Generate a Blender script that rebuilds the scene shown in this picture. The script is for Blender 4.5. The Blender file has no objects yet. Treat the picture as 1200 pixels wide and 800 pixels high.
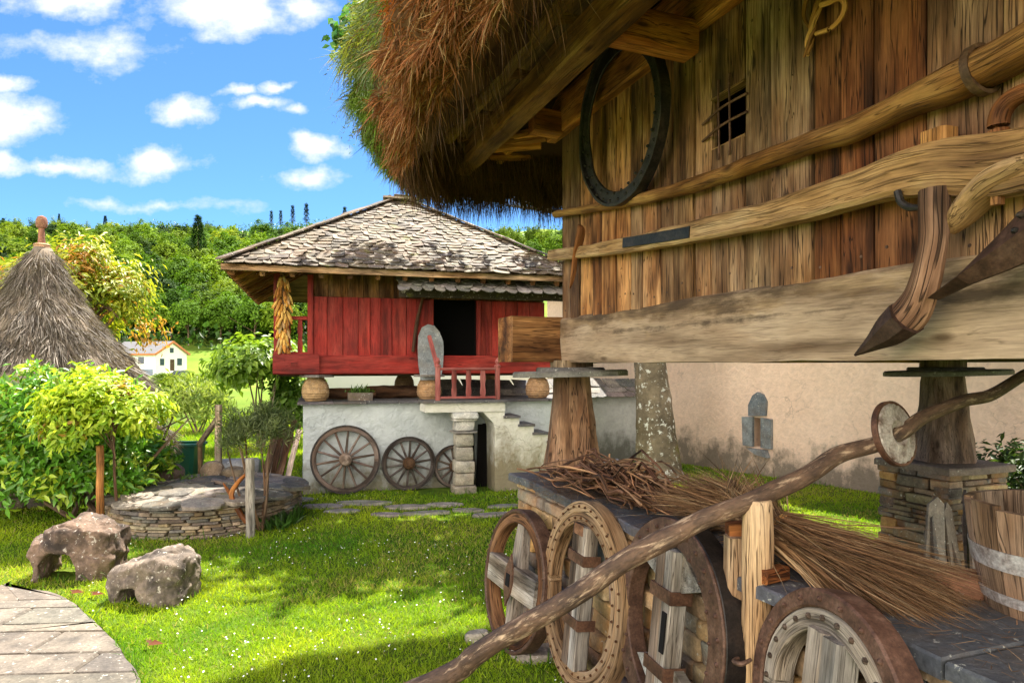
import bpy, math, random
import numpy as np
from mathutils import Vector, Matrix, noise

random.seed(7)
RNG = np.random.default_rng(7)
SC = bpy.context.scene
COL = SC.collection
R = math.radians
V = Vector
I4 = Matrix.Identity(4)
UP = V((0, 0, 1))
EYE = 1.65

# ------------------------------------------------------------------ node helpers
def nn(t, typ, inputs=None, **props):
    n = t.nodes.new(typ)
    for k, v in props.items():
        setattr(n, k, v)
    for k, v in (inputs or {}).items():
        s = n.inputs[k]
        if isinstance(v, bpy.types.NodeSocket):
            t.links.new(v, s)
        else:
            s.default_value = v
    return n

def ramp(t, fac, stops):
    n = t.nodes.new('ShaderNodeValToRGB')
    t.links.new(fac, n.inputs[0])
    e = n.color_ramp.elements
    while len(e) < len(stops):
        e.new(0.5)
    for i, (p, c) in enumerate(stops):
        e[i].position = p
        e[i].color = (*c, 1) if len(c) == 3 else c
    return n.outputs[0]

def mix(t, fac, a, b, mode='MIX'):
    n = t.nodes.new('ShaderNodeMix')
    n.data_type = 'RGBA'; n.blend_type = mode
    for s, v in ((n.inputs[0], fac), (n.inputs[6], a), (n.inputs[7], b)):
        if isinstance(v, bpy.types.NodeSocket):
            t.links.new(v, s)
        elif isinstance(v, (int, float)):
            s.default_value = v
        else:
            s.default_value = (*v, 1)
    return n.outputs[2]

def mth(t, op, a, b=0.0, c=None, clamp=False):
    n = t.nodes.new('ShaderNodeMath'); n.operation = op; n.use_clamp = clamp
    for i, v in enumerate((a, b) if c is None else (a, b, c)):
        if isinstance(v, bpy.types.NodeSocket):
            t.links.new(v, n.inputs[i])
        else:
            n.inputs[i].default_value = v
    return n.outputs[0]

def vmath(t, op, a, b):
    n = t.nodes.new('ShaderNodeVectorMath'); n.operation = op
    for i, v in enumerate((a, b)):
        if isinstance(v, bpy.types.NodeSocket):
            t.links.new(v, n.inputs[i])
        else:
            n.inputs[i].default_value = v
    return n

def tnoise(t, vec, scale, detail=4, rough=0.55, dist=0.0):
    return nn(t, 'ShaderNodeTexNoise', {'Vector': vec, 'Scale': scale, 'Detail': detail, 'Roughness': rough, 'Distortion': dist}).outputs[0]

def newmat(name):
    m = bpy.data.materials.new(name); m.use_nodes = True
    t = m.node_tree; t.nodes.clear()
    o = t.nodes.new('ShaderNodeOutputMaterial')
    b = t.nodes.new('ShaderNodeBsdfPrincipled')
    t.links.new(b.outputs[0], o.inputs[0])
    return m, t, b, o

def attr(t, name):
    return nn(t, 'ShaderNodeAttribute', attribute_name=name)

def setbump(t, b, h, strength, dist):
    n = nn(t, 'ShaderNodeBump', {'Height': h, 'Strength': strength, 'Distance': dist})
    t.links.new(n.outputs[0], b.inputs['Normal'])

def wood_mat(name, dark, mid, light, grey=0.3, greyc=(.30, .27, .24), rough=.8, crack=.6, scale=1.0, bump=.7, rot=None, gcon=(.38, 1.45), flo=.68, streak=.6):
    m, t, b, o = newmat(name)
    g = attr(t, 'gc').outputs['Vector']; c = attr(t, 'col').outputs['Color']
    # knots bend the grain around them
    vk = nn(t, 'ShaderNodeTexVoronoi', {'Vector': vmath(t, 'MULTIPLY', g, (2.6 * scale, 7 * scale, 7 * scale)).outputs[0], 'Scale': 1.0})
    kd = vk.outputs['Distance']
    kbend = ramp(t, kd, [(.0, (1, 1, 1)), (.34, (0, 0, 0))])
    g2 = vmath(t, 'ADD', g, vmath(t, 'MULTIPLY', kbend, (0, .011 / scale, .011 / scale)).outputs[0]).outputs[0]
    n1 = tnoise(t, vmath(t, 'MULTIPLY', g2, (2.0 * scale, 19 * scale, 19 * scale)).outputs[0], 1.0, 9, .62, .35)
    n2 = tnoise(t, vmath(t, 'MULTIPLY', g2, (9 * scale, 170 * scale, 170 * scale)).outputs[0], 1.0, 4, .7)
    n3 = tnoise(t, vmath(t, 'MULTIPLY', g2, (1.5 * scale, 48 * scale, 48 * scale)).outputs[0], 1.0, 2, .5, .8)
    br_ = tnoise(t, vmath(t, 'MULTIPLY', g, (2.4, 6 * scale, 6 * scale)).outputs[0], 1.0, 3, .55)
    n1 = mth(t, 'ADD', mth(t, 'MULTIPLY', mth(t, 'SUBTRACT', n1, .5), streak), mth(t, 'ADD', .5, mth(t, 'MULTIPLY', mth(t, 'SUBTRACT', br_, .5), .75)))
    base = ramp(t, n1, [(.28, dark), (.47, mid), (.66, light)])
    fine = ramp(t, n2, [(.34, (flo, flo, flo)), (.62, (1.15, 1.15, 1.15))])
    base = mix(t, 1.0, base, fine, 'MULTIPLY')
    pw = tnoise(t, vmath(t, 'MULTIPLY', g, (1.6, 5, 5)).outputs[0], 1.0, 4, .6)
    gm = ramp(t, pw, [(.5 - .1 - grey * .2, (0, 0, 0)), (.72 - grey * .2, (1, 1, 1))])
    gcol = mix(t, 1.0, mix(t, ramp(t, n1, [(.36, (0, 0, 0)), (.62, (1, 1, 1))]), tuple(x * gcon[0] for x in greyc), tuple(min(1, x * gcon[1]) for x in greyc)), fine, 'MULTIPLY')
    base = mix(t, mth(t, 'MULTIPLY', gm, min(1, grey * 1.6)), base, gcol)
    ck = ramp(t, mth(t, 'ABSOLUTE', mth(t, 'SUBTRACT', n3, .5)), [(.004, (0, 0, 0)), (.022, (1, 1, 1))])
    base = mix(t, mth(t, 'MULTIPLY', mth(t, 'SUBTRACT', 1.0, ck), crack), base, tuple(x * .3 for x in dark))
    base = mix(t, ramp(t, kd, [(.05, (.85, .85, .85)), (.13, (0, 0, 0))]), base, tuple(x * .55 for x in dark))
    # dark water stains running with the grain
    st = tnoise(t, vmath(t, 'MULTIPLY', g, (1.1, 9, 9)).outputs[0], 1.0, 3, .5)
    sm = ramp(t, st, [(.50, (1, 1, 1)), (.70, (.36, .31, .27))])
    base = mix(t, 1.0, base, sm, 'MULTIPLY')
    base = mix(t, 1.0, base, c, 'MULTIPLY')
    if rot:      # a ragged weathered band along the upper edge of the timber
        z = nn(t, 'ShaderNodeSeparateXYZ', {0: nn(t, 'ShaderNodeNewGeometry').outputs['Position']}).outputs[2]
        rn = tnoise(t, vmath(t, 'MULTIPLY', g, (3.5, 12, 12)).outputs[0], 1.0, 6, .7)
        db = tnoise(t, vmath(t, 'MULTIPLY', g, (2.0, 7, 7)).outputs[0], 1.0, 6, .7)
        dm_ = mth(t, 'SUBTRACT', mth(t, 'MULTIPLY', mth(t, 'SUBTRACT', db, .42), 5.0), mth(t, 'MULTIPLY', mth(t, 'ABSOLUTE', mth(t, 'SUBTRACT', z, rot - .015)), 28.0))
        dm_ = ramp(t, dm_, [(.0, (0, 0, 0)), (.7, (1, 1, 1))])
        rm = ramp(t, mth(t, 'ADD', mth(t, 'MULTIPLY', mth(t, 'SUBTRACT', z, rot), 4.5), mth(t, 'MULTIPLY', mth(t, 'SUBTRACT', rn, .5), 2.6)), [(.0, (0, 0, 0)), (.35, (1, 1, 1))])
        base = mix(t, mth(t, 'MULTIPLY', rm, .8), base, mix(t, 1.0, ramp(t, n1, [(.36, (.05, .03, .018)), (.5, (.17, .105, .055)), (.62, (.40, .27, .15))]), fine, 'MULTIPLY'))
    if rot: base = mix(t, mth(t, 'MULTIPLY', dm_, .85), base, (.06, .04, .027))
    t.links.new(base, b.inputs['Base Color'])
    b.inputs['Roughness'].default_value = rough
    b.inputs['Specular IOR Level'].default_value = .25
    h = mth(t, 'ADD', mth(t, 'MULTIPLY', n1, .6), mth(t, 'ADD', mth(t, 'MULTIPLY', ck, .7), mth(t, 'MULTIPLY', n2, .4)))
    setbump(t, b, h, bump, .009)
    return m

def stone_mat(name, lichen=.25, lichc=(.55, .55, .48), moss=0.0, rough=.85, bump=.6, scale=1.0, spec=.25, stain=(.30, .17, .07), stainamt=.35):
    m, t, b, o = newmat(name)
    p = nn(t, 'ShaderNodeNewGeometry').outputs['Position']; c = attr(t, 'col').outputs['Color']
    n1 = tnoise(t, p, 9 * scale, 6, .65)
    n2 = tnoise(t, p, 55 * scale, 5, .65)
    n3 = tnoise(t, p, 22 * scale, 3, .6)
    f = ramp(t, n1, [(.3, (.55, .55, .57)), (.7, (1.35, 1.3, 1.25))])
    base = mix(t, 1.0, c, f, 'MULTIPLY')
    base = mix(t, 1.0, base, ramp(t, n2, [(.3, (.7, .7, .7)), (.65, (1.2, 1.2, 1.2))]), 'MULTIPLY')
    if stainamt:
        base = mix(t, mth(t, 'MULTIPLY', ramp(t, tnoise(t, p, 5.3 * scale, 4, .6), [(.48, (0, 0, 0)), (.68, (1, 1, 1))]), stainamt), base, stain)
    if lichen:
        lm = ramp(t, tnoise(t, p, 34 * scale, 4, .7), [(.64 - lichen * .12, (0, 0, 0)), (.70 - lichen * .12, (1, 1, 1))])
        base = mix(t, mth(t, 'MULTIPLY', lm, .8), base, lichc)
    if moss:
        mm = ramp(t, tnoise(t, p, 4.2 * scale, 5, .7), [(.66 - moss * .2, (0, 0, 0)), (.76 - moss * .2, (1, 1, 1))])
        base = mix(t, mth(t, 'MULTIPLY', mm, .85), base, mix(t, n2, (.05, .06, .012), (.22, .20, .03)))
    t.links.new(base, b.inputs['Base Color'])
    b.inputs['Roughness'].default_value = rough
    b.inputs['Specular IOR Level'].default_value = spec
    h = mth(t, 'ADD', mth(t, 'MULTIPLY', n1, 1.0), mth(t, 'ADD', mth(t, 'MULTIPLY', n2, .35), mth(t, 'MULTIPLY', n3, .5)))
    setbump(t, b, h, bump, .012)
    return m

def leaf_mat(name, trans=.35, rough=.45, spec=.35, per_tree=False):
    m, t, b, o = newmat(name)
    c = attr(t, 'col').outputs['Color']
    if per_tree:     # every tree of a wood has its own green
        rn = nn(t, 'ShaderNodeObjectInfo').outputs['Random']
        c = mix(t, 1.0, c, ramp(t, rn, [(0, (.22, .30, .30)), (.3, (.50, .56, .5)), (.6, (.75, .76, .6)), (.85, (1.15, 1.0, .7)), (1, (.45, .6, .55))]), 'MULTIPLY')
    t.links.new(c, b.inputs['Base Color'])
    b.inputs['Roughness'].default_value = rough
    b.inputs['Specular IOR Level'].default_value = spec
    tr = nn(t, 'ShaderNodeBsdfTranslucent', {'Color': mix(t, 1.0, c, (1.5, 1.45, .7), 'MULTIPLY')})
    ms = nn(t, 'ShaderNodeMixShader', {0: trans, 1: b.outputs[0], 2: tr.outputs[0]})
    t.links.new(ms.outputs[0], o.inputs[0])
    return m

def plaster_mat(name, base, dirt, damp, z0, amp=.5, bump=.5, bscale=18):
    """lime plaster; a ragged damp stain along the foot of the wall (dirt with a shape of its own)"""
    m, t, b, o = newmat(name)
    p = nn(t, 'ShaderNodeNewGeometry').outputs['Position']
    z = nn(t, 'ShaderNodeSeparateXYZ', {0: p}).outputs[2]
    n1 = tnoise(t, p, 1.3, 6, .65); n2 = tnoise(t, p, bscale, 5, .6); n3 = tnoise(t, p, 4.5, 5, .7)
    col = mix(t, ramp(t, n1, [(.35, (0, 0, 0)), (.7, (1, 1, 1))]), base, dirt)
    col = mix(t, mth(t, 'MULTIPLY', ramp(t, n3, [(.55, (0, 0, 0)), (.75, (1, 1, 1))]), .4), col, tuple(x * .72 for x in dirt))
    col = mix(t, 1.0, col, ramp(t, n2, [(.3, (.86, .86, .86)), (.7, (1.06, 1.06, 1.06))]), 'MULTIPLY')
    streak = tnoise(t, vmath(t, 'MULTIPLY', p, (4, 4, 1.6)).outputs[0], 1.0, 6, .7)
    hgt = mth(t, 'SUBTRACT', mth(t, 'ADD', z0, mth(t, 'MULTIPLY', mth(t, 'ADD', mth(t, 'SUBTRACT', streak, .5), mth(t, 'SUBTRACT', n3, .5)), amp * 1.6)), z)
    dm = ramp(t, mth(t, 'ADD', mth(t, 'MULTIPLY', hgt, 2.2), mth(t, 'ADD', .5, mth(t, 'MULTIPLY', mth(t, 'SUBTRACT', n2, .5), .5))), [(.1, (0, 0, 0)), (.95, (1, 1, 1))])
    ckn = nn(t, 'ShaderNodeTexVoronoi', {'Vector': vmath(t, 'ADD', p, vmath(t, 'MULTIPLY', nn(t, 'ShaderNodeTexNoise', {'Vector': p, 'Scale': 3.0, 'Detail': 5}).outputs['Color'], (.6, .6, .6)).outputs[0]).outputs[0], 'Scale': .9}, feature='DISTANCE_TO_EDGE').outputs['Distance']
    col = mix(t, mth(t, 'MULTIPLY', ramp(t, ckn, [(.0, (1, 1, 1)), (.008, (0, 0, 0))]), mth(t, 'MULTIPLY', ramp(t, n1, [(.45, (0, 0, 0)), (.6, (1, 1, 1))]), .6)), col, tuple(x * .4 for x in dirt))
    col = mix(t, mth(t, 'MULTIPLY', dm, .85), col, mix(t, n2, tuple(x * .5 for x in damp), damp))
    t.links.new(col, b.inputs['Base Color'])
    b.inputs['Roughness'].default_value = .9
    b.inputs['Specular IOR Level'].default_value = .15
    setbump(t, b, mth(t, 'ADD', n2, mth(t, 'MULTIPLY', n3, 1.2)), bump, .02)
    return m

def metal_mat(name, c1, c2, c3, rough=.6, metallic=.35):
    m, t, b, o = newmat(name)
    p = nn(t, 'ShaderNodeNewGeometry').outputs['Position']
    n1 = tnoise(t, p, 14, 6, .7); n2 = tnoise(t, p, 90, 4, .65)
    col = ramp(t, n1, [(.32, c1), (.5, c2), (.68, c3)])
    col = mix(t, 1.0, col, ramp(t, n2, [(.3, (.6, .6, .6)), (.65, (1.25, 1.25, 1.25))]), 'MULTIPLY')
    col = mix(t, 1.0, col, attr(t, 'col').outputs['Color'], 'MULTIPLY')
    t.links.new(col, b.inputs['Base Color'])
    b.inputs['Roughness'].default_value = rough
    b.inputs['Metallic'].default_value = metallic
    setbump(t, b, mth(t, 'ADD', n1, mth(t, 'MULTIPLY', n2, .5)), .5, .004)
    return m

def strand_mat(name, rough=.6, trans=.15):
    return leaf_mat(name, trans, rough, .2)

def flat_mat(name, c, rough=.7, var=.25, scale=12, spec=.3):
    m, t, b, o = newmat(name)
    p = nn(t, 'ShaderNodeNewGeometry').outputs['Position']
    n1 = tnoise(t, p, scale, 5, .6)
    t.links.new(mix(t, n1, tuple(x * (1 - var) for x in c), tuple(min(1, x * (1 + var)) for x in c)), b.inputs['Base Color'])
    b.inputs['Roughness'].default_value = rough
    b.inputs['Specular IOR Level'].default_value = spec
    return m

# ------------------------------------------------------------------ mesh helpers
class MB:
    def __init__(s):
        s.v = []; s.f = []; s.g = []; s.c = []
    def add(s, vs, fs, gs=None, col=(1, 1, 1)):
        o = len(s.v)
        s.v += [tuple(x) for x in vs]
        s.f += [tuple(i + o for i in f) for f in fs]
        s.g += [tuple(x) for x in (gs if gs is not None else vs)]
        s.c += [col] * len(vs)
        return s

def rnd(a=0.0, b=1.0):
    return random.uniform(a, b)

def vary(c, k=.15, hue=.05):
    f = 1 + rnd(-k, k)
    return tuple(max(0, x * f * (1 + rnd(-hue, hue))) for x in c)

def rect(w, t, c):
    a, b = w / 2, t / 2
    c = min(c, a * .45, b * .45)
    return [(-a + c, -b), (a - c, -b), (a, -b + c), (a, b - c), (a - c, b), (-a + c, b), (-a, b - c), (-a, -b + c)]

def circ(r, n=10):
    return [(r * math.cos(2 * math.pi * i / n), r * math.sin(2 * math.pi * i / n)) for i in range(n)]

def sweep(mb, path, profs, up=UP, col=(1, 1, 1), wob=0.0, wfreq=3.0, caps=True):
    """profile(s) along a path; a runs sideways (tangent x up), b along up"""
    n = len(path)
    single = not isinstance(profs[0], list)
    seed = V((rnd(0, 90), rnd(0, 90), rnd(0, 90)))
    vs = []; gs = []; fs = []
    arc = 0
    k = len(profs if single else profs[0])
    if abs((path[-1] - path[0]).normalized().dot(up)) > .93:
        up = V((0, 1, 0)) if abs(up.y) < .5 else V((1, 0, 0))
    for i, p in enumerate(path):
        t = (path[min(i + 1, n - 1)] - path[max(i - 1, 0)]).normalized()
        a = t.cross(up)
        if a.length < 1e-4:
            a = t.cross(V((1, 0, 0)))
        a.normalize()
        b = a.cross(t).normalized()
        if i:
            arc += (p - path[i - 1]).length
        pr = profs if single else profs[i]
        for (x, y) in pr:
            q = p + a * x + b * y
            if wob:
                w = noise.noise_vector((q + seed) * wfreq)
                q = q + w * wob
            vs.append(q)
            gs.append((arc + seed.x, x + seed.y, y + seed.z))
    for i in range(n - 1):
        for j in range(k):
            j2 = (j + 1) % k
            fs.append((i * k + j, i * k + j2, (i + 1) * k + j2, (i + 1) * k + j))
    if caps:
        fs.append(tuple(reversed(range(k))))
        fs.append(tuple((n - 1) * k + j for j in range(k)))
    return mb.add(vs, fs, gs, col)

def line(p0, p1, n):
    return [p0.lerp(p1, i / (n - 1)) for i in range(n)]

def beam(mb, p0, p1, w, t, up=UP, col=(1, 1, 1), ch=.006, seg=None, wob=.003):
    p0, p1 = V(p0), V(p1)
    n = seg or max(2, int((p1 - p0).length / .18) + 1)
    return sweep(mb, line(p0, p1, n), rect(w, t, ch), up, col, wob)

def smooth_path(pts, n):
    """Catmull-Rom through (Vector, radius...) tuples"""
    out = []
    m = len(pts)
    for i in range(n):
        u = i / (n - 1) * (m - 1)
        k = min(int(u), m - 2); f = u - k
        P = [pts[max(k - 1, 0)], pts[k], pts[k + 1], pts[min(k + 2, m - 1)]]
        def cr(a, b, c, d):
            return b + (c - a) * (f * .5) + (a * 2 - b * 5 + c * 4 - d) * (f * f * .5) + (b * 3 - a - c * 3 + d) * (f ** 3 * .5)
        out.append(tuple(cr(*[p[j] for p in P]) for j in range(len(pts[0]))))
    return out

def rod(mb, pts, n=10, seg=None, col=(1, 1, 1), rough=.0, wfreq=9, up=UP, flat=1.0):
    """pts: list of (Vector, radius)"""
    sp = smooth_path([(V(p), r) for p, r in pts], seg or max(3, len(pts) * 5))
    profs = []
    for p, r in sp:
        pr = circ(max(r, .0005), n)
        if flat != 1.0:
            pr = [(x, y * flat) for x, y in pr]
        profs.append(pr)
    return sweep(mb, [p for p, r in sp], profs, up, col, rough, wfreq)

def lathe(mb, prof, center, axis=UP, n=24, col=(1, 1, 1), wob=0, cap=True, wfreq=4):
    """prof: (radius, height) list; closed with caps at ends"""
    c = V(center); ax = V(axis).normalized()
    a = ax.orthogonal().normalized(); b = ax.cross(a)
    sd = V((rnd(0, 50), rnd(0, 50), rnd(0, 50)))
    vs = []; fs = []; gs = []
    for (r, h) in prof:
        for j in range(n):
            th = 2 * math.pi * j / n
            q = c + ax * h + (a * math.cos(th) + b * math.sin(th)) * r
            if wob:
                q += noise.noise_vector((q + sd) * wfreq) * wob
            vs.append(q); gs.append((h + sd.x, th * max(r, .05) + sd.y, r + sd.z))
    m = len(prof)
    for i in range(m - 1):
        for j in range(n):
            j2 = (j + 1) % n
            fs.append((i * n + j, i * n + j2, (i + 1) * n + j2, (i + 1) * n + j))
    if cap:
        fs.append(tuple(reversed(range(n)))); fs.append(tuple((m - 1) * n + j for j in range(n)))
    return mb.add(vs, fs, gs, col)

def ring(mb, center, axis, r0, r1, h, n=40, col=(1, 1, 1), ch=.004, wob=0, squash=None):
    """a closed rectangular-section ring between radii r0 < r1, thickness h along axis"""
    c = V(center); ax = V(axis).normalized()
    a = UP.cross(ax)
    a = a.normalized() if a.length > .01 else V((1, 0, 0))
    b = ax.cross(a).normalized()
    sec = [(r0, -h / 2 + ch), (r0 + ch, -h / 2), (r1 - ch, -h / 2), (r1, -h / 2 + ch), (r1, h / 2 - ch), (r1 - ch, h / 2), (r0 + ch, h / 2), (r0, h / 2 - ch)]
    sd = V((rnd(0, 50), rnd(0, 50), rnd(0, 50)))
    vs = []; gs = []; fs = []
    k = len(sec)
    for i in range(n):
        th = 2 * math.pi * i / n
        d = a * math.cos(th) + b * math.sin(th)
        for (r, z) in sec:
            q = c + d * r + ax * z
            if wob:
                q += noise.noise_vector((q + sd) * 6) * wob
            vs.append(q); gs.append((th * r1 + sd.x, r + sd.y, z + sd.z))
    for i in range(n):
        i2 = (i + 1) % n
        for j in range(k):
            j2 = (j + 1) % k
            fs.append((i * k + j, i2 * k + j, i2 * k + j2, i * k + j2))
    return mb.add(vs, fs, gs, col)

def _cubegrid(ts):
    pts = {}; vs = []; fs = []
    n = len(ts)
    def vid(x, y, z):
        k = (x, y, z)
        if k not in pts:
            pts[k] = len(vs); vs.append(V((ts[x], ts[y], ts[z])))
        return pts[k]
    m = n - 1
    for i in range(m):
        for j in range(m):
            for s in (0, m):
                q = [(i, j), (i + 1, j), (i + 1, j + 1), (i, j + 1)]
                if s == 0:
                    q = q[::-1]
                fs.append([vid(x, y, s) for x, y in q])
                fs.append([vid(s, x, y) for x, y in q])
                fs.append([vid(y, s, x) for x, y in q])
    return vs, fs
CG = {3: _cubegrid([-1, -.8, .8, 1]), 4: _cubegrid([-1, -.86, 0, .86, 1]), 8: _cubegrid([-1 + 2 * i / 8 for i in range(9)]), 16: _cubegrid([-1 + 2 * i / 16 for i in range(17)])}

def stone(mb, c, ax, ay, az, col, res=3, p=7.0, rough=.12, nfreq=1.6, skew=.08):
    """a rough-hewn block: half axes ax, ay, az"""
    vs0, fs = CG[res]
    c = V(c); sd = V((rnd(0, 90), rnd(0, 90), rnd(0, 90)))
    sk = [rnd(-skew, skew) for _ in range(6)]
    out = []
    mn = min(ax.length, ay.length, az.length)
    for q in vs0:
        nm = (abs(q.x) ** p + abs(q.y) ** p + abs(q.z) ** p) ** (1 / p)
        w = q / nm if nm > 1 else q
        x = w.x + sk[0] * w.y + sk[1] * w.z; y = w.y + sk[2] * w.x + sk[3] * w.z; z = w.z + sk[4] * w.x * .6 + sk[5] * w.y * .6
        pt = c + ax * x + ay * y + az * z
        pt += noise.noise_vector(w * nfreq + sd) * (rough * mn)
        out.append(pt)
    return mb.add(out, fs, [(v + sd) for v in out], col)

def slab(mb, outline, z0, z1, bev=.006, col=(1, 1, 1), frame=I4, tilt=None):
    """flat slab from a 2-D outline (ccw) with a bevelled top; in frame coordinates"""
    n = len(outline)
    cx = sum(p[0] for p in outline) / n; cy = sum(p[1] for p in outline) / n
    def zt(x, y):
        return (tilt[0] * (x - cx) + tilt[1] * (y - cy)) if tilt else 0
    def ins(p, d):
        dx, dy = p[0] - cx, p[1] - cy
        l = math.hypot(dx, dy) or 1
        return (p[0] - dx / l * d, p[1] - dy / l * d)
    vs = []
    for p in outline: vs.append(V((p[0], p[1], z0 + zt(*p))))
    for p in outline: vs.append(V((p[0], p[1], z1 - bev + zt(*p))))
    for p in outline:
        q = ins(p, bev); vs.append(V((q[0], q[1], z1 + zt(*q))))
    fs = [tuple(reversed(range(n)))]
    for k in (0, 1):
        for j in range(n):
            j2 = (j + 1) % n
            fs.append((k * n + j, k * n + j2, (k + 1) * n + j2, (k + 1) * n + j))
    fs.append(tuple(2 * n + j for j in range(n)))
    vs = [frame @ v for v in vs]
    return mb.add(vs, fs, vs, col)

def box(mb, x0, x1, y0, y1, z0, z1, col=(1, 1, 1)):
    vs = [V((x, y, z)) for z in (z0, z1) for y in (y0, y1) for x in (x0, x1)]
    fs = [(0, 2, 3, 1), (4, 5, 7, 6), (0, 1, 5, 4), (2, 6, 7, 3), (1, 3, 7, 5), (0, 4, 6, 2)]
    return mb.add(vs, fs, vs, col)

# ------------------------------------------------------------------ objects
WM = {}
def tag(o, label=None, cat=None, group=None, kind=None):
    if label: o['label'] = label
    if cat: o['category'] = cat
    if group: o['group'] = group
    if kind: o['kind'] = kind
    return o

def thing(name, label, cat, loc=(0, 0, 0), rotz=0.0, group=None):
    o = bpy.data.objects.new(name, None); COL.objects.link(o)
    o.empty_display_size = .1
    o.location = loc; o.rotation_euler = (0, 0, rotz)
    WM[o.name] = Matrix.Translation(V(loc)) @ Matrix.Rotation(rotz, 4, 'Z')
    return tag(o, label, cat, group)

def finish(me, smooth):
    if smooth:
        me.polygons.foreach_set('use_smooth', np.ones(len(me.polygons), dtype=bool))
        if smooth < 179:
            me.set_sharp_from_angle(angle=R(smooth))

def place(name, me, co, parent):
    if parent is not None:
        mw = WM[parent.name]; inv = np.array(mw.inverted())
        loc = None
    else:
        lo = co.min(0); hi = co.max(0)
        loc = V(((lo[0] + hi[0]) / 2, (lo[1] + hi[1]) / 2, lo[2]))
        mw = Matrix.Translation(loc); inv = np.array(mw.inverted())
    co = co @ inv[:3, :3].T + inv[:3, 3]
    me.vertices.foreach_set('co', co.astype(np.float32).ravel())
    o = bpy.data.objects.new(name, me); COL.objects.link(o)
    if parent is not None:
        o.parent = parent
    else:
        o.location = loc
    WM[o.name] = mw
    return o

def obj(name, mb, mat, parent=None, frame=I4, smooth=35, **tags):
    me = bpy.data.meshes.new(name)
    me.from_pydata(mb.v, [], mb.f)
    co = np.array(mb.v, dtype=float)
    fr = np.array(frame); co = co @ fr[:3, :3].T + fr[:3, 3]
    a = me.attributes.new('gc', 'FLOAT_VECTOR', 'POINT'); a.data.foreach_set('vector', np.array(mb.g, dtype=np.float32).ravel())
    c = np.ones((len(mb.v), 4), dtype=np.float32); c[:, :3] = np.array(mb.c, dtype=np.float32)
    a = me.attributes.new('col', 'FLOAT_COLOR', 'POINT'); a.data.foreach_set('color', c.ravel())
    me.materials.append(mat)
    finish(me, smooth)
    o = place(name, me, co, parent)
    me.update()
    return tag(o, **tags)

def np_obj(name, P, F, colr, mat, parent=None, smooth=0, **tags):
    me = bpy.data.meshes.new(name)
    n, (m, k) = len(P), F.shape
    me.vertices.add(n); me.vertices.foreach_set('co', P.astype(np.float32).ravel())
    me.loops.add(m * k); me.loops.foreach_set('vertex_index', F.astype(np.int32).ravel())
    me.polygons.add(m); me.polygons.foreach_set('loop_start', np.arange(0, m * k, k, dtype=np.int32))
    me.update(calc_edges=True)
    c = np.ones((n, 4), dtype=np.float32); c[:, :3] = colr
    a = me.attributes.new('col', 'FLOAT_COLOR', 'POINT'); a.data.foreach_set('color', c.ravel())
    me.materials.append(mat)
    if smooth:
        finish(me, smooth)
    o = place(name, me, np.asarray(P, dtype=float), parent)
    me.update()
    return tag(o, **tags)

def dup(root, loc, rotz=0.0, scale=1.0, **tags):
    r = root.copy(); COL.objects.link(r)
    r.location = loc; r.rotation_euler = (0, 0, rotz)
    r.scale = (scale, scale, scale) if isinstance(scale, (int, float)) else scale
    for ch in root.children:
        c = ch.copy(); COL.objects.link(c); c.parent = r
        for g in ch.children:
            d = g.copy(); COL.objects.link(d); d.parent = c
    return tag(r, **tags)

def unit(a):
    return a / np.maximum(np.linalg.norm(a, axis=1, keepdims=True), 1e-9)

def leaves(P, D, N, L, W, C, fold=.25):
    """folded leaf blades: base P, direction D, normal N, length L, width W, colour C -> (verts, tris, cols)"""
    D = unit(D); S = unit(np.cross(D, N)); N = np.cross(S, D)
    L = L[:, None]; W = W[:, None]
    b = P; t = P + D * L - N * L * .12
    m = P + D * L * .45
    l = m + S * W * .5 + N * W * fold; r = m - S * W * .5 + N * W * fold
    n = len(P)
    vs = np.stack([b, r, t, l], 1).reshape(-1, 3)
    o = np.arange(n)[:, None] * 4
    F = np.concatenate([o + np.array([[0, 1, 2]]), o + np.array([[0, 2, 3]])], 0)
    return vs, F, np.repeat(C, 4, 0)

def strands(P, D, L, W, droop, C, rng, segs=3, curl=.15, G=(0, 0, -1)):
    """tapered ribbons (straw, heather, grass)"""
    n = len(P); D = unit(D)
    S = unit(np.cross(D, rng.normal(size=(n, 3))))
    cu = np.cross(S, D) * (rng.normal(size=(n, 1)) * curl)
    G = np.array(G, dtype=float)
    rows = []
    L1 = L[:, None]
    for i in range(segs + 1):
        t = i / segs
        p = P + D * L1 * t + (G * droop[:, None] + cu) * L1 * t * t
        w = (W * (1 - .75 * t * t))[:, None] * .5
        if i < segs:
            rows += [p - S * w, p + S * w]
        else:
            rows += [p]
    vs = np.stack(rows, 1); k = vs.shape[1]
    tri = []
    for i in range(segs - 1):
        a = 2 * i; tri += [(a, a + 1, a + 3), (a, a + 3, a + 2)]
    tri.append((k - 3, k - 2, k - 1))
    tri = np.array(tri)
    F = (np.arange(n)[:, None, None] * k + tri[None]).reshape(-1, 3)
    return vs.reshape(-1, 3), F, np.repeat(C, k, 0)

def cat_np(parts):
    V_, F_, C_ = [], [], []; o = 0
    for v, f, c in parts:
        V_.append(v); F_.append(f + o); C_.append(c); o += len(v)
    return np.concatenate(V_), np.concatenate(F_), np.concatenate(C_)

def at(px, py, Y):
    """photo pixel (1200 x 800) at distance Y ahead -> world point"""
    return V(((px - 600) / 800 * Y, Y, EYE - (py - 428) / 800 * Y))

def ground_at(px, py):
    return at(px, py, EYE * 800 / (py - 428))

def sdist(n, rng):
    d = rng.normal(size=(n, 3)); return unit(d)
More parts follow.
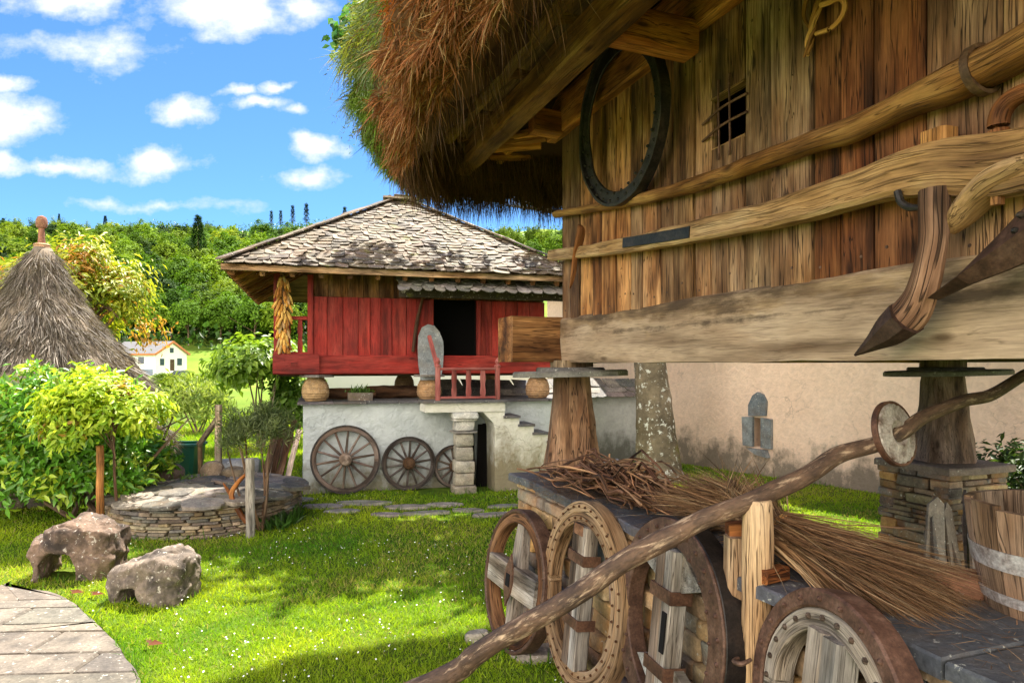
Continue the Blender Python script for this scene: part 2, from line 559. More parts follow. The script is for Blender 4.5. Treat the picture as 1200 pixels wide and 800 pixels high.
# ------------------------------------------------------------------ materials
M = {}
M['old_wood'] = wood_mat('old_wood', (.045, .019, .008), (.25, .118, .046), (.50, .295, .14), grey=.30, greyc=(.30, .235, .175), crack=.85)
M['grey_wood'] = wood_mat('grey_wood', (.09, .055, .03), (.30, .20, .115), (.50, .38, .25), grey=.6, greyc=(.36, .32, .28))
M['sill_wood'] = wood_mat('sill_wood', (.30, .21, .145), (.43, .325, .235), (.52, .42, .33), grey=.45, greyc=(.46, .375, .29), rot=1.86, gcon=(.72, 1.18), flo=.78, bump=.4, crack=.35)
M['pole_wood'] = wood_mat('pole_wood', (.06, .024, .006), (.26, .115, .028), (.46, .26, .085), grey=.12, rough=.6)
M['plough_wood'] = wood_mat('plough_wood', (.12, .055, .02), (.40, .23, .095), (.60, .41, .21), grey=.15, rough=.65)
M['dark_wood'] = wood_mat('dark_wood', (.018, .010, .005), (.07, .036, .015), (.15, .08, .03), grey=.15)
M['bark'] = wood_mat('bark', (.035, .02, .012), (.17, .095, .055), (.42, .29, .19), grey=.3, scale=.55, bump=1.0, crack=.8)
M['weathered'] = wood_mat('weathered', (.08, .055, .038), (.24, .185, .135), (.42, .35, .28), grey=.7, greyc=(.30, .28, .26))
M['fence_wood'] = wood_mat('fence_wood', (.14, .07, .03), (.44, .26, .13), (.62, .42, .24), grey=.25, crack=.9)
M['red_paint'] = wood_mat('red_paint', (.16, .010, .008), (.29, .018, .012), (.36, .03, .02), grey=.20, rough=.6, crack=.5, bump=.4, greyc=(.20, .065, .05))
M['pink_paint'] = wood_mat('pink_paint', (.22, .05, .045), (.38, .10, .085), (.45, .15, .13), grey=.12, rough=.6, crack=.3, bump=.3)
M['field_stone'] = stone_mat('field_stone', lichen=.1, stain=(.42, .19, .06), stainamt=.5)
M['dry_stone'] = stone_mat('dry_stone', lichen=.1, moss=.25, stainamt=.2)
M['boulder'] = stone_mat('boulder', lichen=.35, lichc=(.50, .46, .40), stain=(.022, .02, .02), stainamt=.85, bump=1.0, scale=.9)
M['slate'] = stone_mat('slate', lichen=.15, rough=.62, bump=.7, spec=.35, stain=(.15, .11, .075), stainamt=.4)
M['roof_slate'] = stone_mat('roof_slate', lichen=.3, lichc=(.6, .55, .45), moss=.33, rough=.7, bump=.4, stainamt=.1)
M['paving'] = stone_mat('paving', lichen=.12, rough=.8, bump=.9, stain=(.12, .10, .08), stainamt=.45, scale=.9)
M['hive'] = stone_mat('hive', lichen=.1, stainamt=.4, bump=1.0, scale=1.6)
M['stair_plaster'] = plaster_mat('stair_plaster', (.78, .77, .70), (.64, .62, .54), (.24, .19, .09), .55, .5, bump=.9, bscale=9)
M['white_plaster'] = plaster_mat('white_plaster', (.56, .60, .61), (.42, .46, .48), (.20, .17, .09), .25, .5, bump=1.0, bscale=9)
M['pink_plaster'] = plaster_mat('pink_plaster', (.90, .685, .545), (.82, .60, .465), (.17, .15, .12), .35, .6)
M['grey_plaster'] = plaster_mat('grey_plaster', (.42, .43, .43), (.31, .32, .32), (.10, .10, .08), .4, .5)
M['farm_plaster'] = flat_mat('farm_plaster', (.78, .78, .76), .9, .08, 2)
M['iron'] = metal_mat('iron', (.018, .016, .016), (.035, .03, .028), (.075, .055, .045), rough=.5, metallic=.5)
M['rust'] = metal_mat('rust', (.05, .025, .016), (.115, .062, .04), (.20, .125, .088), rough=.65, metallic=.25)
M['pale_rust'] = metal_mat('pale_rust', (.10, .045, .025), (.42, .36, .32), (.58, .54, .50), rough=.65, metallic=.2)
M['painted_dark'] = flat_mat('painted_dark', (.006, .005, .005), 1, 0)  # near-black colour painted for the dark inside holes and openings
M['straw'] = strand_mat('straw')
M['thatch_skin'] = strand_mat('thatch_skin', .9, 0)
M['leaf'] = leaf_mat('leaf')
M['laurel'] = leaf_mat('laurel', .28, .33, .5)
M['far_leaf'] = leaf_mat('far_leaf', .3, .7, .15, True)
M['grass'] = leaf_mat('grass', .45, .5, .25)
M['petal'] = flat_mat('petal', (.8, .8, .76), .7, .05)
M['corn'] = stone_mat('corn', lichen=0, stain=(.35, .14, .02), stainamt=.4, bump=1.0, scale=2)
M['green_plastic'] = flat_mat('green_plastic', (.012, .085, .06), .35, .2, 6, .5)
M['farm_roof'] = flat_mat('farm_roof', (.13, .13, .14), .8, .2, 1)
M['orange_trim'] = flat_mat('orange_trim', (.45, .17, .07), .8, .15, 2)
M['blue_grey'] = flat_mat('blue_grey', (.20, .25, .33), .8, .15, 2)
M['glass'] = flat_mat('glass', (.03, .05, .09), .1, .1, 2, .6)
M['car_paint'] = flat_mat('car_paint', (.02, .02, .03), .25, .1, 2, .6)
M['tyre'] = flat_mat('tyre', (.02, .02, .02), .9, .1)
M['tank'] = stone_mat('tank', lichen=.2, lichc=(.7, .72, .75), stain=(.06, .06, .07), stainamt=.7, rough=.5, bump=.2, scale=.5)

def lawn_mat():
    m, t, b, o = newmat('lawn')
    p = nn(t, 'ShaderNodeNewGeometry').outputs['Position']
    y = nn(t, 'ShaderNodeSeparateXYZ', {0: p}).outputs[1]
    n1 = tnoise(t, p, .35, 6, .65); n2 = tnoise(t, p, 5, 6, .7); n3 = tnoise(t, p, 60, 3, .6)
    g = mix(t, ramp(t, n2, [(.35, (0, 0, 0)), (.65, (1, 1, 1))]), (.035, .085, .008), (.10, .15, .014))
    g = mix(t, ramp(t, n1, [(.45, (0, 0, 0)), (.7, (1, 1, 1))]), g, (.15, .17, .025))
    far = tnoise(t, p, .035, 5, .6)
    f = ramp(t, far, [(.35, (.07, .14, .015)), (.55, (.16, .23, .03)), (.72, (.24, .23, .06))])
    g = mix(t, ramp(t, mth(t, 'DIVIDE', y, 60.0), [(.3, (0, 0, 0)), (.8, (1, 1, 1))]), g, f)
    t.links.new(g, b.inputs['Base Color']); b.inputs['Roughness'].default_value = .95
    b.inputs['Specular IOR Level'].default_value = .1
    setbump(t, b, mth(t, 'ADD', n2, n3), .6, .02)
    return m
M['lawn'] = lawn_mat()

# ------------------------------------------------------------------ camera, light, sky
cam = bpy.data.cameras.new('camera'); camo = bpy.data.objects.new('camera', cam); COL.objects.link(camo)
camo.location = (0, 0, EYE); camo.rotation_euler = (R(90), 0, 0)
cam.sensor_width = 36; cam.lens = 24; cam.shift_y = 28 / 1200
cam.clip_start = .05; cam.clip_end = 3000
SC.camera = camo

SUN_H = V((.30, .95, 0)).normalized(); SUN_EL = R(63)
sun_dir = SUN_H * math.cos(SUN_EL) + UP * math.sin(SUN_EL)
sl = bpy.data.lights.new('sun', 'SUN'); sl.energy = SUN_E = 5.0; sl.angle = R(.53); sl.color = (1, .93, .80)
so = bpy.data.objects.new('sun', sl); COL.objects.link(so)
so.rotation_euler = (-sun_dir).to_track_quat('-Z', 'Y').to_euler()
so.location = (8, 20, 30)

w = bpy.data.worlds.new('World'); SC.world = w; w.use_nodes = True
t = w.node_tree; t.nodes.clear()
sky = nn(t, 'ShaderNodeTexSky', sky_type='NISHITA', sun_disc=False, sun_elevation=SUN_EL,
         sun_rotation=math.atan2(SUN_H.x, SUN_H.y), altitude=400, air_density=1.0, dust_density=.15, ozone_density=2.6)
dirv = nn(t, 'ShaderNodeTexCoord').outputs['Generated']
sx = nn(t, 'ShaderNodeSeparateXYZ', {0: dirv})
inv = mth(t, 'MAXIMUM', sx.outputs[1], .12)
ca = mth(t, 'DIVIDE', sx.outputs[0], inv); cb = mth(t, 'DIVIDE', sx.outputs[2], inv)
P2 = nn(t, 'ShaderNodeCombineXYZ', {0: ca, 1: cb}).outputs[0]
wn = nn(t, 'ShaderNodeTexNoise', {'Vector': P2, 'Scale': 9.0, 'Detail': 5, 'Roughness': .6}).outputs['Color']
P3 = vmath(t, 'ADD', P2, vmath(t, 'MULTIPLY', vmath(t, 'SUBTRACT', wn, (.5, .5, .5)).outputs[0], (.13, .07, 0)).outputs[0]).outputs[0]
clouds = [(255, 8, 112, 40, 1.0), (75, 5, 72, 24, 1.0), (8, 140, 66, 36, 1.0), (8, 98, 34, 14, .9), (60, 196, 90, 14, .9), (0, 190, 34, 16, .9), (228, 124, 42, 20, .9),
          (185, 186, 52, 24, 1.05), (300, 122, 36, 10, .75), (322, 102, 24, 8, .75), (280, 103, 24, 8, .7), (340, 130, 20, 8, .6), (368, 168, 36, 18, .9),
          (362, 205, 50, 17, .85), (355, 8, 40, 22, .8), (110, 55, 120, 24, .5), (470, 60, 70, 30, 1), (-140, 70, 110, 50, 1), (-120, 190, 70, 24, 1), (700, 40, 120, 40, 1), (900, 180, 130, 36, 1), (620, 230, 60, 12, .7), (1300, 90, 130, 50, 1), (760, -260, 190, 90, 1), (250, -220, 200, 60, 1), (180, 238, 150, 9, .45)]
dens = None; under = None
for (px, py, rx, ry, a) in clouds:
    rx *= .9; ry *= .88; c = ((px - 600) / 800, (428 - py) / 800, 0)
    d = vmath(t, 'MULTIPLY', vmath(t, 'SUBTRACT', P3, c).outputs[0], (800 / rx, 800 / ry, 0)).outputs[0]
    l = nn(t, 'ShaderNodeVectorMath', {0: d}, operation='LENGTH').outputs['Value']
    k = mth(t, 'MULTIPLY', mth(t, 'SUBTRACT', 1.25, l), a)
    dens = k if dens is None else mth(t, 'MAXIMUM', dens, k)
fb = tnoise(t, vmath(t, 'MULTIPLY', P2, (1, 1.5, 1)).outputs[0], 11, 8, .62)
cd = mth(t, 'ADD', dens, mth(t, 'MULTIPLY', mth(t, 'SUBTRACT', fb, .5), 2.3))
mask = ramp(t, cd, [(.10, (0, 0, 0)), (.5, (.5, .5, .5)), (1.0, (1, 1, 1))])
mask = mth(t, 'MULTIPLY', mask, ramp(t, sx.outputs[1], [(.0, (0, 0, 0)), (.15, (1, 1, 1))]))
cs = ramp(t, mth(t, 'ADD', cd, mth(t, 'MULTIPLY', mth(t, 'SUBTRACT', tnoise(t, P2, 26, 4, .6), .5), .6)), [(.3, (3.1, 3.4, 3.7)), (.9, (4.35, 4.35, 4.35))])
skyc = mix(t, 1.0, sky.outputs[0], (.33, .52, .71), 'MULTIPLY')
skyc = mix(t, mask, skyc, cs)
# bright unseen cloud bank low behind the viewer, added to lift the shade
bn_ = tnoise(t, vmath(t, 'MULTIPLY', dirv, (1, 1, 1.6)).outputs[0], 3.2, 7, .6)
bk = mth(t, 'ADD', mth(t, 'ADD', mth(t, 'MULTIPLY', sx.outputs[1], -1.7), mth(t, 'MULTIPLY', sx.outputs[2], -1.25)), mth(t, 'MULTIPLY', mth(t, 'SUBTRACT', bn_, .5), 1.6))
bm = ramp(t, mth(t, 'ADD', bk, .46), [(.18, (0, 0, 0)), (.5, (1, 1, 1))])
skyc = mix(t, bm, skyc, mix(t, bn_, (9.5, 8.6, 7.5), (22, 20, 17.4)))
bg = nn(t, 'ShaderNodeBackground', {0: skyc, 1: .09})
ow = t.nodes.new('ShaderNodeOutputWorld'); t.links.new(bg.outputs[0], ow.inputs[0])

SC.view_settings.view_transform = 'Standard'; SC.view_settings.look = 'None'
SC.view_settings.gamma = 1; SC.view_settings.use_curve_mapping = False
SC.view_settings.exposure = 1.8
SC.render.engine = 'CYCLES'
SC.cycles.max_bounces = 6; SC.cycles.diffuse_bounces = 4; SC.cycles.transparent_max_bounces = 4
SC.cycles.use_denoising = True; SC.cycles.denoising_prefilter = 'NONE'; SC.cycles.sample_clamp_indirect = 4

# ------------------------------------------------------------------ terrain
def ss(a, b, x):
    u = min(1, max(0, (x - a) / (b - a)))
    return u * u * (3 - 2 * u)
def H(x, y):
    z = -.6 * ss(18, 90, y) + 10.5 * ss(112, 185, y) + max(0, min(y, 430) - 172) * .298
    if y > 100:
        z += (noise.noise(V((x * .012, y * .012, 3))) * 6 + 4 * noise.noise(V((x * .03, y * .03, 9)))) * ss(100, 300, y)
    else:
        z += .012 * noise.noise(V((x * 1.3, y * 1.3, 0))) * (1 - ss(12, 30, y)) * 1.0
    return z
def axis_pts(lo, hi, fine0, fine1, step, grow):
    a = list(np.arange(fine0, fine1 + 1e-6, step))
    s = step; x = fine1
    while x < hi:
        s *= grow; x += s; a.append(x)
    s = step; x = fine0
    while x > lo:
        s *= grow; x -= s; a.insert(0, x)
    return a
xs = axis_pts(-900, 900, -8, 8, .4, 1.12); ys = axis_pts(-300, 1500, -2, 14, .4, 1.06)
mb = MB()
vs = [(x, y, H(x, y)) for y in ys for x in xs]
nx = len(xs)
fs = [(j * nx + i, j * nx + i + 1, (j + 1) * nx + i + 1, (j + 1) * nx + i) for j in range(len(ys) - 1) for i in range(nx - 1)]
mb.add(vs, fs)
obj('lawn', mb, M['lawn'], kind='structure', smooth=180)

# ------------------------------------------------------------------ frames
GA = R(20); GO = V((.03, 4.45, 0))
GF = Matrix.Translation(GO) @ Matrix.Rotation(GA, 4, 'Z')      # granary frame: x into the house, -y towards the camera along the facade
GI = GF.inverted(); GCAM = GI @ V((0, 0, EYE))
def on_x(px, py, x):
    """photo pixel on the granary plane x = const -> (point in granary frame, distance ahead)"""
    d = GI.to_3x3() @ V(((px - 600) / 800, 1, (428 - py) / 800))
    k = (x - GCAM.x) / d.x
    return GCAM + d * k, k
def gpath(pts, x, scale=1.0):
    out = []
    for q in pts:
        p, k = on_x(q[0], q[1], q[3] if len(q) > 3 else x)
        out.append((p, q[2] / 2 / 800 * k * scale))
    return out
def G(p):
    return GF @ V(p)
# ================================================================== thatched granary on the right
FX = .346; CY = .058; ENDY = -4.75; BX = 3.75
gr = thing('thatched_granary', 'large weathered plank granary with shaggy thatched roof raised on stone pillars', 'granary', G((FX, CY, 0)), GA)
# vertical boards of the front
wy0 = on_x(832, 140, FX)[0].y; wy1 = on_x(871, 140, FX)[0].y
wz1 = on_x(850, 106, FX)[0].z; wz0 = on_x(850, 168, FX)[0].z
tints = [(1.05, .92, .8), (.85, .78, .72), (1.25, 1.1, .95), (1.0, .85, .7), (.75, .66, .58), (1.1, 1.02, .95), (.9, .74, .6), (1.2, 1.12, 1.05), (.8, .72, .68)]
NAILS = MB(); mb = MB(); y = CY; edges = []
while y > ENDY:
    wdt = rnd(.11, .24)
    if y > wy0 > y - wdt - .06: wdt = y - wy0
    elif abs(y - wy0) < 1e-6: wdt = wy0 - wy1
    edges.append((y, y - wdt)); y -= wdt
for i, (a, b_) in enumerate(edges):
    ym = (a + b_) / 2; w_ = (a - b_) - .007
    xo = FX + .018 + rnd(-.010, .010)
    pxm = 600 + 800 * (G((FX, ym, 0)).x / G((FX, ym, 0)).y)
    kf = random.choice((.6, .75, .88, 1.0, 1.1, 1.3)); tc = tuple(q * kf for q in vary(random.choice(tints), .06, .04))
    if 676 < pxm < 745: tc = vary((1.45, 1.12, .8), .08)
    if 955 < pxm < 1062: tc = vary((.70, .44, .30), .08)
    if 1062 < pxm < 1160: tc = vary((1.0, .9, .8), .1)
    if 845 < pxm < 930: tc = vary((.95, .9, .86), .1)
    spans = [(1.95, 3.40)]
    if abs(a - wy0) < 1e-6: spans = [(1.95, wz0), (wz1, 3.40)]
    for z0, z1 in spans:
        if z1 > 3.3:      # nail heads
            for zn in (2.02, 3.05):
                nl = NAILS; lathe(nl, [(.006, 0), (.005, .003)], (xo - .018, ym + rnd(-.3, .3) * w_, zn + rnd(-.03, .03)), V((-1, 0, 0)), 6)
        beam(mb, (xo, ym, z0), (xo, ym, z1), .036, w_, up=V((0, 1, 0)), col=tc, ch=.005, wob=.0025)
obj('plank_wall', mb, M['old_wood'], gr, GF)
obj('nails', NAILS, M['rust'], gr, GF, kind='stuff')
# the other three walls and the floor
mb = MB()
for y_, nrm in ((CY - .02, 0), (ENDY, 0)):
    x = FX + .05
    while x < BX:
        w_ = rnd(.15, .25); beam(mb, (x + w_ / 2, y_, 1.95), (x + w_ / 2, y_, 3.40), w_ - .003, .04, up=V((0, 1, 0)), col=vary((.9, .8, .7)))
        x += w_
y = CY
while y > ENDY:
    w_ = rnd(.16, .26); beam(mb, (BX, y - w_ / 2, 1.95), (BX, y - w_ / 2, 3.40), .04, w_ - .003, up=V((0, 1, 0)), col=vary((.8, .75, .7))); y -= w_
obj('side_wall', mb, M['old_wood'], gr, GF)
mb = MB()
x = FX + .34
while x < BX - .1:
    beam(mb, (x, CY + .2, 1.90), (x, ENDY, 1.90), .19, .05, col=vary((.6, .5, .45))); x += .195
obj('floor', mb, M['dark_wood'], gr, GF)
# sill beams
mb = MB()
pts = line(V((FX + .12, CY, 1.815)), V((FX + .12, ENDY, 1.815)), 34)
profs = []
for i, p in enumerate(pts):
    tp = .150 + .008 * noise.noise(V((i * .35, 1, 1))); c = .012
    bot = -.148
    profs.append([(-.13 + c, bot), (.13 - c, bot), (.13, bot + c), (.13, tp - c), (.13 - c, tp), (-.13 + c, tp + .002), (-.13, tp - c), (-.132, 0)])
sweep(mb, [V(p) for p in pts], [[(-a, b) for a, b in reversed(q)] for q in profs], UP, (.88, .80, .72), .006, 5)
obj('sill_beam', mb, M['sill_wood'], gr, GF)
mb = MB()
beam(mb, (-.005, CY + .155, 1.825), (BX + .3, CY + .155, 1.825), .30, .305, col=(.95, .72, .48), ch=.012, wob=.006)
obj('cross_beam', mb, M['old_wood'], gr, GF); mb = MB()
beam(mb, (-.005, ENDY + .15, 1.825), (BX + .3, ENDY + .15, 1.825), .29, .30, col=(.8, .62, .45), ch=.012, wob=.006)
obj('cross_beam', mb, M['old_wood'], gr, GF)
mb = MB(); beam(mb, (BX, CY, 1.82), (BX, ENDY, 1.82), .26, .29, col=(.7, .6, .5), ch=.012)
obj('rear_beam', mb, M['dark_wood'], gr, GF)
mb = MB()
for y_ in (-1.2, -2.4, -3.6):
    mb = MB(); beam(mb, (FX + .26, y_, 1.775), (BX - .14, y_, 1.775), .2, .19, col=(.7, .6, .5), ch=.01)
    obj('joist', mb, M['dark_wood'], gr, GF)
# wall plate, purlin, soffit, brackets, rafters
mb = MB()
beam(mb, (FX - .03, CY + .1, 3.31), (FX - .03, ENDY, 3.31), .07, .26, col=(1.7, 1.3, .8), ch=.008, wob=.004)
obj('wall_plate', mb, M['pole_wood'], gr, GF); mb = MB()
beam(mb, (FX + .0, CY + .03, 3.33), (BX, CY + .03, 3.33), .1, .22, col=(1.1, .9, .6), ch=.008, wob=.004)
obj('wall_plate', mb, M['pole_wood'], gr, GF)
mb = MB()
beam(mb, (-.17, .86, 3.13), (-.17, ENDY - .4, 3.13), .13, .15, col=(.8, .72, .45), ch=.012, wob=.006)
obj('eave_purlin', mb, M['pole_wood'], gr, GF); mb = MB()
beam(mb, (-.235, .80, 3.12), (BX + .5, .80, 3.12), .13, .15, col=(.6, .55, .4), ch=.012, wob=.006)
obj('eave_purlin', mb, M['pole_wood'], gr, GF)
mb = MB()
beam(mb, (-.365, .88, 3.19), (-.365, ENDY - .4, 3.19), .075, .05, col=(.75, .8, .4), ch=.006, wob=.01)
obj('eave_batten', mb, M['pole_wood'], gr, GF)
mb = MB(); beam(mb, (-.245, .86, 3.235), (-.245, ENDY - .4, 3.235), .20, .022, col=(1.6, 1.3, .9), ch=.004, wob=.004)
obj('soffit_board', mb, M['dark_wood'], gr, GF)
for y_ in (-.02, -1.5, -2.3, -3.1, -3.9):
    mb = MB(); beam(mb, (.3, y_, 3.14 + .1 * (y_ > -.1)), (-.12 + .22 * (y_ > -.1), y_, 3.15 + .1 * (y_ > -.1)), .13, .15, col=vary((1.5, 1.0, .6), .15), ch=.01, wob=.005)
    obj('bracket', mb, M['pole_wood'], gr, GF)
for x_ in (.18, .55, .95, 1.4, 1.9, 2.4, 2.9, 3.4):
    mb = MB(); rod(mb, [((x_ - .06 + rnd(-.05, .05), .95, 3.12), .035), ((x_, .4, 3.30), .04), ((x_ + .05, 0, 3.46), .04)], 7, col=vary((2.0, 1.6, .95), .2), rough=.006); obj('rafter', mb, M['pole_wood'], gr, GF)  # bright tint paints a sunlit look onto rafters under the left eave
for i in range(9):
    y_ = .5 - i * .62
    mb = MB(); rod(mb, [((-.36, y_, 3.20), .035), ((.05, y_, 3.34), .04), ((FX + .2, y_, 3.62), .04)], 7, col=vary((.6, .5, .35), .2), rough=.006); obj('rafter', mb, M['pole_wood'], gr, GF)
mb = MB(); rod(mb, [((-.30, .40, 3.22), .03), ((FX - .3, .42, 3.30), .032), ((1.2, .46, 3.28), .035), ((3.2, .4, 3.3), .03)], 7, col=(2.2, 1.8, 1.1), rough=.008); obj('purlin', mb, M['pole_wood'], gr, GF); mb = MB()
rod(mb, [((-.32, .66, 3.14), .028), ((FX - .32, .62, 3.19), .03), ((1.0, .6, 3.24), .032), ((3.0, .62, 3.2), .03)], 7, col=(2.0, 1.6, .9), rough=.008)
obj('purlin', mb, M['pole_wood'], gr, GF)
for q in range(4):
    mb = MB(); rod(mb, [((FX - .02 - .02 * q, CY + .02 + .05 * q, 3.30 - .04 * q), .03), ((.05 - .08 * q, .42 + .03 * q, 3.24 - .02 * q), .034), ((-.34 + .05 * q, .86 - .12 * q, 3.16), .028)], 7, 12, vary((2.0, 1.55, .9), .2), .006); obj('rafter', mb, M['pole_wood'], gr, GF)  # these corner rafters get the same painted sunlit tint
# window with wrought bars
wd = MB()
fr = .012
for (a, b_) in (((wy0, wz0), (wy1, wz0)), ((wy0, wz1), (wy1, wz1))):
    wd = MB(); beam(wd, (FX + .03, a[0], a[1]), (FX + .03, b_[0], b_[1]), .05, .014, col=(.8, .7, .5))
    if a[1] == wz0: wsill = wd
    else: win = obj('window', wd, M['old_wood'], gr, GF)
obj('sill', wsill, M['old_wood'], win, GF)
mb = MB()
for f in (.33, .66):
    yy = wy0 + (wy1 - wy0) * f
    rod(mb, [((FX - .004, yy + .008, wz1 + .06), .005), ((FX - .012, yy, wz1), .005), ((FX - .012, yy - .006, wz0), .005), ((FX - .004, yy + .01, wz0 - .06), .005)], 6, col=(1, .8, .7))
    zz = wz0 + (wz1 - wz0) * f
    rod(mb, [((FX - .004, wy0 + .05, zz - .02), .006), ((FX - .02, (wy0 + wy1) / 2, zz), .006), ((FX - .004, wy1 - .03, zz + .01), .006)], 6, col=(1, .8, .7))
obj('window_bars', mb, M['rust'], win, GF)
# pillars and cap slabs
def pillar(cx, cy, z0, col, capz, mat):
    mb = MB()
    prof = []
    n = 9
    path = line(V((cx, cy, z0)), V((cx, cy, 1.60)), n)
    pr = []
    for i in range(n):
        f = i / (n - 1); s = .172 * (1 - f) + .112 * f + .012 * (1 - f) ** 4
        c = s * .38
        pr.append([(-s + c, -s), (s - c, -s), (s, -s + c), (s, s - c), (s - c, s), (-s + c, s), (-s, s - c), (-s, -s + c)])
    sweep(mb, path, pr, V((.3, .95, 0)), col, .014, 6)
    po = obj('pillar', mb, mat, gr, GF)
    mb = MB()
    ol = []
    for k in range(15):
        th = 2 * math.pi * k / 15
        r = .40 * (1 + .16 * noise.noise(V((math.cos(th) * 1.3 + cx, math.sin(th) * 1.3, cy))) + rnd(-.03, .03))
        ol.append((cx + r * math.cos(th), cy + r * math.sin(th)))
    slab(mb, ol, capz, capz + .04, .012, (.17, .165, .15), tilt=(.02, -.015))
    slab(mb, [(cx + .6 * (x - cx), cy + .6 * (y - cy)) for x, y in ol], capz + .035, capz + .062, .01, (.12, .115, .11))
    obj('cap_slab', mb, M['slate'], po, GF)
    mb = MB(); beam(mb, (cx, cy, capz + .06), (cx, cy, 1.685), .24, .22, up=V((0, 1, 0)), col=(.8, .7, .55), ch=.02, wob=.008)
    obj('pad', mb, M['grey_wood'], po, GF)
pillar(.415, .04, .965, (1.0, .82, .66), 1.575, M['bark'])
pillar(3.17, -.52, .95, (.5, .42, .38), 1.575, M['grey_wood'])
pillar(.42, -4.3, .965, (.9, .75, .6), 1.575, M['grey_wood'])
pillar(3.17, -4.3, 0.0, (.6, .5, .45), 1.575, M['grey_wood'])

# ---------------------------------------------------------------- thatch
prof = [(-.80, 3.60), (-.35, 3.34), (.05, 3.22), (.09, 3.18), (.19, 3.07), (.32, 2.99), (.41, 2.97), (.52, 3.03), (.62, 3.20), (.68, 3.50), (.63, 3.85), (.52, 4.15), (.36, 4.42), (.05, 4.75), (-.6, 5.25), (-1.3, 5.75), (-1.95, 6.1), (-2.2, 6.15)]
TCX, TCY, THX, THY = 2.02, -2.13, 2.33, 2.63
pf = []
for (a, b_) in zip(prof, prof[1:]):
    m_ = 3 if a[0] > .1 and b_[0] > .2 else 1
    for q in range(m_): pf.append((a[0] + (b_[0] - a[0]) * q / m_, a[1] + (b_[1] - a[1]) * q / m_))
prof = pf + [prof[-1]]
def zi(z, after=0): return min(range(len(prof)), key=lambda k_: abs(prof[k_][1] - z) + (9 if k_ < after else 0))
LIP = min(range(len(prof)), key=lambda k_: prof[k_][1]); TOPI = zi(4.75, LIP)
def perim(off, nside=120, ncor=20):
    hx, hy = THX + off, THY + off
    rc = min(max(.42 + off * .55, .05), hx * .98, hy * .98)
    pts = []
    cs = [(hx - rc, hy - rc, 0), (-hx + rc, hy - rc, 90), (-hx + rc, -hy + rc, 180), (hx - rc, -hy + rc, 270)]
    for ci, (cx, cy, a0) in enumerate(cs):
        for k in range(ncor):
            a = R(a0 + 90 * k / (ncor - 1)); pts.append((cx + rc * math.cos(a), cy + rc * math.sin(a), math.cos(a), math.sin(a)))
        nx_, ny_, a1 = cs[(ci + 1) % 4]
        a = R(a0 + 90); p0 = (cx + rc * math.cos(a), cy + rc * math.sin(a)); p1 = (nx_ + rc * math.cos(a), ny_ + rc * math.sin(a))
        for k in range(1, nside):
            f = k / nside
            pts.append((p0[0] + (p1[0] - p0[0]) * f, p0[1] + (p1[1] - p0[1]) * f, math.cos(a), math.sin(a)))
    return pts
rows = []; nrm = []
for (off, z) in prof:
    pr = perim(off)
    rr = []
    for (x, y, nx_, ny_) in pr:
        p = V((TCX + x, TCY + y, z))
        amp = .19 if off > -.1 and z > 2.98 else .05
        d = noise.noise(p * 1.7) * amp * .7 + noise.noise(V((p.x * 3.2, p.y * 3.2, p.z * 8.5))) * amp * .55 + noise.noise(p * 9) * amp * .16
        rr.append(p + V((nx_, ny_, 0)) * d + UP * (noise.noise(p * 2.3 + V((9, 0, 0))) * .07 if off > .05 else 0))
    rows.append(rr)
    nrm.append([(a[2], a[3]) for a in pr])
NP_ = len(rows[0])
mb = MB()
for rr in rows: mb.add(rr, [])
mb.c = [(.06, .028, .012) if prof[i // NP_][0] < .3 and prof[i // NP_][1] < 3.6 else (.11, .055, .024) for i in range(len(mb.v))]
for i in range(len(rows) - 1):
    for j in range(NP_):
        j2 = (j + 1) % NP_
        mb.f.append((i * NP_ + j, i * NP_ + j2, (i + 1) * NP_ + j2, (i + 1) * NP_ + j))
mb.f.append(tuple((len(rows) - 1) * NP_ + j for j in range(NP_)))
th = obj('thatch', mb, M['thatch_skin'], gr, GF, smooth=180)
# straw: drooping strands growing out of the skin
A = np.array([[tuple(p) for p in rr] for rr in rows])        # rows x NP x 3
NN_ = np.array(nrm)                                          # rows x NP x 2
def thatch_strands(n, seg_lo, seg_hi, rng, length, width, droop, keep):
    i = rng.integers(seg_lo, seg_hi, n); j = rng.integers(0, NP_, n)
    u = rng.random(n)[:, None]; v = rng.random(n)[:, None]; j2 = (j + 1) % NP_
    P = (A[i, j] * (1 - u) + A[i, j2] * u) * (1 - v) + (A[i + 1, j] * (1 - u) + A[i + 1, j2] * u) * v
    k = keep(P); P = P[k]; i = i[k]; j = j[k]
    T = unit(A[i, j] - A[i + 1, j])                          # downwards/outwards along the profile
    No = np.concatenate([NN_[i, j], np.zeros((len(i), 1))], 1)
    cl = np.array([noise.noise_vector(V(p) * 5.5) for p in P])
    return P, T, No, cl, i
def vis(P):
    return (P[:, 0] < .35) & (P[:, 1] > -3.6) | (P[:, 1] > .2) & (P[:, 0] < 3.9)
rng = np.random.default_rng(3)
parts = []
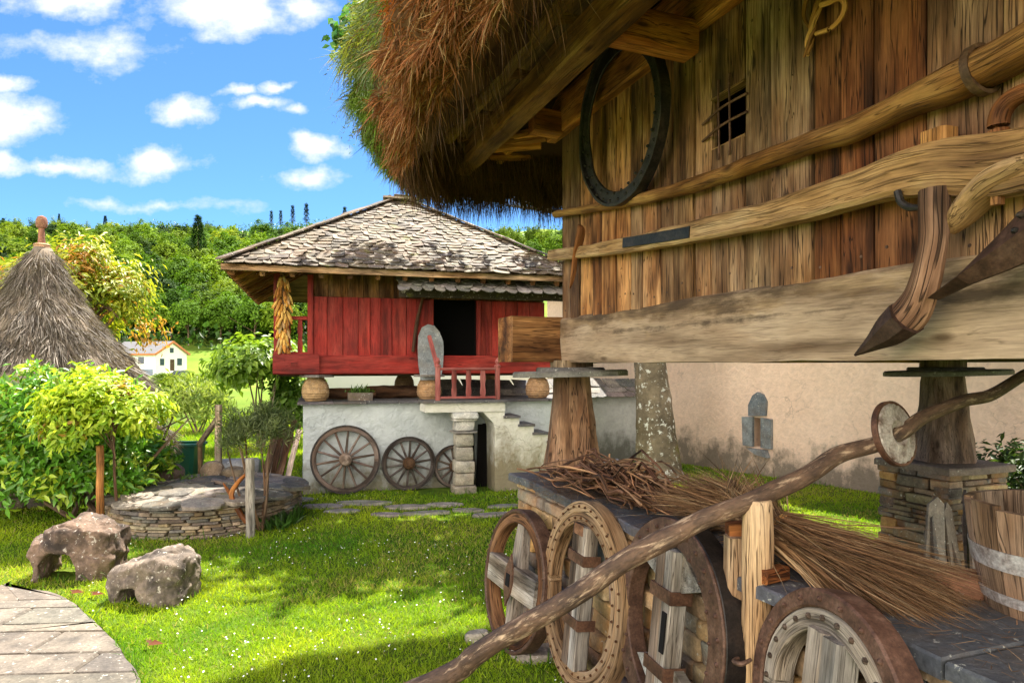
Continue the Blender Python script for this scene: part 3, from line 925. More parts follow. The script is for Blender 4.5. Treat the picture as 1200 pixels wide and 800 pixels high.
def straw_col(P, rng):
    n = len(P)
    base = np.array([.30, .115, .04]) * (0.45 + 1.0 * rng.random((n, 1)))
    br = np.array([.48, .30, .14]) * (.6 + .6 * rng.random((n, 1)))
    c = np.where(rng.random((n, 1)) < .2, br, base)
    cn = np.array([noise.noise(V(p) * 2.6 + V((0, 7, 0))) for p in P])[:, None]
    c = np.where((cn > .22) & (rng.random((n, 1)) < .6), np.array([.58, .18, .03]) * (.5 + .6 * rng.random((n, 1))), c)
    # living heather and moss along the crest, yellow moss higher up, bare rusty broom below
    x, y, z = P[:, 0], P[:, 1], P[:, 2]
    crest = np.clip((z - 3.30 + .28 * np.clip(y + .9, 0, 1) + .16 * cn[:, 0] + .35 * np.clip(y - .2, 0, 1)) * 6, 0, 1)
    far_ = np.clip((y + 1.5 + .5 * cn[:, 0]) * 3, 0, 1); near_ = np.clip((y + 3.0 + .4 * cn[:, 0]) * 3, 0, 1)
    hz = np.array([[.19, .25, .11]]) * (.45 + .9 * rng.random((n, 1))) + np.array([[.02, .03, .04]]) * rng.random((n, 1))
    gz = np.array([[.15, .24, .025]]) * (.5 + .9 * rng.random((n, 1)))
    yg = np.array([[.42, .46, .045]]) * (.45 + .8 * rng.random((n, 1)))
    cb_ = np.array([noise.noise(V(p) * 4.5 + V((5, 1, 0))) for p in P])
    low = (z < 3.5) & (cb_ > -.1)
    r1_ = rng.random(n)
    c = np.where(((r1_ < crest * far_) )[:, None], np.where((low | (rng.random(n) < .2))[:, None], gz, np.where((rng.random(n) < .16)[:, None], br * .7, hz)), c)
    c = np.where(((r1_ < np.clip((z - 3.50 + .2 * cn[:, 0]) * 5, 0, 1) * near_ * (1 - far_ * .6)) & (cb_ > -.5))[:, None], yg, c)
    return c
P, T, No, cl, i_ = thatch_strands(330000, LIP, TOPI, rng, 0, 0, 0, vis)
n = len(P)
cor_ = np.clip((P[:, 1] - .40 - .35 * (P[:, 0] + .9)) * 4, 0, 1)[:, None]
crest_ = np.clip((P[:, 2] - 3.3) * 4, 0, 1)[:, None]
c8 = np.array([noise.noise_vector(V(p) * 16) for p in P])
D = unit(T * (.2 + .6 * crest_) + No * (.8 - .3 * crest_) + cl * 1.0 + c8 * 1.5 + rng.normal(size=(n, 3)) * .75 + np.array([0, 0, -.2]))
tuft = np.array([noise.noise(V(p) * 9 + V((3, 3, 3))) for p in P])
Ln = (.03 + .055 * rng.random(n)) * (1 + 1.2 * np.clip(tuft, -.5, 1)) * (1 + .8 * crest_[:, 0])
Ln = np.where(rng.random(n) < .012, Ln * 2.0, Ln)
parts.append(strands(P - No * .012, D, Ln, .004 + .0045 * rng.random(n), .25 + .5 * rng.random(n), straw_col(P, rng), rng, 2, .5))
# heather sprigs: drooping stems set with tiny leaves along the crest
P, T, No, cl, i_ = thatch_strands(14000, LIP + 2, TOPI, rng, 0, 0, 0, lambda P: vis(P) & (P[:, 2] > 3.30) & (P[:, 1] > -2.4))
cv = straw_col(P, rng); gk = (cv[:, 1] > cv[:, 0] * .82); P, T, No, cl, cv = P[gk], T[gk], No[gk], cl[gk], cv[gk]
n = len(P); D = unit(T * .8 + No * .75 + cl * .8 + rng.normal(size=(n, 3)) * .4 + np.array([0, 0, -.3])); Ls = .07 + .13 * rng.random(n)
nl_ = 11
tt = np.tile((np.arange(nl_) + .5) / nl_, (n, 1)); base_ = P[:, None] + D[:, None] * (Ls[:, None] * tt)[..., None] + np.array([0, 0, -1.0]) * (.5 * Ls[:, None] * tt ** 2)[..., None]
bp_ = base_.reshape(-1, 3); dd_ = np.repeat(D, nl_, 0) * .7 + rng.normal(size=(n * nl_, 3)) * .7 + np.array([0, 0, -.3])
lv = leaves(bp_, dd_, rng.normal(size=(n * nl_, 3)), .016 + .022 * rng.random(n * nl_), .004 + .004 * rng.random(n * nl_), np.repeat(cv, nl_, 0) * (.7 + .7 * rng.random((n * nl_, 1))), .1)
parts.append(lv)
# long fringe hanging under the left eave and the lip
P, T, No, cl, i_ = thatch_strands(60000, 2, LIP + 1, rng, 0, 0, 0, lambda P: (P[:, 1] > .35) & (P[:, 0] < 4.2) & (P[:, 0] > -.75) | (P[:, 0] < -.48) & (P[:, 1] > -2.5) & (rng.random(len(P)) < .08))
n = len(P)
D = unit(np.array([[0, 0, -1.0]]) + cl * .35 + rng.normal(size=(n, 3)) * .16 - No * .2)
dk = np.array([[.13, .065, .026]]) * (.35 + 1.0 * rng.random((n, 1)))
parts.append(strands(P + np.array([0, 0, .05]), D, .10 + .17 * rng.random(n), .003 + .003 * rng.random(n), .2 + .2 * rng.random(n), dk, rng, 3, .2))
Vv, Ff, Cc = cat_np(parts)
gm = np.array(GF); Vv = Vv @ gm[:3, :3].T + gm[:3, 3]
np_obj('straw', Vv, Ff, Cc, M['straw'], th, kind='stuff')

# ================================================================== tools hung on the front
# iron hoop
c, k = on_x(726, 143, FX - .11)
hp = thing('iron_hoop', 'big black studded iron hoop hanging high on the plank wall', 'iron hoop', G(c + V((0, 0, -.45))), GA)
mb = MB(); RH = .433
ring(mb, c, (1, 0, .05), RH - .075, RH, .014, 64, ch=.003, wob=.008)
ring(mb, c + V((.0, 0, 0)), (1, 0, .05), RH - .008, RH + .010, .06, 64, ch=.002, wob=.008)
obj('band', mb, M['iron'], hp, GF)
mb = MB()
for q in range(30):
    a = 2 * math.pi * q / 30
    for rr_, da in ((RH - .022, 0), (RH - .06, .1)):
        lathe(mb, [(.009, 0), (.008, .006), (.003, .011)], c + V((-.008, rr_ * math.sin(a + da), rr_ * math.cos(a + da))), V((-1, 0, 0)), 7, col=(.8, .8, .8))
obj('studs', mb, M['iron'], hp, GF, kind='stuff')
mb = MB(); p0, _ = on_x(706, 62, FX - .02)
rod(mb, [(p0 + V((.04, 0, .02)), .018), (p0 + V((-.05, 0, 0)), .018), (p0 + V((-.10, 0, .03)), .014)], 8)
obj('peg', mb, M['dark_wood'], hp, GF)
# upper pole
pp = gpath([(652, 251, 11), (700, 243, 14), (770, 229, 19), (850, 205, 26), (930, 175, 33), (1000, 151, 39), (1080, 115, 50), (1150, 82, 62), (1220, 46, 70), (1330, -8, 84)], FX - .05)
sp = thing('draught_pole', 'curved brown cart pole with an iron band, upper of two on the wall', 'pole', G(pp[0][0]), GA)
mb = MB(); rod(mb, pp, 12, 44, (1.0, .92, .75), .008, 7, flat=.75)
obj('shaft', mb, M['pole_wood'], sp, GF)
mb = MB(); b0, k = on_x(1150, 82, FX - .05)
dirp = (pp[8][0] - pp[7][0]).normalized()
lathe(mb, [(.060, -.012), (.072, -.012), (.072, .012), (.060, .012)], b0, dirp, 18, col=(.9, .85, .6), cap=False)
obj('iron_band', mb, M['rust'], sp, GF)
# plough
pl_pts = [(646, 300, 12), (700, 293, 15), (770, 281, 20), (850, 264, 27), (920, 248, 33), (1000, 224, 40), (1060, 206, 50), (1110, 196, 62), (1160, 194, 72), (1215, 186, 76), (1300, 160, 74)]
pb = gpath(pl_pts, FX - .075)
pl = thing('wooden_plough', 'old wooden plough with long pale beam and iron tip hanging on the plank wall', 'plough', G(on_x(1003, 415, FX - .12)[0]), GA)
mb = MB()
spp = smooth_path([(p, r) for p, r in pb], 44)
profs = []
for p, r in spp:
    a, b_ = min(.045, max(.02, r * .8)), r
    profs.append([(-a * .7, -b_), (a * .7, -b_), (a, -b_ * .75), (a, b_ * .75), (a * .7, b_), (-a * .7, b_), (-a, b_ * .75), (-a, -b_ * .75)])
sweep(mb, [p for p, r in spp], profs, UP, (1, .96, .88), .006, 7)
rod(mb, gpath([(1225, 188, 56), (1195, 200, 66), (1168, 214, 64), (1144, 234, 54), (1126, 256, 40), (1115, 273, 12)], FX - .077), 12, 22, (.95, .88, .76), .007, 9, flat=.52)
obj('beam', mb, M['plough_wood'], pl, GF)
mb = MB()
pp = gpath([(1094, 222, 33), (1094, 262, 32), (1090, 305, 32), (1079, 345, 35), (1060, 373, 40), (1035, 394, 28)], FX - .12)
rod(mb, pp, 10, 24, (1.0, .78, .66), .007, 9, up=V((1, 0, 0)))
obj('sole', mb, M['bark'], pl, GF)
mb = MB()
pp = gpath([(1062, 372, 47), (1045, 386, 40), (1025, 400, 22), (1002, 416, 3)], FX - .125)
rod(mb, pp, 8, 14, (.42, .38, .38), .002, 8, up=V((1, 0, 0)))
obj('share', mb, M['rust'], pl, GF)
mb = MB()
a0, _ = on_x(730, 285, FX - .115); a1, _ = on_x(808, 272, FX - .115)
beam(mb, a0, a1, .006, .052, col=(.75, .8, .85), ch=.002, wob=.0015)
obj('iron_strap', mb, M['iron'], pl, GF); mb = MB()
rod(mb, gpath([(1052, 224, 9), (1056, 237, 9), (1066, 243, 9), (1078, 243, 7)], FX - .12), 8, 12)
obj('iron_hook', mb, M['iron'], pl, GF)
mb = MB()
a0, k = on_x(1102, 190, FX - .07); a1, _ = on_x(1102, 153, FX - .07)
beam(mb, a0, a1, .07, 32 / 800 * k * 1.05, up=V((0, 1, 0)), col=(1.0, .72, .45), ch=.012, wob=.004)
obj('wedge', mb, M['plough_wood'], pl, GF); mb = MB()
a0, k = on_x(1083, 186, FX - .05); a1, _ = on_x(1083, 163, FX - .05)
beam(mb, a0, a1, .03, .016, up=V((0, 1, 0)), col=(.7, .4, .25), ch=.003)
obj('wedge', mb, M['plough_wood'], pl, GF); mb = MB()
a0, k = on_x(1169, 240, FX - .09); a1, _ = on_x(1170, 205, FX - .09)
beam(mb, a0, a1, .025, .026, up=V((0, 1, 0)), col=(1.0, .75, .55), ch=.004)
obj('wedge', mb, M['plough_wood'], pl, GF)
mb = MB()
rod(mb, gpath([(1171, 166, 24), (1170, 144, 23), (1176, 126, 23), (1192, 112, 22), (1220, 102, 21), (1262, 96, 20)], FX - .06), 12, 26, (.95, .6, .38), .003, 9)
obj('handle', mb, M['plough_wood'], pl, GF)
mb = MB()
pp = gpath([(679, 264, 5), (681, 270, 11), (678, 286, 11), (674, 300, 7), (672, 320, 7), (668, 338, 2)], FX - .10)
rod(mb, pp, 8, 20, (1, .75, .55), .001, flat=.6)
obj('peg', mb, M['old_wood'], pl, GF)
# second blade
bl = thing('plough_blade', 'rusty pointed iron plough blade beside the wooden plough sole', 'plough blade', G(on_x(1098, 351, FX - .16)[0]), GA)
mb = MB()
lo_ = [(1097, 351), (1135, 333), (1180, 316), (1235, 292), (1300, 270)]
hi_ = [(1097, 349), (1128, 318), (1165, 280), (1200, 243), (1262, 176)]
vs = []
for (a, b_) in zip(lo_, hi_):
    pa, _ = on_x(a[0], a[1], FX - .15); pb_, _ = on_x(b_[0], b_[1], FX - .15); pm = pa.lerp(pb_, .52)
    vs += [pa, pm + V((-.035, 0, 0)), pb_, pb_ + V((.014, 0, 0)), pm + V((.0, 0, 0)), pa + V((.014, 0, 0))]
fs = []
for s in range(4):
    for q in range(6):
        q2 = (q + 1) % 6
        fs.append((s * 6 + q, s * 6 + q2, (s + 1) * 6 + q2, (s + 1) * 6 + q))
fs += [tuple(range(5, -1, -1)), tuple(range(24, 30))]
mb.add(vs, fs, vs, (.62, .54, .52))
obj('blade', mb, M['rust'], bl, GF, smooth=25)
mb = MB()
for a in ((1190, 270), (1196, 252)):
    p, _ = on_x(a[0], a[1], FX - .178); lathe(mb, [(.009, 0), (.008, .006), (.003, .012)], p, V((-1, 0, 0)), 8)
obj('rivet', mb, M['iron'], bl, GF)
# willow tie hanging from the eave
wt = thing('willow_tie', 'twisted willow withy loop hanging at the top of the plank wall', 'withy', G(on_x(948, 65, FX - .03)[0]), GA)
mb = MB()
for s in range(3):
    pts = []
    for i, (px, py) in enumerate([(972, -46), (966, -15), (958, 8), (953, 30), (949, 48), (945, 66)]):
        p, k = on_x(px, py, FX - .03)
        a = i * 1.9 + s * 2.1
        pts.append((p + V((-.008 * math.cos(a), .011 * math.sin(a), 0)), .0085 if i < 5 else .005))
    rod(mb, pts, 7, 26, vary((1.3, .95, .6), .15), .001)
rod(mb, gpath([(962, 6, 7), (972, 3, 7), (984, -2, 7), (990, 6, 7), (986, 20, 6), (974, 33, 6), (956, 40, 5)], FX - .035), 7, 30, (1.35, 1.0, .6))
rod(mb, gpath([(952, -10, 5), (944, 4, 5), (942, 20, 5), (948, 32, 4)], FX - .03), 7, 20, (1.1, .8, .5))
obj('twist', mb, M['plough_wood'], wt, GF)
# ================================================================== dry-stone walling
PAL_WARM = [(.46, .27, .11), (.36, .25, .14), (.30, .25, .19), (.42, .33, .2), (.25, .23, .21), (.5, .33, .16), (.28, .19, .12), (.22, .24, .25)]
PAL_GREY = [(.20, .17, .13), (.26, .22, .17), (.15, .13, .11), (.30, .25, .18), (.18, .18, .17), (.23, .18, .11)]
def stone_face(mb, p0, du, dn, L, z0, z1, hs, ls, depth, pal, vert=0.0, jut=.016):
    """irregular courses of stones over a vertical face starting at p0 along du, facing dn"""
    z = z0
    while z < z1 - .012:
        h = min(rnd(*hs), z1 - z)
        if z1 - z - h < hs[0] * .6: h = z1 - z
        x = -rnd(0, ls[0] * .3)
        while x < L:
            l = rnd(*ls) * (1.4 if h > hs[1] * .8 else 1)
            x1 = min(x + l, L); x0_ = max(x, 0)
            if L - x1 < ls[0] * .5: x1 = L
            if x1 - x0_ > .02:
                parts_ = [(z, h)]
                if h > hs[0] * 2.4 and rnd() < .3: 
                    f = rnd(.4, .6); parts_ = [(z, h * f), (z + h * f, h * (1 - f))]
                for (zz, hh) in parts_:
                    j = rnd(-jut, jut)
                    c = p0 + du * ((x0_ + x1) / 2) + UP * (zz + hh / 2) - dn * (depth / 2 - j)
                    stone(mb, c, du * ((x1 - x0_) / 2 - .004), dn * (depth / 2), UP * (hh / 2 - .003), vary(random.choice(pal), .22, .06), 3, 9, .2, 1.5, .05)
            x = x1 if x1 >= L else x + l
        z += h
PLX1 = .69; PLY = -4.6; PLZ = .95
pw_ = thing('stone_plinth', 'long low wall of orange and grey field stones topped with dark slate slabs', 'stone wall', G((.3, -1.5, 0)), GA)
mb = MB()
stone_face(mb, V((0, 0, 0)), V((0, -1, 0)), V((-1, 0, 0)), 4.6, -.05, PLZ - .045, (.06, .17), (.10, .36), .16, PAL_WARM)
stone_face(mb, V((PLX1, 0, 0)), V((-1, 0, 0)), V((0, 1, 0)), PLX1, -.05, PLZ - .045, (.06, .17), (.10, .30), .16, PAL_WARM)
stone_face(mb, V((PLX1, PLY, 0)), V((0, 1, 0)), V((1, 0, 0)), 4.6, -.05, PLZ - .045, (.07, .17), (.14, .36), .16, PAL_WARM)
box(mb, .05, PLX1 - .05, PLY, -.05, -.05, PLZ - .05, (.05, .04, .03))
obj('masonry', mb, M['field_stone'], pw_, GF)
mb = MB()
stone_face(mb, V((-.30, -1.55, 0)), V((0, -1, 0)), V((-1, 0, 0)), 2.8, -.05, .17, (.17, .2), (.25, .5), .34, PAL_GREY)
obj('footing', mb, M['field_stone'], pw_, GF)
mb = MB(); y = .03
while y > PLY:
    l = rnd(.35, .8); y1 = y - l
    wob = [rnd(-.02, .02) for _ in range(8)]
    xa = -.035 + wob[0]; xb = PLX1 + .03 + wob[1]
    ol = [(xa, y1 + .004), (xa + wob[2] + .2, y1 + .004), (xb, y1 + .004), (xb + wob[3], (y + y1) / 2), (xb + wob[4], y - .004), (.3, y - .004), (xa + wob[5], y - .004), (xa + wob[6] * .8, (y * .7 + y1 * .3)), (xa + wob[7], (y * .3 + y1 * .7))]
    slab(mb, ol, PLZ - .05 + rnd(-.004, .004), PLZ + rnd(-.006, .006), .007, vary((.085, .092, .11), .18, .04))
    y = y1
obj('capstone', mb, M['slate'], pw_, GF)
# pier of the second pillar
pr_ = thing('stone_pier', 'square stone pier of brown stones under the rear pillar of the granary', 'stone pier', G((3.16, -.5, 0)), GA)
mb = MB()
x0, x1, y0, y1 = 2.87, 3.46, -.80, -.22
for (p, du, dn, L) in ((V((x0, y1, 0)), V((0, -1, 0)), V((-1, 0, 0)), y1 - y0), (V((x0, y0, 0)), V((1, 0, 0)), V((0, -1, 0)), x1 - x0), (V((x1, y0, 0)), V((0, 1, 0)), V((1, 0, 0)), y1 - y0), (V((x1, y1, 0)), V((-1, 0, 0)), V((0, 1, 0)), x1 - x0)):
    stone_face(mb, p, du, dn, L, -.05, .90, (.03, .085), (.09, .25), .14, [tuple(q * .78 for q in p_) for p_ in PAL_WARM[:4] + PAL_GREY * 2], jut=.022)
box(mb, x0 + .05, x1 - .05, y0 + .05, y1 - .05, -.05, .9, (.05, .04, .03))
obj('masonry', mb, M['field_stone'], pr_, GF)
mb = MB()
slab(mb, [(x0 - .03, y0 - .02), (3.1, y0 - .05), (x1 + .03, y0 - .03), (x1 + .04, y1 + .03), (3.2, y1 + .05), (x0 - .02, y1 + .02)], .895, .945, .01, (.16, .13, .11))
obj('capstone', mb, M['slate'], pr_, GF)
# slates leaning on the pier
for i in range(13):
    x = 2.33 + i * .042 + rnd(-.02, .02); h = rnd(.55, .84); w_ = rnd(.08, .16)
    yb = -1.12 + rnd(-.06, .06); lean = rnd(.16, .28); sx_ = rnd(.05, .28)
    mb = MB()
    a = V((x, yb, 0.0)); b_ = V((x + sx_, yb + lean, h))
    ax = (b_ - a).normalized(); side = V((.85, .4 + rnd(-.5, .5), 0)).normalized(); side = (side - ax * side.dot(ax)).normalized(); nr = ax.cross(side)
    ol = [(-.5, 0), (.5, .02), (.52, .5), (.42, .97), (.05, 1.0 + rnd(-.03, .03)), (-.4, .93), (-.53, .5)]
    vs = [a + side * (u * w_) + ax * (v * (b_ - a).length) + nr * o_ for o_ in (-.008, .008) for (u, v) in ol]
    k = len(ol)
    fs = [tuple(reversed(range(k))), tuple(range(k, 2 * k))] + [(j, (j + 1) % k, k + (j + 1) % k, k + j) for j in range(k)]
    mb.add(vs, fs, vs, vary(random.choice([(.10, .09, .085), (.2, .17, .14), (.07, .065, .065), (.15, .12, .1)]), .2))
    obj('roofing_slate', mb, M['slate'], None, GF, label='loose dark slate leaning in the row against the stone pier', cat='slate', group='loose slates leaning against the stone pier')

# ================================================================== cart wheels leaning on the plinth
def wheel_frame(px, py, x, tilt, yaw=0.0, z=None):
    c, k = on_x(px, py, x)
    if z is not None: c.z = z
    return GF @ Matrix.Translation(c) @ Matrix.Rotation(yaw, 4, 'Z') @ Matrix.Rotation(tilt, 4, 'Y'), c
def add_studs(mb, Rr, n, r=.008, x=-.033, col=(1, 1, 1), off=0):
    for q in range(n):
        a = 2 * math.pi * (q + off) / n
        lathe(mb, [(r, 0), (r * .9, .004), (r * .3, .009)], (x, Rr * math.cos(a), Rr * math.sin(a)), V((-1, 0, 0)), 6, col=col)
X_ = V((1, 0, 0))
def cart_wheel(fr, Rw, style, label):
    base = fr @ V((0, 0, -Rw))
    o = thing('cart_wheel', label, 'cart wheel', base, GA, 'old cart wheels leaning on the stone plinth')
    mb = MB()
    if style == 0:
        ring(mb, (0, 0, 0), X_, Rw * .80, Rw * .94, .075, 48, (.62, .5, .42), .006, .004); obj('rim', mb, M['old_wood'], o, fr)
        mb = MB(); ring(mb, (0, 0, 0), X_, Rw * .94, Rw, .085, 56, (.75, .7, .7), .005, .002); add_studs(mb, Rw * .97, 22, .007, -.042); obj('tyre', mb, M['rust'], o, fr)
        mb = MB()
        n = 13
        pts = line(V((0, .0, -Rw * .80)), V((0, .0, Rw * .80)), n)
        pr = []
        for i in range(n):
            f = abs(i / (n - 1) * 2 - 1); w_ = .075 + .075 * (1 - f ** 1.6)
            pr.append(rect(w_, .055, .006))
        sweep(mb, pts, [[(b, a) for a, b in reversed(q)] for q in pr], V((0, 1, 0)), (.95, .92, .9), .003)
        obj('upright_bar', mb, M['weathered'], o, fr)
        mb = MB(); beam(mb, (-.012, -Rw * .80, 0), (-.012, Rw * .80, 0), .085, .16, col=(1.25, 1.25, 1.22), ch=.006)
        obj('cross_board', mb, M['weathered'], o, fr)
        mb = MB()
        ol = [(0, -.15), (.045, -.06), (.055, 0), (.045, .06), (0, .15), (-.045, .06), (-.055, 0), (-.045, -.06)]
        vs = [V((x, y, z)) for x in (-.066, -.056) for (y, z) in ol]; k = 8
        mb.add(vs, [tuple(range(k)), tuple(reversed(range(k, 2 * k)))] + [(k + j, k + (j + 1) % k, (j + 1) % k, j) for j in range(k)], vs, (.9, .8, .75))
        obj('boss_plate', mb, M['rust'], o, fr)
        mb = MB(); box(mb, -.070, -.060, -.025, .025, -.035, .035); obj('axle_hole_dark', mb, M['painted_dark'], o, fr)  # black block painted as the shade inside the axle hole
        return o
    wood = M['weathered'] if style in (1, 3) else M['rust']
    if style == 1:
        ring(mb, (0, 0, 0), X_, Rw * .76, Rw * .87, .07, 56, (.70, .66, .60), .005, .002); add_studs(mb, Rw * .815, 34, .007, -.036, (.3, .2, .15)); obj('rim', mb, M['fence_wood'], o, fr)
        mb = MB(); ring(mb, (.005, 0, 0), X_, Rw * .875, Rw, .075, 60, (.66, .62, .56), .005, .002); add_studs(mb, Rw * .94, 40, .007, -.035, (.3, .2, .15)); obj('tyre', mb, M['fence_wood'], o, fr)
    elif style == 2:
        ring(mb, (0, 0, 0), X_, Rw * .75, Rw * .985, .075, 56, (.85, .78, .76), .005, .003); add_studs(mb, Rw * .9, 30, .010, -.038, (.6, .5, .5)); add_studs(mb, Rw * .78, 20, .008, -.038, (.6, .5, .5), .5); obj('rim', mb, M['rust'], o, fr)
        mb = MB(); ring(mb, (.012, 0, 0), X_, Rw * .985, Rw, .085, 60, (.7, .65, .65), .003, .002); obj('tyre', mb, M['iron'], o, fr)
    else:
        ring(mb, (0, 0, 0), X_, Rw * .66, Rw * .84, .07, 56, (1.0, .93, .85), .006, .004); add_studs(mb, Rw * .77, 26, .010, -.036, (.45, .35, .3)); obj('rim', mb, M['weathered'], o, fr)
        mb = MB(); ring(mb, (0, 0, 0), X_, Rw * .845, Rw, .08, 60, (.95, .85, .85), .006, .003); add_studs(mb, Rw * .92, 22, .009, -.041, (.8, .7, .7)); obj('tyre', mb, M['rust'], o, fr)
    mb = MB(); w_ = Rw * (.34 if style != 3 else .42)
    hw = Rw * (.75 if style == 1 else .71 if style == 2 else .66)
    beam(mb, (-.02, -w_ * .26, -hw), (-.02, -w_ * .26, hw), w_ * .5, .075, up=X_, col=(1.05, 1.03, 1.0), ch=.008, wob=.004)
    beam(mb, (-.012, w_ * .26, -hw), (-.012, w_ * .26, hw), w_ * .5, .085, up=X_, col=(.62, .5, .42) if style != 3 else (.95, .92, .9), ch=.008, wob=.004)
    obj('centre_board', mb, M['weathered'], o, fr)
    mb = MB(); hh = .012
    zs = (.18, -.12) if style == 1 else (.12, -.16) if style == 2 else (-.2,)
    for z in zs:
        mb = MB()
        for dy, ww in ((0, w_ + .016),):
            beam(mb, (-.060, -ww / 2, z), (-.060, ww / 2, z), .006, .05, col=(.9, .75, .65), ch=.002, wob=.001)
            for s in (-1, 1): beam(mb, (-.06, s * ww / 2, z), (.03, s * ww / 2, z), .006, .05, col=(.9, .75, .65), ch=.002)
        obj('iron_band', mb, M['rust'], o, fr)
    if style == 1:
        mb = MB(); beam(mb, (-.058, -w_ * .3, hw - .02), (-.058, w_ * .3, hw - .02), .006, .05, col=(1.6, 1.3, 1.0), ch=.002)
        obj('iron_plate', mb, M['rust'], o, fr)
    if style == 2:
        for (s, z) in ((-1, .62), (1, .62), (-1, -.62), (1, -.62)):
            pts = [(s * w_ * .5, z * Rw * .55), (s * Rw * .52, z * Rw * .75), (s * w_ * .5, z * Rw * 1.12)]
            vs = [V((x, a, b_)) for x in (-.02, .02) for (a, b_) in pts]
            mb = MB(); mb.add(vs, [(0, 1, 2), (5, 4, 3), (0, 3, 4, 1), (1, 4, 5, 2), (2, 5, 3, 0)], vs, (1.2, 1.25, 1.25))
            obj('corner_wedge', mb, M['weathered'], o, fr)
        mb = MB(); box(mb, -.0625, -.055, -w_ * .42, -w_ * .2, -.09, .06); obj('axle_slot_dark', mb, M['painted_dark'], o, fr)  # black block painted as the shade inside the slot
    return o
fr, c = wheel_frame(607, 667, -.155, R(8), R(4), .40)
cart_wheel(fr, .405, 0, 'dark cart wheel with pale crossed boards, farthest of the wheels on the stone plinth')
fr, c = wheel_frame(684, 692, -.10, R(6), R(-1), .545)
cart_wheel(fr, .445, 1, 'tan double rimmed cart wheel with a grey upright board and rusty band')
fr, c = wheel_frame(787, 722, -.09, R(6), R(-4), .665)
cart_wheel(fr, .405, 2, 'rusty brown iron rimmed cart wheel behind the long pole and beside the posts')
fr, c = wheel_frame(974, 800, -.09, R(7), R(-9), .69)
cart_wheel(fr, .335, 3, 'thick rimmed cart wheel in front of the straw, nearest to the wooden tub')
# flat stones by the first wheel
for i, (px, py, rx, ry) in enumerate([(602, 752, .16, .09), (640, 770, .2, .1), (560, 750, .09, .05)]):
    g = ground_at(px, py); mb = MB()
    ol = [(rx * math.cos(a) * rnd(.8, 1.1), ry * math.sin(a) * rnd(.8, 1.1)) for a in [2 * math.pi * k / 9 for k in range(9)]]
    slab(mb, ol, -.03, .035 + .01 * i, .012, vary((.34, .31, .27), .1), Matrix.Translation(g) @ Matrix.Rotation(rnd(0, .6), 4, 'Z'))
    obj('flagstone', mb, M['paving'], None, label=['grey flagstone under the wheel with crossed boards', 'bluish flagstone between the two farthest wheels on the plinth', 'small tan flagstone in the grass left of the farthest wheel'][i], cat='flagstone')

# ================================================================== posts, long pole, toothed disc
po1 = at(889, 592, 2.24); 
mb = MB()
rod(mb, [(V((po1.x, po1.y, -.05)), .058), (V((po1.x, po1.y + .01, .5)), .054), (V((po1.x - .003, po1.y, 1.0)), .050), (V((po1.x - .002, po1.y, po1.z)), .047), (V((po1.x - .002, po1.y, po1.z + .012)), .03)], 14, 22, (1, .97, .93), .003, 9)
post = thing('wooden_post', 'thick round tan post carrying the long pole between the two nearest wheels', 'post', (po1.x, po1.y, 0))
obj('shaft', mb, M['fence_wood'], post)
mb = MB(); h0 = at(876, 771, 2.19)
rod(mb, [(h0 + V((-.03, 0, -.0)), .007), (h0 + V((-.05, -.02, .0)), .008), (h0 + V((-.035, -.045, .002)), .008), (h0 + V((0, -.03, .01)), .006)], 7)
obj('iron_hook', mb, M['rust'], post)
po2 = at(861, 628, 2.32)
mb = MB()
beam(mb, (po2.x, po2.y, -.05), (po2.x + .004, po2.y, po2.z + .0), .07, .075, up=V((0, 1, 0)), col=(.9, .85, .8), ch=.012, seg=16, wob=.004)
p2 = thing('split_post', 'grey split post standing close behind the thick round post', 'post', (po2.x, po2.y, 0))
obj('shaft', mb, M['fence_wood'], p2)
mb = MB(); beam(mb, (po2.x - .02, po2.y + .02, po2.z + .018), (po2.x + .06, po2.y + .02, po2.z + .022), .05, .055, col=(1.0, .6, .35), ch=.01, wob=.004)
obj('block', mb, M['old_wood'], p2)
lp = [(-1.25, 2.66, .02, .075)]
for (px, py, Y, wpx) in [(505, 801, 2.5, 34), (560, 764, 2.44, 33), (620, 727, 2.38, 32), (690, 684, 2.33, 31), (760, 641, 2.28, 31), (830, 609, 2.25, 29), (880, 584, 2.24, 27), (930, 565, 2.28, 26), (985, 536, 2.34, 25), (1040, 513, 2.40, 22), (1085, 486, 2.46, 19), (1130, 470, 2.5, 18), (1165, 462, 2.55, 17), (1210, 437, 2.6, 15), (1290, 408, 2.7, 14)]:
    p = at(px, py, Y); lp.append((p.x + rnd(-.006, .006), p.y, p.z + rnd(-.008, .008), wpx * .8 / 2 / 800 * Y))
lpole = thing('long_pole', 'long crooked peeled branch pole slanting across the wheels and over the round post', 'pole', V(lp[0][:3]))
mb = MB(); rod(mb, [(V(q[:3]), q[3]) for q in lp], 12, 90, (1, 1, 1), .011, 6)
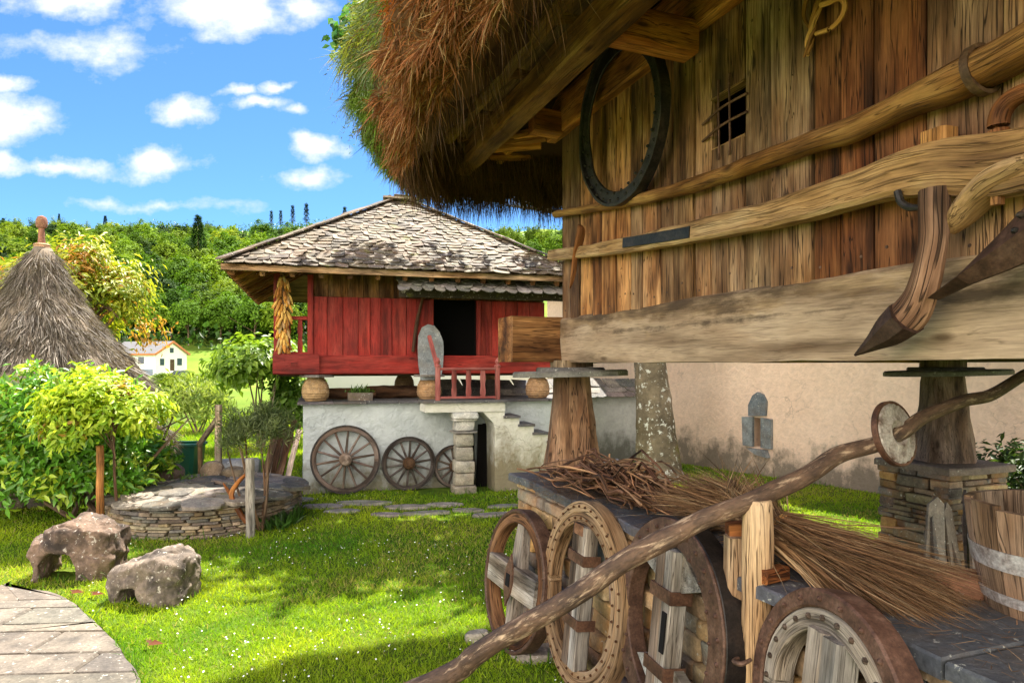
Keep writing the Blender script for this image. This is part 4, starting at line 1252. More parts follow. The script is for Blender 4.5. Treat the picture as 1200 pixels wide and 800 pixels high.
def pole_mat():
    m, t, b, o = newmat('peeled_bark')
    g = attr(t, 'gc').outputs['Vector']; p = nn(t, 'ShaderNodeNewGeometry').outputs['Position']
    n1 = tnoise(t, vmath(t, 'MULTIPLY', g, (11, 48, 48)).outputs[0], 1, 6, .68, .5); n2 = tnoise(t, vmath(t, 'MULTIPLY', g, (30, 90, 90)).outputs[0], 1, 4, .6); n3 = tnoise(t, p, 8, 4, .6)
    base = ramp(t, n3, [(.35, (.06, .034, .022)), (.6, (.15, .085, .05))])
    base = mix(t, ramp(t, n1, [(.54, (0, 0, 0)), (.66, (1, 1, 1))]), base, (.46, .33, .22))
    base = mix(t, 1.0, base, ramp(t, n2, [(.3, (.55, .55, .55)), (.65, (1.2, 1.2, 1.2))]), 'MULTIPLY')
    t.links.new(base, b.inputs['Base Color']); b.inputs['Roughness'].default_value = .7
    setbump(t, b, mth(t, 'ADD', n1, n2), .8, .008)
    return m
M['peeled_bark'] = pole_mat()
obj('shaft', mb, M['peeled_bark'], lpole)
# toothed iron disc threaded on the pole
dc = at(1048, 508, 2.405)
dd = thing('toothed_disc', 'round pale rusty toothed metal disc threaded on the long pole', 'metal disc', dc - V((0, 0, .12)))
mb = MB(); axd = V((.50, -.86, .22)).normalized()
a_ = axd.orthogonal().normalized(); b2 = axd.cross(a_)
n = 88; rows_ = [(.022, .008), (.045, .02), (.075, .012), (.10, .014), (.113, .006), (.113, -.006), (.10, -.008), (.06, -.004), (.022, -.006)]
vs = []; fs = []
for (r, h) in rows_:
    for j in range(n):
        a = 2 * math.pi * j / n; rr = r
        if r > .11: rr = r - (.008 if (j % 4) < 2 else 0)
        vs.append(dc + a_ * (rr * math.cos(a)) + b2 * (rr * math.sin(a)) + axd * h)
m_ = len(rows_)
for i in range(m_):
    i2 = (i + 1) % m_
    for j in range(n):
        j2 = (j + 1) % n; fs.append((i * n + j, i * n + j2, i2 * n + j2, i2 * n + j))
mb.add(vs, fs, vs)
obj('disc', mb, M['pale_rust'], dd, smooth=40)
mb = MB(); ring(mb, dc + axd * .0, axd, .105, .116, .022, 44, (1, .8, .7), .002, .002)
obj('rim', mb, M['rust'], dd)

# ================================================================== straw and brushwood on the plinth
def sheaf(name, label, tie, tail, head, n, spread_t, spread_h, col, seed, tie_r=.05, wd=.0032, cat='straw bundle', grav=.12):
    rg = np.random.default_rng(seed)
    o = thing(name, label, cat, tie)
    tie = np.array(tie); parts = []
    for end, spread, cnt in ((np.array(tail), spread_t, n), (np.array(head), spread_h, n // 3)):
        if cnt < 1: continue
        ax = end - tie; Ld = np.linalg.norm(ax); ax = ax / Ld
        s1 = np.cross(ax, [0, 0, 1]); s1 /= np.linalg.norm(s1); s2 = np.cross(s1, ax)
        a = rg.random(cnt) * 2 * np.pi; r = np.sqrt(rg.random(cnt))
        off = (np.cos(a) * r)[:, None] * s1 + (np.sin(a) * r)[:, None] * s2
        P = tie + off * tie_r - ax * rg.random((cnt, 1)) * .06
        L = Ld * (.62 + .45 * rg.random(cnt))
        E = tie + ax * L[:, None] + (np.cos(a) * r)[:, None] * s1 * spread[0] + (np.sin(a) * r)[:, None] * s2 * spread[1] + rg.normal(size=(cnt, 3)) * .04 * (1 + .9 * (rg.random((cnt, 1)) < .10))
        E[:, 2] = np.maximum(E[:, 2], PLZ + .004 + .03 * rg.random(cnt))
        C = np.array(col)[rg.integers(0, len(col), cnt)] * (.45 + .95 * rg.random((cnt, 1)))
        parts.append(strands(P, E - P, np.linalg.norm(E - P, axis=1), np.full(cnt, wd) * (.6 + .8 * rg.random(cnt)), np.full(cnt, grav) * rg.random(cnt), C, rg, 4, .10))
        # a second, crossing ribbon per straw gives it body
        parts.append(strands(P, E - P, np.linalg.norm(E - P, axis=1), np.full(cnt, wd) * .8, np.full(cnt, grav) * rg.random(cnt), C * .8, rg, 4, .05))
    v, f, c = cat_np(parts)
    np_obj('straw', v, f, c, M['straw'], o)
    return o
STRAW = [(.30, .175, .085), (.20, .105, .05), (.40, .27, .15), (.11, .06, .03), (.25, .135, .065)]
t0 = at(908, 622, 2.36); 
sh = sheaf('straw_sheaf', 'big tied sheaf of brown straw spilling along the slate top towards the tub', t0, at(1128, 712, 1.93), at(872, 590, 2.62), 2600, (.19, .055), (.10, .06), STRAW, 5, .06, .0042, grav=.22)
mb = MB(); ad = (at(1100, 700, 1.96) - t0).normalized()
for q in range(4):
    lathe(mb, [(.060, -.008), (.068, 0), (.060, .008)], t0 + ad * (.02 + q * .012), ad, 14, col=vary((1.0, .8, .55), .2), wob=.006, cap=False)
obj('binding', mb, M['plough_wood'], sh)
sh2 = sheaf('straw_pile', 'loose heap of pale dry straw behind the round post on the slate top', at(868, 598, 2.75), at(800, 578, 3.1), at(890, 575, 2.75), 1500, (.15, .07), (.16, .09), STRAW, 6, .08, .0038, 'straw pile')
# brushwood: bent twigs
bw = thing('brushwood_bundle', 'bundle of bent brown twigs lying in front of the wooden pillar', 'twig bundle', at(735, 590, 3.55))
mb = MB(); rg = random.Random(4)
A0, A1 = at(655, 562, 4.35), at(800, 612, 3.02)
for i in range(210):
    a, b_ = sorted((rg.uniform(-.05, .75), rg.uniform(.3, 1.1)))
    if b_ - a < .25: b_ = a + .3
    pts = []
    o1 = V((rg.gauss(0, .085), rg.gauss(0, .06), 0)); lift = abs(rg.gauss(.05, .05))
    for k in range(5):
        f = a + (b_ - a) * k / 4
        p = A0.lerp(A1, f) + o1 + V((rg.gauss(0, .028), rg.gauss(0, .028), 0))
        hump = max(0.15, 1 - ((f - .62) / .55) ** 2)
        p.z = PLZ + .015 + hump * (.03 + lift * rg.uniform(.5, 1.4)) + (0.03 if k in (1, 3) else 0) * rg.random()
        pts.append((p, rg.uniform(.0025, .007) if i > 14 else .011))
    rod(mb, pts, 5, 9, vary(rg.choice([(1.0, .72, .5), (.7, .5, .4), (1.2, .95, .7), (.5, .35, .28)]), .15))
obj('twig', mb, M['bark'], bw, kind='stuff')
v, f, c = cat_np([strands(np.array(A0.lerp(A1, .2)) + rng.normal(size=(1500, 3)) * np.array([.16, .3, .012]) + np.array([.03, -.1, -.055]), rng.normal(size=(1500, 3)) * np.array([1, 1, .28]), .08 + .14 * rng.random(1500), np.full(1500, .003), rng.random(1500) * .1, np.array(STRAW)[rng.integers(0, 5, 1500)] * (.5 + .6 * rng.random((1500, 1))), rng, 3, .4)])
v[:, 2] = np.maximum(v[:, 2], PLZ + .004)
np_obj('fine_twig', v, f, c, M['straw'], bw, kind='stuff')
n = 1500; rl_ = np.random.default_rng(44)
lp_ = np.stack([.02 + .62 * rl_.random(n), -.7 - 2.7 * rl_.random(n), np.full(n, PLZ + .006)], 1); keep_ = (lp_[:, 1] < -1.0) | (rl_.random(n) < .5); lp_ = lp_[keep_]; n = len(lp_)
v, f, c = strands(lp_, rl_.normal(size=(n, 3)) * np.array([1, 1, .05]), .02 + .09 * rl_.random(n), .0018 + .0018 * rl_.random(n), np.zeros(n), np.array(STRAW)[rl_.integers(0, 5, n)] * (.5 + .8 * rl_.random((n, 1))), rl_, 2, .25)
v[:, 2] = np.maximum(v[:, 2], PLZ + .007); v = v @ np.array(GF)[:3, :3].T + np.array(GF)[:3, 3]
np_obj('straw_litter', v, f, c, M['straw'], None, kind='stuff')
# broken brick and pale stone on the slab
mb = MB(); c = at(1118, 691, 2.10); c.z = PLZ + .035
stone(mb, c, V((.075, -.035, 0)), V((.03, .05, 0)), V((0, 0, .035)), (.36, .17, .10), 4, 6, .25)
obj('brick', mb, M['field_stone'], None, label='broken reddish brick lying on the slate top beside the straw tips', cat='brick')
mb = MB(); c = at(716, 551, 4.62); c.z = PLZ + .03
stone(mb, c, V((.06, .0, 0)), V((.0, .05, 0)), V((0, 0, .035)), (.45, .47, .5), 4, 5, .3)
obj('loose_stone', mb, M['slate'], None, label='small pale grey stone beside the foot of the wooden pillar', cat='stone')
mb = MB(); a0 = at(893, 702, 2.19); a0.z = PLZ + .022
beam(mb, a0, a0 + V((.09, .05, 0)), .05, .045, col=(1.0, .55, .28), ch=.006)
obj('wood_block', mb, M['old_wood'], None, label='short reddish wood block on the slate top right of the round post', cat='wood block')
# ================================================================== wooden tub
bc = G((.60, -2.885, 0)); bc.z = PLZ
tb = thing('wooden_tub', 'old staved wooden tub with iron hoops standing on the slate top', 'tub', bc)
mb = MB(); NS = 15
for s in range(NS):
    a0 = 2 * math.pi * s / NS; a1 = 2 * math.pi * (s + 1) / NS - .012
    tc = vary((.72, .56, .44), .22, .05); hh = .305 + rnd(-.008, .006)
    vs = []; gs = []
    sd = rnd(0, 50)
    nz = 5; na = 4
    for inn in (0, 1):
        for k in range(nz):
            f = k / (nz - 1); z = f * hh; r = .195 + .05 * f + .008 * math.sin(f * 3.1) - inn * .022
            for q in range(na):
                a = a0 + (a1 - a0) * q / (na - 1)
                vs.append(bc + V((r * math.cos(a), r * math.sin(a), z))); gs.append((z + sd, a * .22 + sd, inn * .02))
    fs = []
    def id_(i, k, q): return i * nz * na + k * na + q
    for k in range(nz - 1):
        for q in range(na - 1):
            fs.append((id_(0, k, q), id_(0, k, q + 1), id_(0, k + 1, q + 1), id_(0, k + 1, q)))
            fs.append((id_(1, k, q + 1), id_(1, k, q), id_(1, k + 1, q), id_(1, k + 1, q + 1)))
        fs.append((id_(0, k, 0), id_(0, k + 1, 0), id_(1, k + 1, 0), id_(1, k, 0))); fs.append((id_(0, k, na - 1), id_(1, k, na - 1), id_(1, k + 1, na - 1), id_(0, k + 1, na - 1)))
    for q in range(na - 1):
        fs.append((id_(0, nz - 1, q), id_(0, nz - 1, q + 1), id_(1, nz - 1, q + 1), id_(1, nz - 1, q))); fs.append((id_(0, 0, q + 1), id_(0, 0, q), id_(1, 0, q), id_(1, 0, q + 1)))
    mb.add(vs, fs, gs, tc)
obj('stave', mb, M['grey_wood'], tb)
mb = MB(); lathe(mb, [(.18, .03), (.18, .045)], bc, UP, 24, (.3, .25, .2)); obj('base', mb, M['dark_wood'], tb)
mb = MB()
for (z, hgt) in ((.13, .055), (.03, .03)):
    mb = MB()
    f = z / .305; r0_ = .195 + .05 * f + .008 * math.sin(f * 3.1) + .001; f = (z + hgt) / .305; r1_ = .195 + .05 * f + .008 * math.sin(f * 3.1) + .001
    lathe(mb, [(r0_, z), (r0_ + .003, z), (r1_ + .003, z + hgt), (r1_, z + hgt)], bc, UP, 48, (.9, .95, 1.0), .001, False)
    obj('iron_hoop', mb, M['pale_rust'], tb)
# ================================================================== red granary with slate roof
HA = R(16); HO = V((-3.46, 8.1, 0))
HF = Matrix.Translation(HO) @ Matrix.Rotation(HA, 4, 'Z')     # x along the front to the right, y into the house
HI = HF.inverted(); HCAM = HI @ V((0, 0, EYE))
def on_y(px, py, y):
    d = HI.to_3x3() @ V(((px - 600) / 800, 1, (428 - py) / 800))
    k = (y - HCAM.y) / d.y
    return HCAM + d * k
def Hh(p): return HF @ V(p)
RW, RD = 4.75, 4.6
EZ = 2.87
rg_ = thing('red_granary', 'small red plank granary with pyramid slate roof standing on beehive shaped feet', 'granary', Hh((2.4, 2.3, 1.2)), HA)
def slate_slope(mb, A, B, T0, T1, rows, ws, pal, thick=.010, over=.04, round_=.24, jit=1.0):
    d = (B - A).normalized(); up_ = ((T0 + T1) / 2 - (A + B) / 2); up_ = (up_ - d * up_.dot(d)); SL = up_.length; up_.normalize()
    n = d.cross(up_).normalized()
    if n.z < 0: n = -n
    ex = SL / rows
    for r in range(rows):
        f0 = r / rows; f1 = (r + .8) / rows
        L0 = A.lerp(T0, f0); R0 = B.lerp(T1, f0); xl = (A.lerp(T0, f1) - A).dot(d); xr = (B.lerp(T1, f1) - A).dot(d)
        x = xl - rnd(0, .05)
        sag = noise.noise(V((r * .4, A.x, A.y))) * .01
        while x < xr:
            w = rnd(*ws); x1 = min(x + w, xr + .03)
            if x1 - x < .05: break
            xm = (x + x1) / 2; hw = (x1 - x) / 2
            L = ex * rnd(1.75, 2.0); b0 = f0 * SL - over + rnd(-.022, .022) * jit
            if r == 0: b0 = -over + rnd(-.015, .015)
            ct = hw * round_ * rnd(.5, 1.3); cu = ex * round_ * rnd(.5, 1.3)
            ol = [(-hw + ct, 0), (0, -rnd(0, .02) * jit), (hw - ct, 0), (hw, cu), (hw * .97, L), (-hw * .97, L), (-hw, cu)]
            rot = rnd(-.05, .05) * jit; lift = rnd(.014, .025) + sag; roll = rnd(-.012, .012)
            vs = []
            for tk in (0, thick):
                for (a, b_) in ol:
                    aa = a * math.cos(rot) - b_ * math.sin(rot); bb = a * math.sin(rot) + b_ * math.cos(rot)
                    vs.append(A + d * (xm + aa) + up_ * (b0 + bb) + n * (lift * (1 - b_ / L) + tk + .004 + roll * a / hw))
            k = len(ol)
            fs = [tuple(reversed(range(k))), tuple(range(k, 2 * k))] + [(j, (j + 1) % k, k + (j + 1) % k, k + j) for j in range(k)]
            mb.add(vs, fs, vs, vary(random.choice(pal), .2, .05))
            x = x1 + .004
SLP = [(.11, .086, .06), (.14, .112, .082), (.08, .066, .05), (.17, .14, .108), (.115, .084, .053), (.062, .053, .044)]
c00, c10, c11, c01 = V((0, 0, EZ)), V((RW, 0, EZ)), V((RW, RD, EZ)), V((0, RD, EZ))
AP0, AP1 = V((2.25, 2.3, 4.27)), V((2.55, 2.3, 4.27))
mb = MB()
slate_slope(mb, c00, c10, AP0, AP1, 27, (.09, .24), SLP)
slate_slope(mb, c10, c11, AP1, AP1, 27, (.09, .24), SLP)
slate_slope(mb, c11, c01, AP1, AP0, 14, (.2, .4), SLP)
slate_slope(mb, c01, c00, AP0, AP0, 27, (.09, .24), SLP)
for (a, b_) in ((c00, AP0), (c10, AP1), (c11, AP1), (c01, AP0)):      # hip slates
    nseg = 15
    for k in range(nseg):
        p = a.lerp(b_, (k + .5) / nseg) + UP * .045; ax = (b_ - a).normalized() * (.5 * (b_ - a).length / nseg * 1.12)
        sd = ax.cross(UP).normalized() * rnd(.07, .10)
        stone(mb, p + UP * rnd(0, .01), ax, sd, ax.cross(sd).normalized() * .012, vary(random.choice(SLP[1:]), .2), 3, 8, .2)
for k in range(3):
    stone(mb, AP0.lerp(AP1, k / 2) + UP * .05, V((.14, 0, 0)), V((0, .12, 0)), V((0, 0, .02)), vary((.3, .26, .2), .2), 3, 7, .2)
roof = obj('roof', mb, M['roof_slate'], rg_, HF)
mb = MB()
lo = UP * -.03
vs = [c00 + lo + V((.02, .02, 0)), c10 + lo + V((-.02, .02, 0)), c11 + lo + V((-.02, -.02, 0)), c01 + lo + V((.02, -.02, 0)), AP0 + lo, AP1 + lo]
dn = UP * -.025
vs2 = [v + dn for v in vs]
fs = [(0, 1, 5, 4), (1, 2, 5), (2, 3, 4, 5), (3, 0, 4)]
fs2 = [tuple(i + 6 for i in reversed(f)) for f in fs] + [(0, 6, 7, 1), (1, 7, 8, 2), (2, 8, 9, 3), (3, 9, 6, 0)]
mb.add(vs + vs2, fs + fs2, [(v.x, v.y, v.z) for v in vs + vs2], (1.6, 1.3, .9))
obj('sheathing', mb, M['dark_wood'], roof, HF)
mb = MB()
SLO = (4.27 - EZ) / 2.3
for i in range(14):
    t_ = .12 + i * .345
    e1 = min(t_, RW - t_, 1.2); e1 = max(e1, .15)
    beam(mb, (t_, .06, EZ - .10), (t_, e1 + .06, EZ - .10 + SLO * e1), .06, .08, col=vary((2.0, 1.5, .9), .2), ch=.006)
    u_ = .12 + i * .33; e2 = max(min(u_, RD - u_, 1.2), .15)
    beam(mb, (.06, u_, EZ - .10), (e2 + .06, u_, EZ - .10 + SLO * e2), .06, .08, col=vary((2.6, 1.8, 1.0), .2), ch=.006)
    beam(mb, (RW - .06, u_, EZ - .10), (RW - e2 - .06, u_, EZ - .10 + SLO * e2), .06, .08, col=vary((2.0, 1.5, .9), .2), ch=.006)
obj('rafter', mb, M['dark_wood'], roof, HF)
mb = MB()
for a, b_ in ((c00, c10), (c01, c00), (c10, c11)):
    ins = V((.035 if a.x < 1 and b_.x < 1 else 0, .03, 0)) if not (a.x > 1 and b_.x > 1) else V((-.035, 0, 0))
    beam(mb, a + V((0, 0, -.045)) + ins, b_ + V((0, 0, -.045)) + ins, .03, .075, col=(1.4, 1.05, .75), ch=.005, wob=.004)
obj('fascia', mb, M['grey_wood'], roof, HF)
# porch slates under the eave
mb = MB()
pa, pb_ = V((2.12, .02, 2.60)), V((4.72, .02, 2.60))
slate_slope(mb, pa, pb_, V((2.12, .40, 2.84)), V((4.72, .40, 2.84)), 4, (.13, .2), [(.24, .23, .21), (.30, .28, .26), (.17, .165, .155)], round_=.75, over=.02, jit=.6)
box(mb, 2.15, 4.70, .38, .42, 2.56, 2.80, (.05, .04, .03))
obj('porch_roof', mb, M['roof_slate'], rg_, HF)
# walls
T0_, T1_ = 1.03, 4.27; E0, E1 = .65, 3.95
d0, d1 = on_y(508, 380, E0).x, on_y(558, 380, E0).x
mb = MB()
x = T0_
while x < T1_ - .02:
    wv = rnd(.14, .24)
    x1 = min(x + wv, T1_)
    if x < d0 < x1 + .05: x1 = d0
    if abs(x - d0) < 1e-6: x = d1; continue
    beam(mb, ((x + x1) / 2, E0 + rnd(-.004, .004), 1.78), ((x + x1) / 2, E0, 2.56), .03, x1 - x - .004, up=V((1, 0, 0)), col=vary((1, 1, 1), .15, .06), ch=.005)
    x = x1
for (yy) in (E1,):
    beam(mb, (T0_, yy, 2.17), (T1_, yy, 2.17), .03, .8)
for xx in (T0_ + .02, T1_):
    y = E0 + .02
    while y < E1:
        beam(mb, (xx, y + .09, 1.78), (xx, y + .09, 2.56), .18, .03, up=V((1, 0, 0)), col=vary((1, 1, 1), .12)); y += .184
obj('red_wall', mb, M['red_paint'], rg_, HF)
mb = MB(); x = T0_
while x < T1_:
    wv = rnd(.16, .26); x1 = min(x + wv, T1_); beam(mb, ((x + x1) / 2, E0 + .03, 2.565), ((x + x1) / 2, E0 + .03, 3.2), .03, x1 - x - .003, up=V((1, 0, 0)), col=vary((1.5, 1.1, .8), .25)); x = x1
for xx in (T0_ + .04, T1_ - .02):
    beam(mb, (xx, E0 + .1, 2.78), (xx, E1, 2.78), .03, .44, col=(1.3, 1, .8))
beam(mb, (T0_, E1 - .02, 2.78), (T1_, E1 - .02, 2.78), .03, .44)
beam(mb, (2.1, .36, 2.86), (4.7, .36, 2.86), .06, .07, col=(1.2, 1, .8))
obj('dark_wall', mb, M['dark_wood'], rg_, HF)
mb = MB()
beam(mb, (T0_ + .02, E0 - .05, 1.66), (T1_ + .2, E0 - .05, 1.66), .10, .25, col=(.95, .95, .95), ch=.01, wob=.003)
beam(mb, (.56, E0 - .13, 1.665), (1.13, E0 - .13, 1.665), .14, .265, col=(.8, .8, .85), ch=.012)
beam(mb, (.78, E0 - .205, 1.66), (.86, E0 - .205, 1.66), .012, .05, up=V((0, .0, 1)), col=(.7, .7, .7))
beam(mb, (T1_ + .06, E0 - .07, 1.665), (T1_ + .06, E1, 1.665), .15, .25)
beam(mb, (.62, E0 - .0, 1.64), (.62, E1, 1.64), .12, .2)
obj('sill_beam', mb, M['red_paint'], rg_, HF)
mb = MB()
beam(mb, (.6, 1.2, 1.545), (T1_, 1.2, 1.545), .2, .09); beam(mb, (.6, 3.2, 1.545), (T1_, 3.2, 1.545), .2, .09)
box(mb, .64, T1_ - .02, E0 + .02, E1 - .02, 1.60, 1.70, (.5, .4, .3))
obj('floor', mb, M['dark_wood'], rg_, HF)
mb = MB()
beam(mb, (d0 - .03, E0 - .03, 1.79), (d0 - .03, E0 - .03, 2.56), .06, .05, up=V((1, 0, 0)), col=(.8, .8, .8)); beam(mb, (d1 + .03, E0 - .03, 1.79), (d1 + .03, E0 - .03, 2.56), .06, .05, up=V((1, 0, 0)), col=(.8, .8, .8))
obj('door_frame', mb, M['red_paint'], rg_, HF); mb = MB()
p = on_y(575, 400, E0 - .05); beam(mb, (p.x - .03, p.y, 1.56), (p.x - .06, p.y + .02, 2.3), .03, .03, up=V((1, 0, 0)), col=(.7, .7, .7))
obj('batten', mb, M['red_paint'], rg_, HF)
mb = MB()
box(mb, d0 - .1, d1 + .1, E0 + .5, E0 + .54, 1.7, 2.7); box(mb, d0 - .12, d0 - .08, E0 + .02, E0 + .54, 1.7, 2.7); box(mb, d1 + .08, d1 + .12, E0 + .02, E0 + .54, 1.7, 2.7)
obj('dark_doorway', mb, M['painted_dark'], rg_, HF)  # black panels stand in for the darkness of the room inside
# gallery on the left side
def baluster(mb, b, z0, z1, w, side, col=(1, 1, 1), th_=.025):
    n = 9; pts = line(V((b[0], b[1], z0)), V((b[0], b[1], z1)), n); pr = []
    for i in range(n):
        f = i / (n - 1); ww = w * (.62 + .38 * abs(math.sin(f * math.pi * 2 + .4)))
        pr.append(rect(ww, th_, .004))
    sweep(mb, pts, pr, V((0, 1, 0)) if side == 'y' else V((1, 0, 0)), col)
mb = MB()
beam(mb, (.60, E0, 2.27), (T0_, E0, 2.27), .05, .05); beam(mb, (.60, E0, 2.27), (.60, E1, 2.27), .05, .05)
beam(mb, (.60, E0, 1.80), (T0_, E0, 1.80), .05, .05); beam(mb, (.60, E0, 1.80), (.60, E1, 1.80), .05, .05)
rail = obj('gallery_rail', mb, M['red_paint'], rg_, HF)
for (x, y, s) in [(.74, E0, 'y'), (.89, E0, 'y')] + [(.60, E0 + .22 + .24 * i, 'x') for i in range(13)]:
    mb = MB(); baluster(mb, (x, y), 1.82, 2.25, .07, s, vary((1, 1, 1), .1)); obj('baluster', mb, M['red_paint'], rail, HF)
for (x, y) in ((.60, E0), (.60, 2.3), (.60, E1), (T0_ - .01, E0 - .015)):
    mb = MB(); beam(mb, (x, y, 1.74), (x, y, 2.84 + .0), .075, .075, up=V((0, 1, 0)), col=(1, 1, 1)); obj('post', mb, M['red_paint'], rg_, HF)
# beehive feet
mb0 = None
feet = []
for (px, e) in ((370, .62), (503, .62), (630, .62)):
    feet.append((on_y(px, 450, e).x, e))
feet += [(x, 3.4) for x, e in feet[:]]
for (x, e) in feet:
    mb = MB()
    s = rnd(.95, 1.05)
    pr = []
    prof_ = [(.125, 0), (.165, .05), (.175, .11), (.165, .19), (.135, .26), (.10, .295), (.098, .315)]
    for i in range(25):
        f = i / 24; z = f * .315
        for q in range(len(prof_) - 1):
            if prof_[q][1] <= z <= prof_[q + 1][1] + 1e-9:
                g = (z - prof_[q][1]) / (prof_[q + 1][1] - prof_[q][1]); r = prof_[q][0] + (prof_[q + 1][0] - prof_[q][0]) * g; break
        pr.append((r * s + .004 * math.sin(z * 190), z))
    lathe(mb, pr, (x, e, 1.185), UP, 22, vary((.36, .235, .12), .15), .006)
    ft = obj('beehive_foot', mb, M['hive'], rg_, HF)
    mb = MB(); slab(mb, [(x + .23 * math.cos(a) * rnd(.85, 1.1), e + .23 * math.sin(a) * rnd(.85, 1.1)) for a in [2 * math.pi * k / 9 for k in range(9)]], 1.495, 1.525, .006, (.14, .13, .12))
    obj('cap_slab', mb, M['slate'], ft, HF)
# corn cobs hanging on the gallery post
cp = on_y(332, 318, E0 - .13)
cb_ = thing('corn_bundle', 'long bundle of golden corn cobs hanging on the gallery post of the red granary', 'corn cobs', Hh((cp.x, cp.y, 1.78)), HA)
mb = MB(); rg = random.Random(8)
for i in range(150):
    f = i / 150; z = 2.80 - f * .92
    rr_ = .03 + .042 * math.sin(min(1, f * 1.25 + .12) * math.pi * .93)
    a = rg.uniform(0, 6.28); r = rr_ * rg.uniform(.6, 1)
    p = V((cp.x + r * math.cos(a), cp.y + r * math.sin(a), z))
    d = V((math.cos(a) * .35 + rg.gauss(0, .15), math.sin(a) * .35 + rg.gauss(0, .15), -1)).normalized()
    L = rg.uniform(.11, .17); q = .018
    lathe(mb, [(.006, 0), (q, L * .2), (q, L * .55), (q * .7, L * .85), (.004, L)], p, d, 7, vary(rg.choice([(.62, .33, .06), (.55, .26, .05), (.7, .45, .13), (.5, .36, .17), (.38, .17, .04)]), .2))
obj('cob', mb, M['corn'], cb_, HF, kind='stuff')
mb = MB(); rod(mb, [((cp.x, cp.y, 2.88), .012), ((cp.x, cp.y, 1.8), .012)], 6); obj('cord', mb, M['old_wood'], cb_, HF)
# stick on the wall
mb = MB(); a0, a1 = on_y(484, 412, E0 - .06), on_y(496, 346, E0 - .03)
rod(mb, [(a0, .022), (a0.lerp(a1, .5) + V((-.02, 0, 0)), .025), (a1, .018)], 8, 14, (1.6, 1.2, 1), .004)
obj('dark_stick', mb, M['dark_wood'], None, HF, label='dark crooked stick leaning on the red planks left of the doorway', cat='stick')
# grey rounded slab
sl0 = on_y(505, 445, .46); sl1 = on_y(504, 380, .55)
mb = MB(); n = 20; ol = []
hgt = (sl1 - sl0).length
for (u, v) in [(-.13, 0), (.12, .0), (.155, .14), (.17, .35), (.165, .48), (.12, .60), (.05, .68), (-.03, .70), (-.11, .66), (-.155, .56), (-.165, .4), (-.16, .2)]:
    ol.append((u * 1.05, v * hgt / .70))
ax = (sl1 - sl0).normalized(); sd_ = V((1, 0, .03)).normalized(); nr = sd_.cross(ax).normalized(); k = len(ol)
vs = [sl0 + sd_ * u + ax * v + nr * o_ for o_ in (-.022, .022) for (u, v) in ol]
mb.add(vs, [tuple(reversed(range(k))), tuple(range(k, 2 * k))] + [(j, (j + 1) % k, k + (j + 1) % k, k + j) for j in range(k)], vs, (.22, .245, .265))
obj('stone_slab', mb, M['slate'], None, HF, label='upright grey rounded stone slab standing before the red granary beside its doorway', cat='stone slab')

# ================================================================== plastered base, landing, steps
bs = thing('granary_base', 'whitewashed rough plaster base wall with dark slate coping under the red granary', 'base wall', Hh((2.6, .42, 0)), HA)
B0, B1, BE0, BE1 = .93, 4.55, .40, 4.2
mb = MB()
def grid_wall(mb, p0, du, L, z0, z1, dn, step=.12, amp=.012):
    nx_, nz_ = max(2, int(L / step)), max(2, int((z1 - z0) / step)); vs = []
    for j in range(nz_ + 1):
        for i in range(nx_ + 1):
            p = p0 + du * (L * i / nx_) + UP * (z0 + (z1 - z0) * j / nz_)
            e = min(i, nx_ - i, j, nz_ - j)
            vs.append(p + dn * (noise.noise(p * 2.2) * amp + noise.noise(p * 6) * amp * .5) * (0 if e == 0 else 1))
    fs = [(j * (nx_ + 1) + i, j * (nx_ + 1) + i + 1, (j + 1) * (nx_ + 1) + i + 1, (j + 1) * (nx_ + 1) + i) for j in range(nz_) for i in range(nx_)]
    mb.add(vs, fs)
grid_wall(mb, V((B0, BE0, 0)), V((1, 0, 0)), B1 - B0, -.1, 1.145, V((0, -1, 0)))
grid_wall(mb, V((B0, BE1, 0)), V((0, -1, 0)), BE1 - BE0, -.1, 1.145, V((-1, 0, 0)))
grid_wall(mb, V((B1, BE0, 0)), V((0, 1, 0)), BE1 - BE0, -.1, 1.145, V((1, 0, 0)))
grid_wall(mb, V((B1, BE1, 0)), V((-1, 0, 0)), B1 - B0, -.1, 1.145, V((0, 1, 0)))
obj('wall', mb, M['white_plaster'], bs, HF, smooth=60)
mb = MB(); x = B0 - .07
while x < B1 + .04:
    x1 = min(x + rnd(.3, .55), B1 + .08)
    slab(mb, [(x, BE0 - rnd(.05, .09)), (x1 - .005, BE0 - rnd(.05, .09)), (x1 - .005, 1.4), (x, 1.4)], 1.148, 1.182 + rnd(-.004, .004), .006, vary((.085, .085, .09), .25)); x = x1
slab(mb, [(B0 - .06, 1.405), (B1 + .07, 1.405), (B1 + .07, BE1 + .05), (B0 - .06, BE1 + .05)], 1.148, 1.18, .006, (.1, .1, .1))
obj('coping', mb, M['slate'], bs, HF)
stn = thing('stone_stair', 'white plastered landing and steps on a stone column before the red granary', 'stair', Hh((3.1, .1, 0)), HA)
l0, l1 = on_y(498, 470, -.08).x, on_y(591, 470, -.08).x
mb = MB()
slab(mb, [(l0, -.12), (l1, -.12), (l1, BE0 - .02), (l0, BE0 - .02)], 1.05, 1.165, .02, (1, 1, 1))
mb2 = MB()
slab(mb2, [(l0 - .03, -.16), (l0 + .45, -.155), (l0 + .45, BE0 - .1), (l0 - .03, BE0 - .1)], 1.168, 1.20, .006, (.12, .12, .12)); slab(mb2, [(l0 + .455, -.155), (l1 + .02, -.16), (l1 + .02, BE0 - .1), (l0 + .455, BE0 - .1)], 1.168, 1.203, .006, (.10, .10, .105))
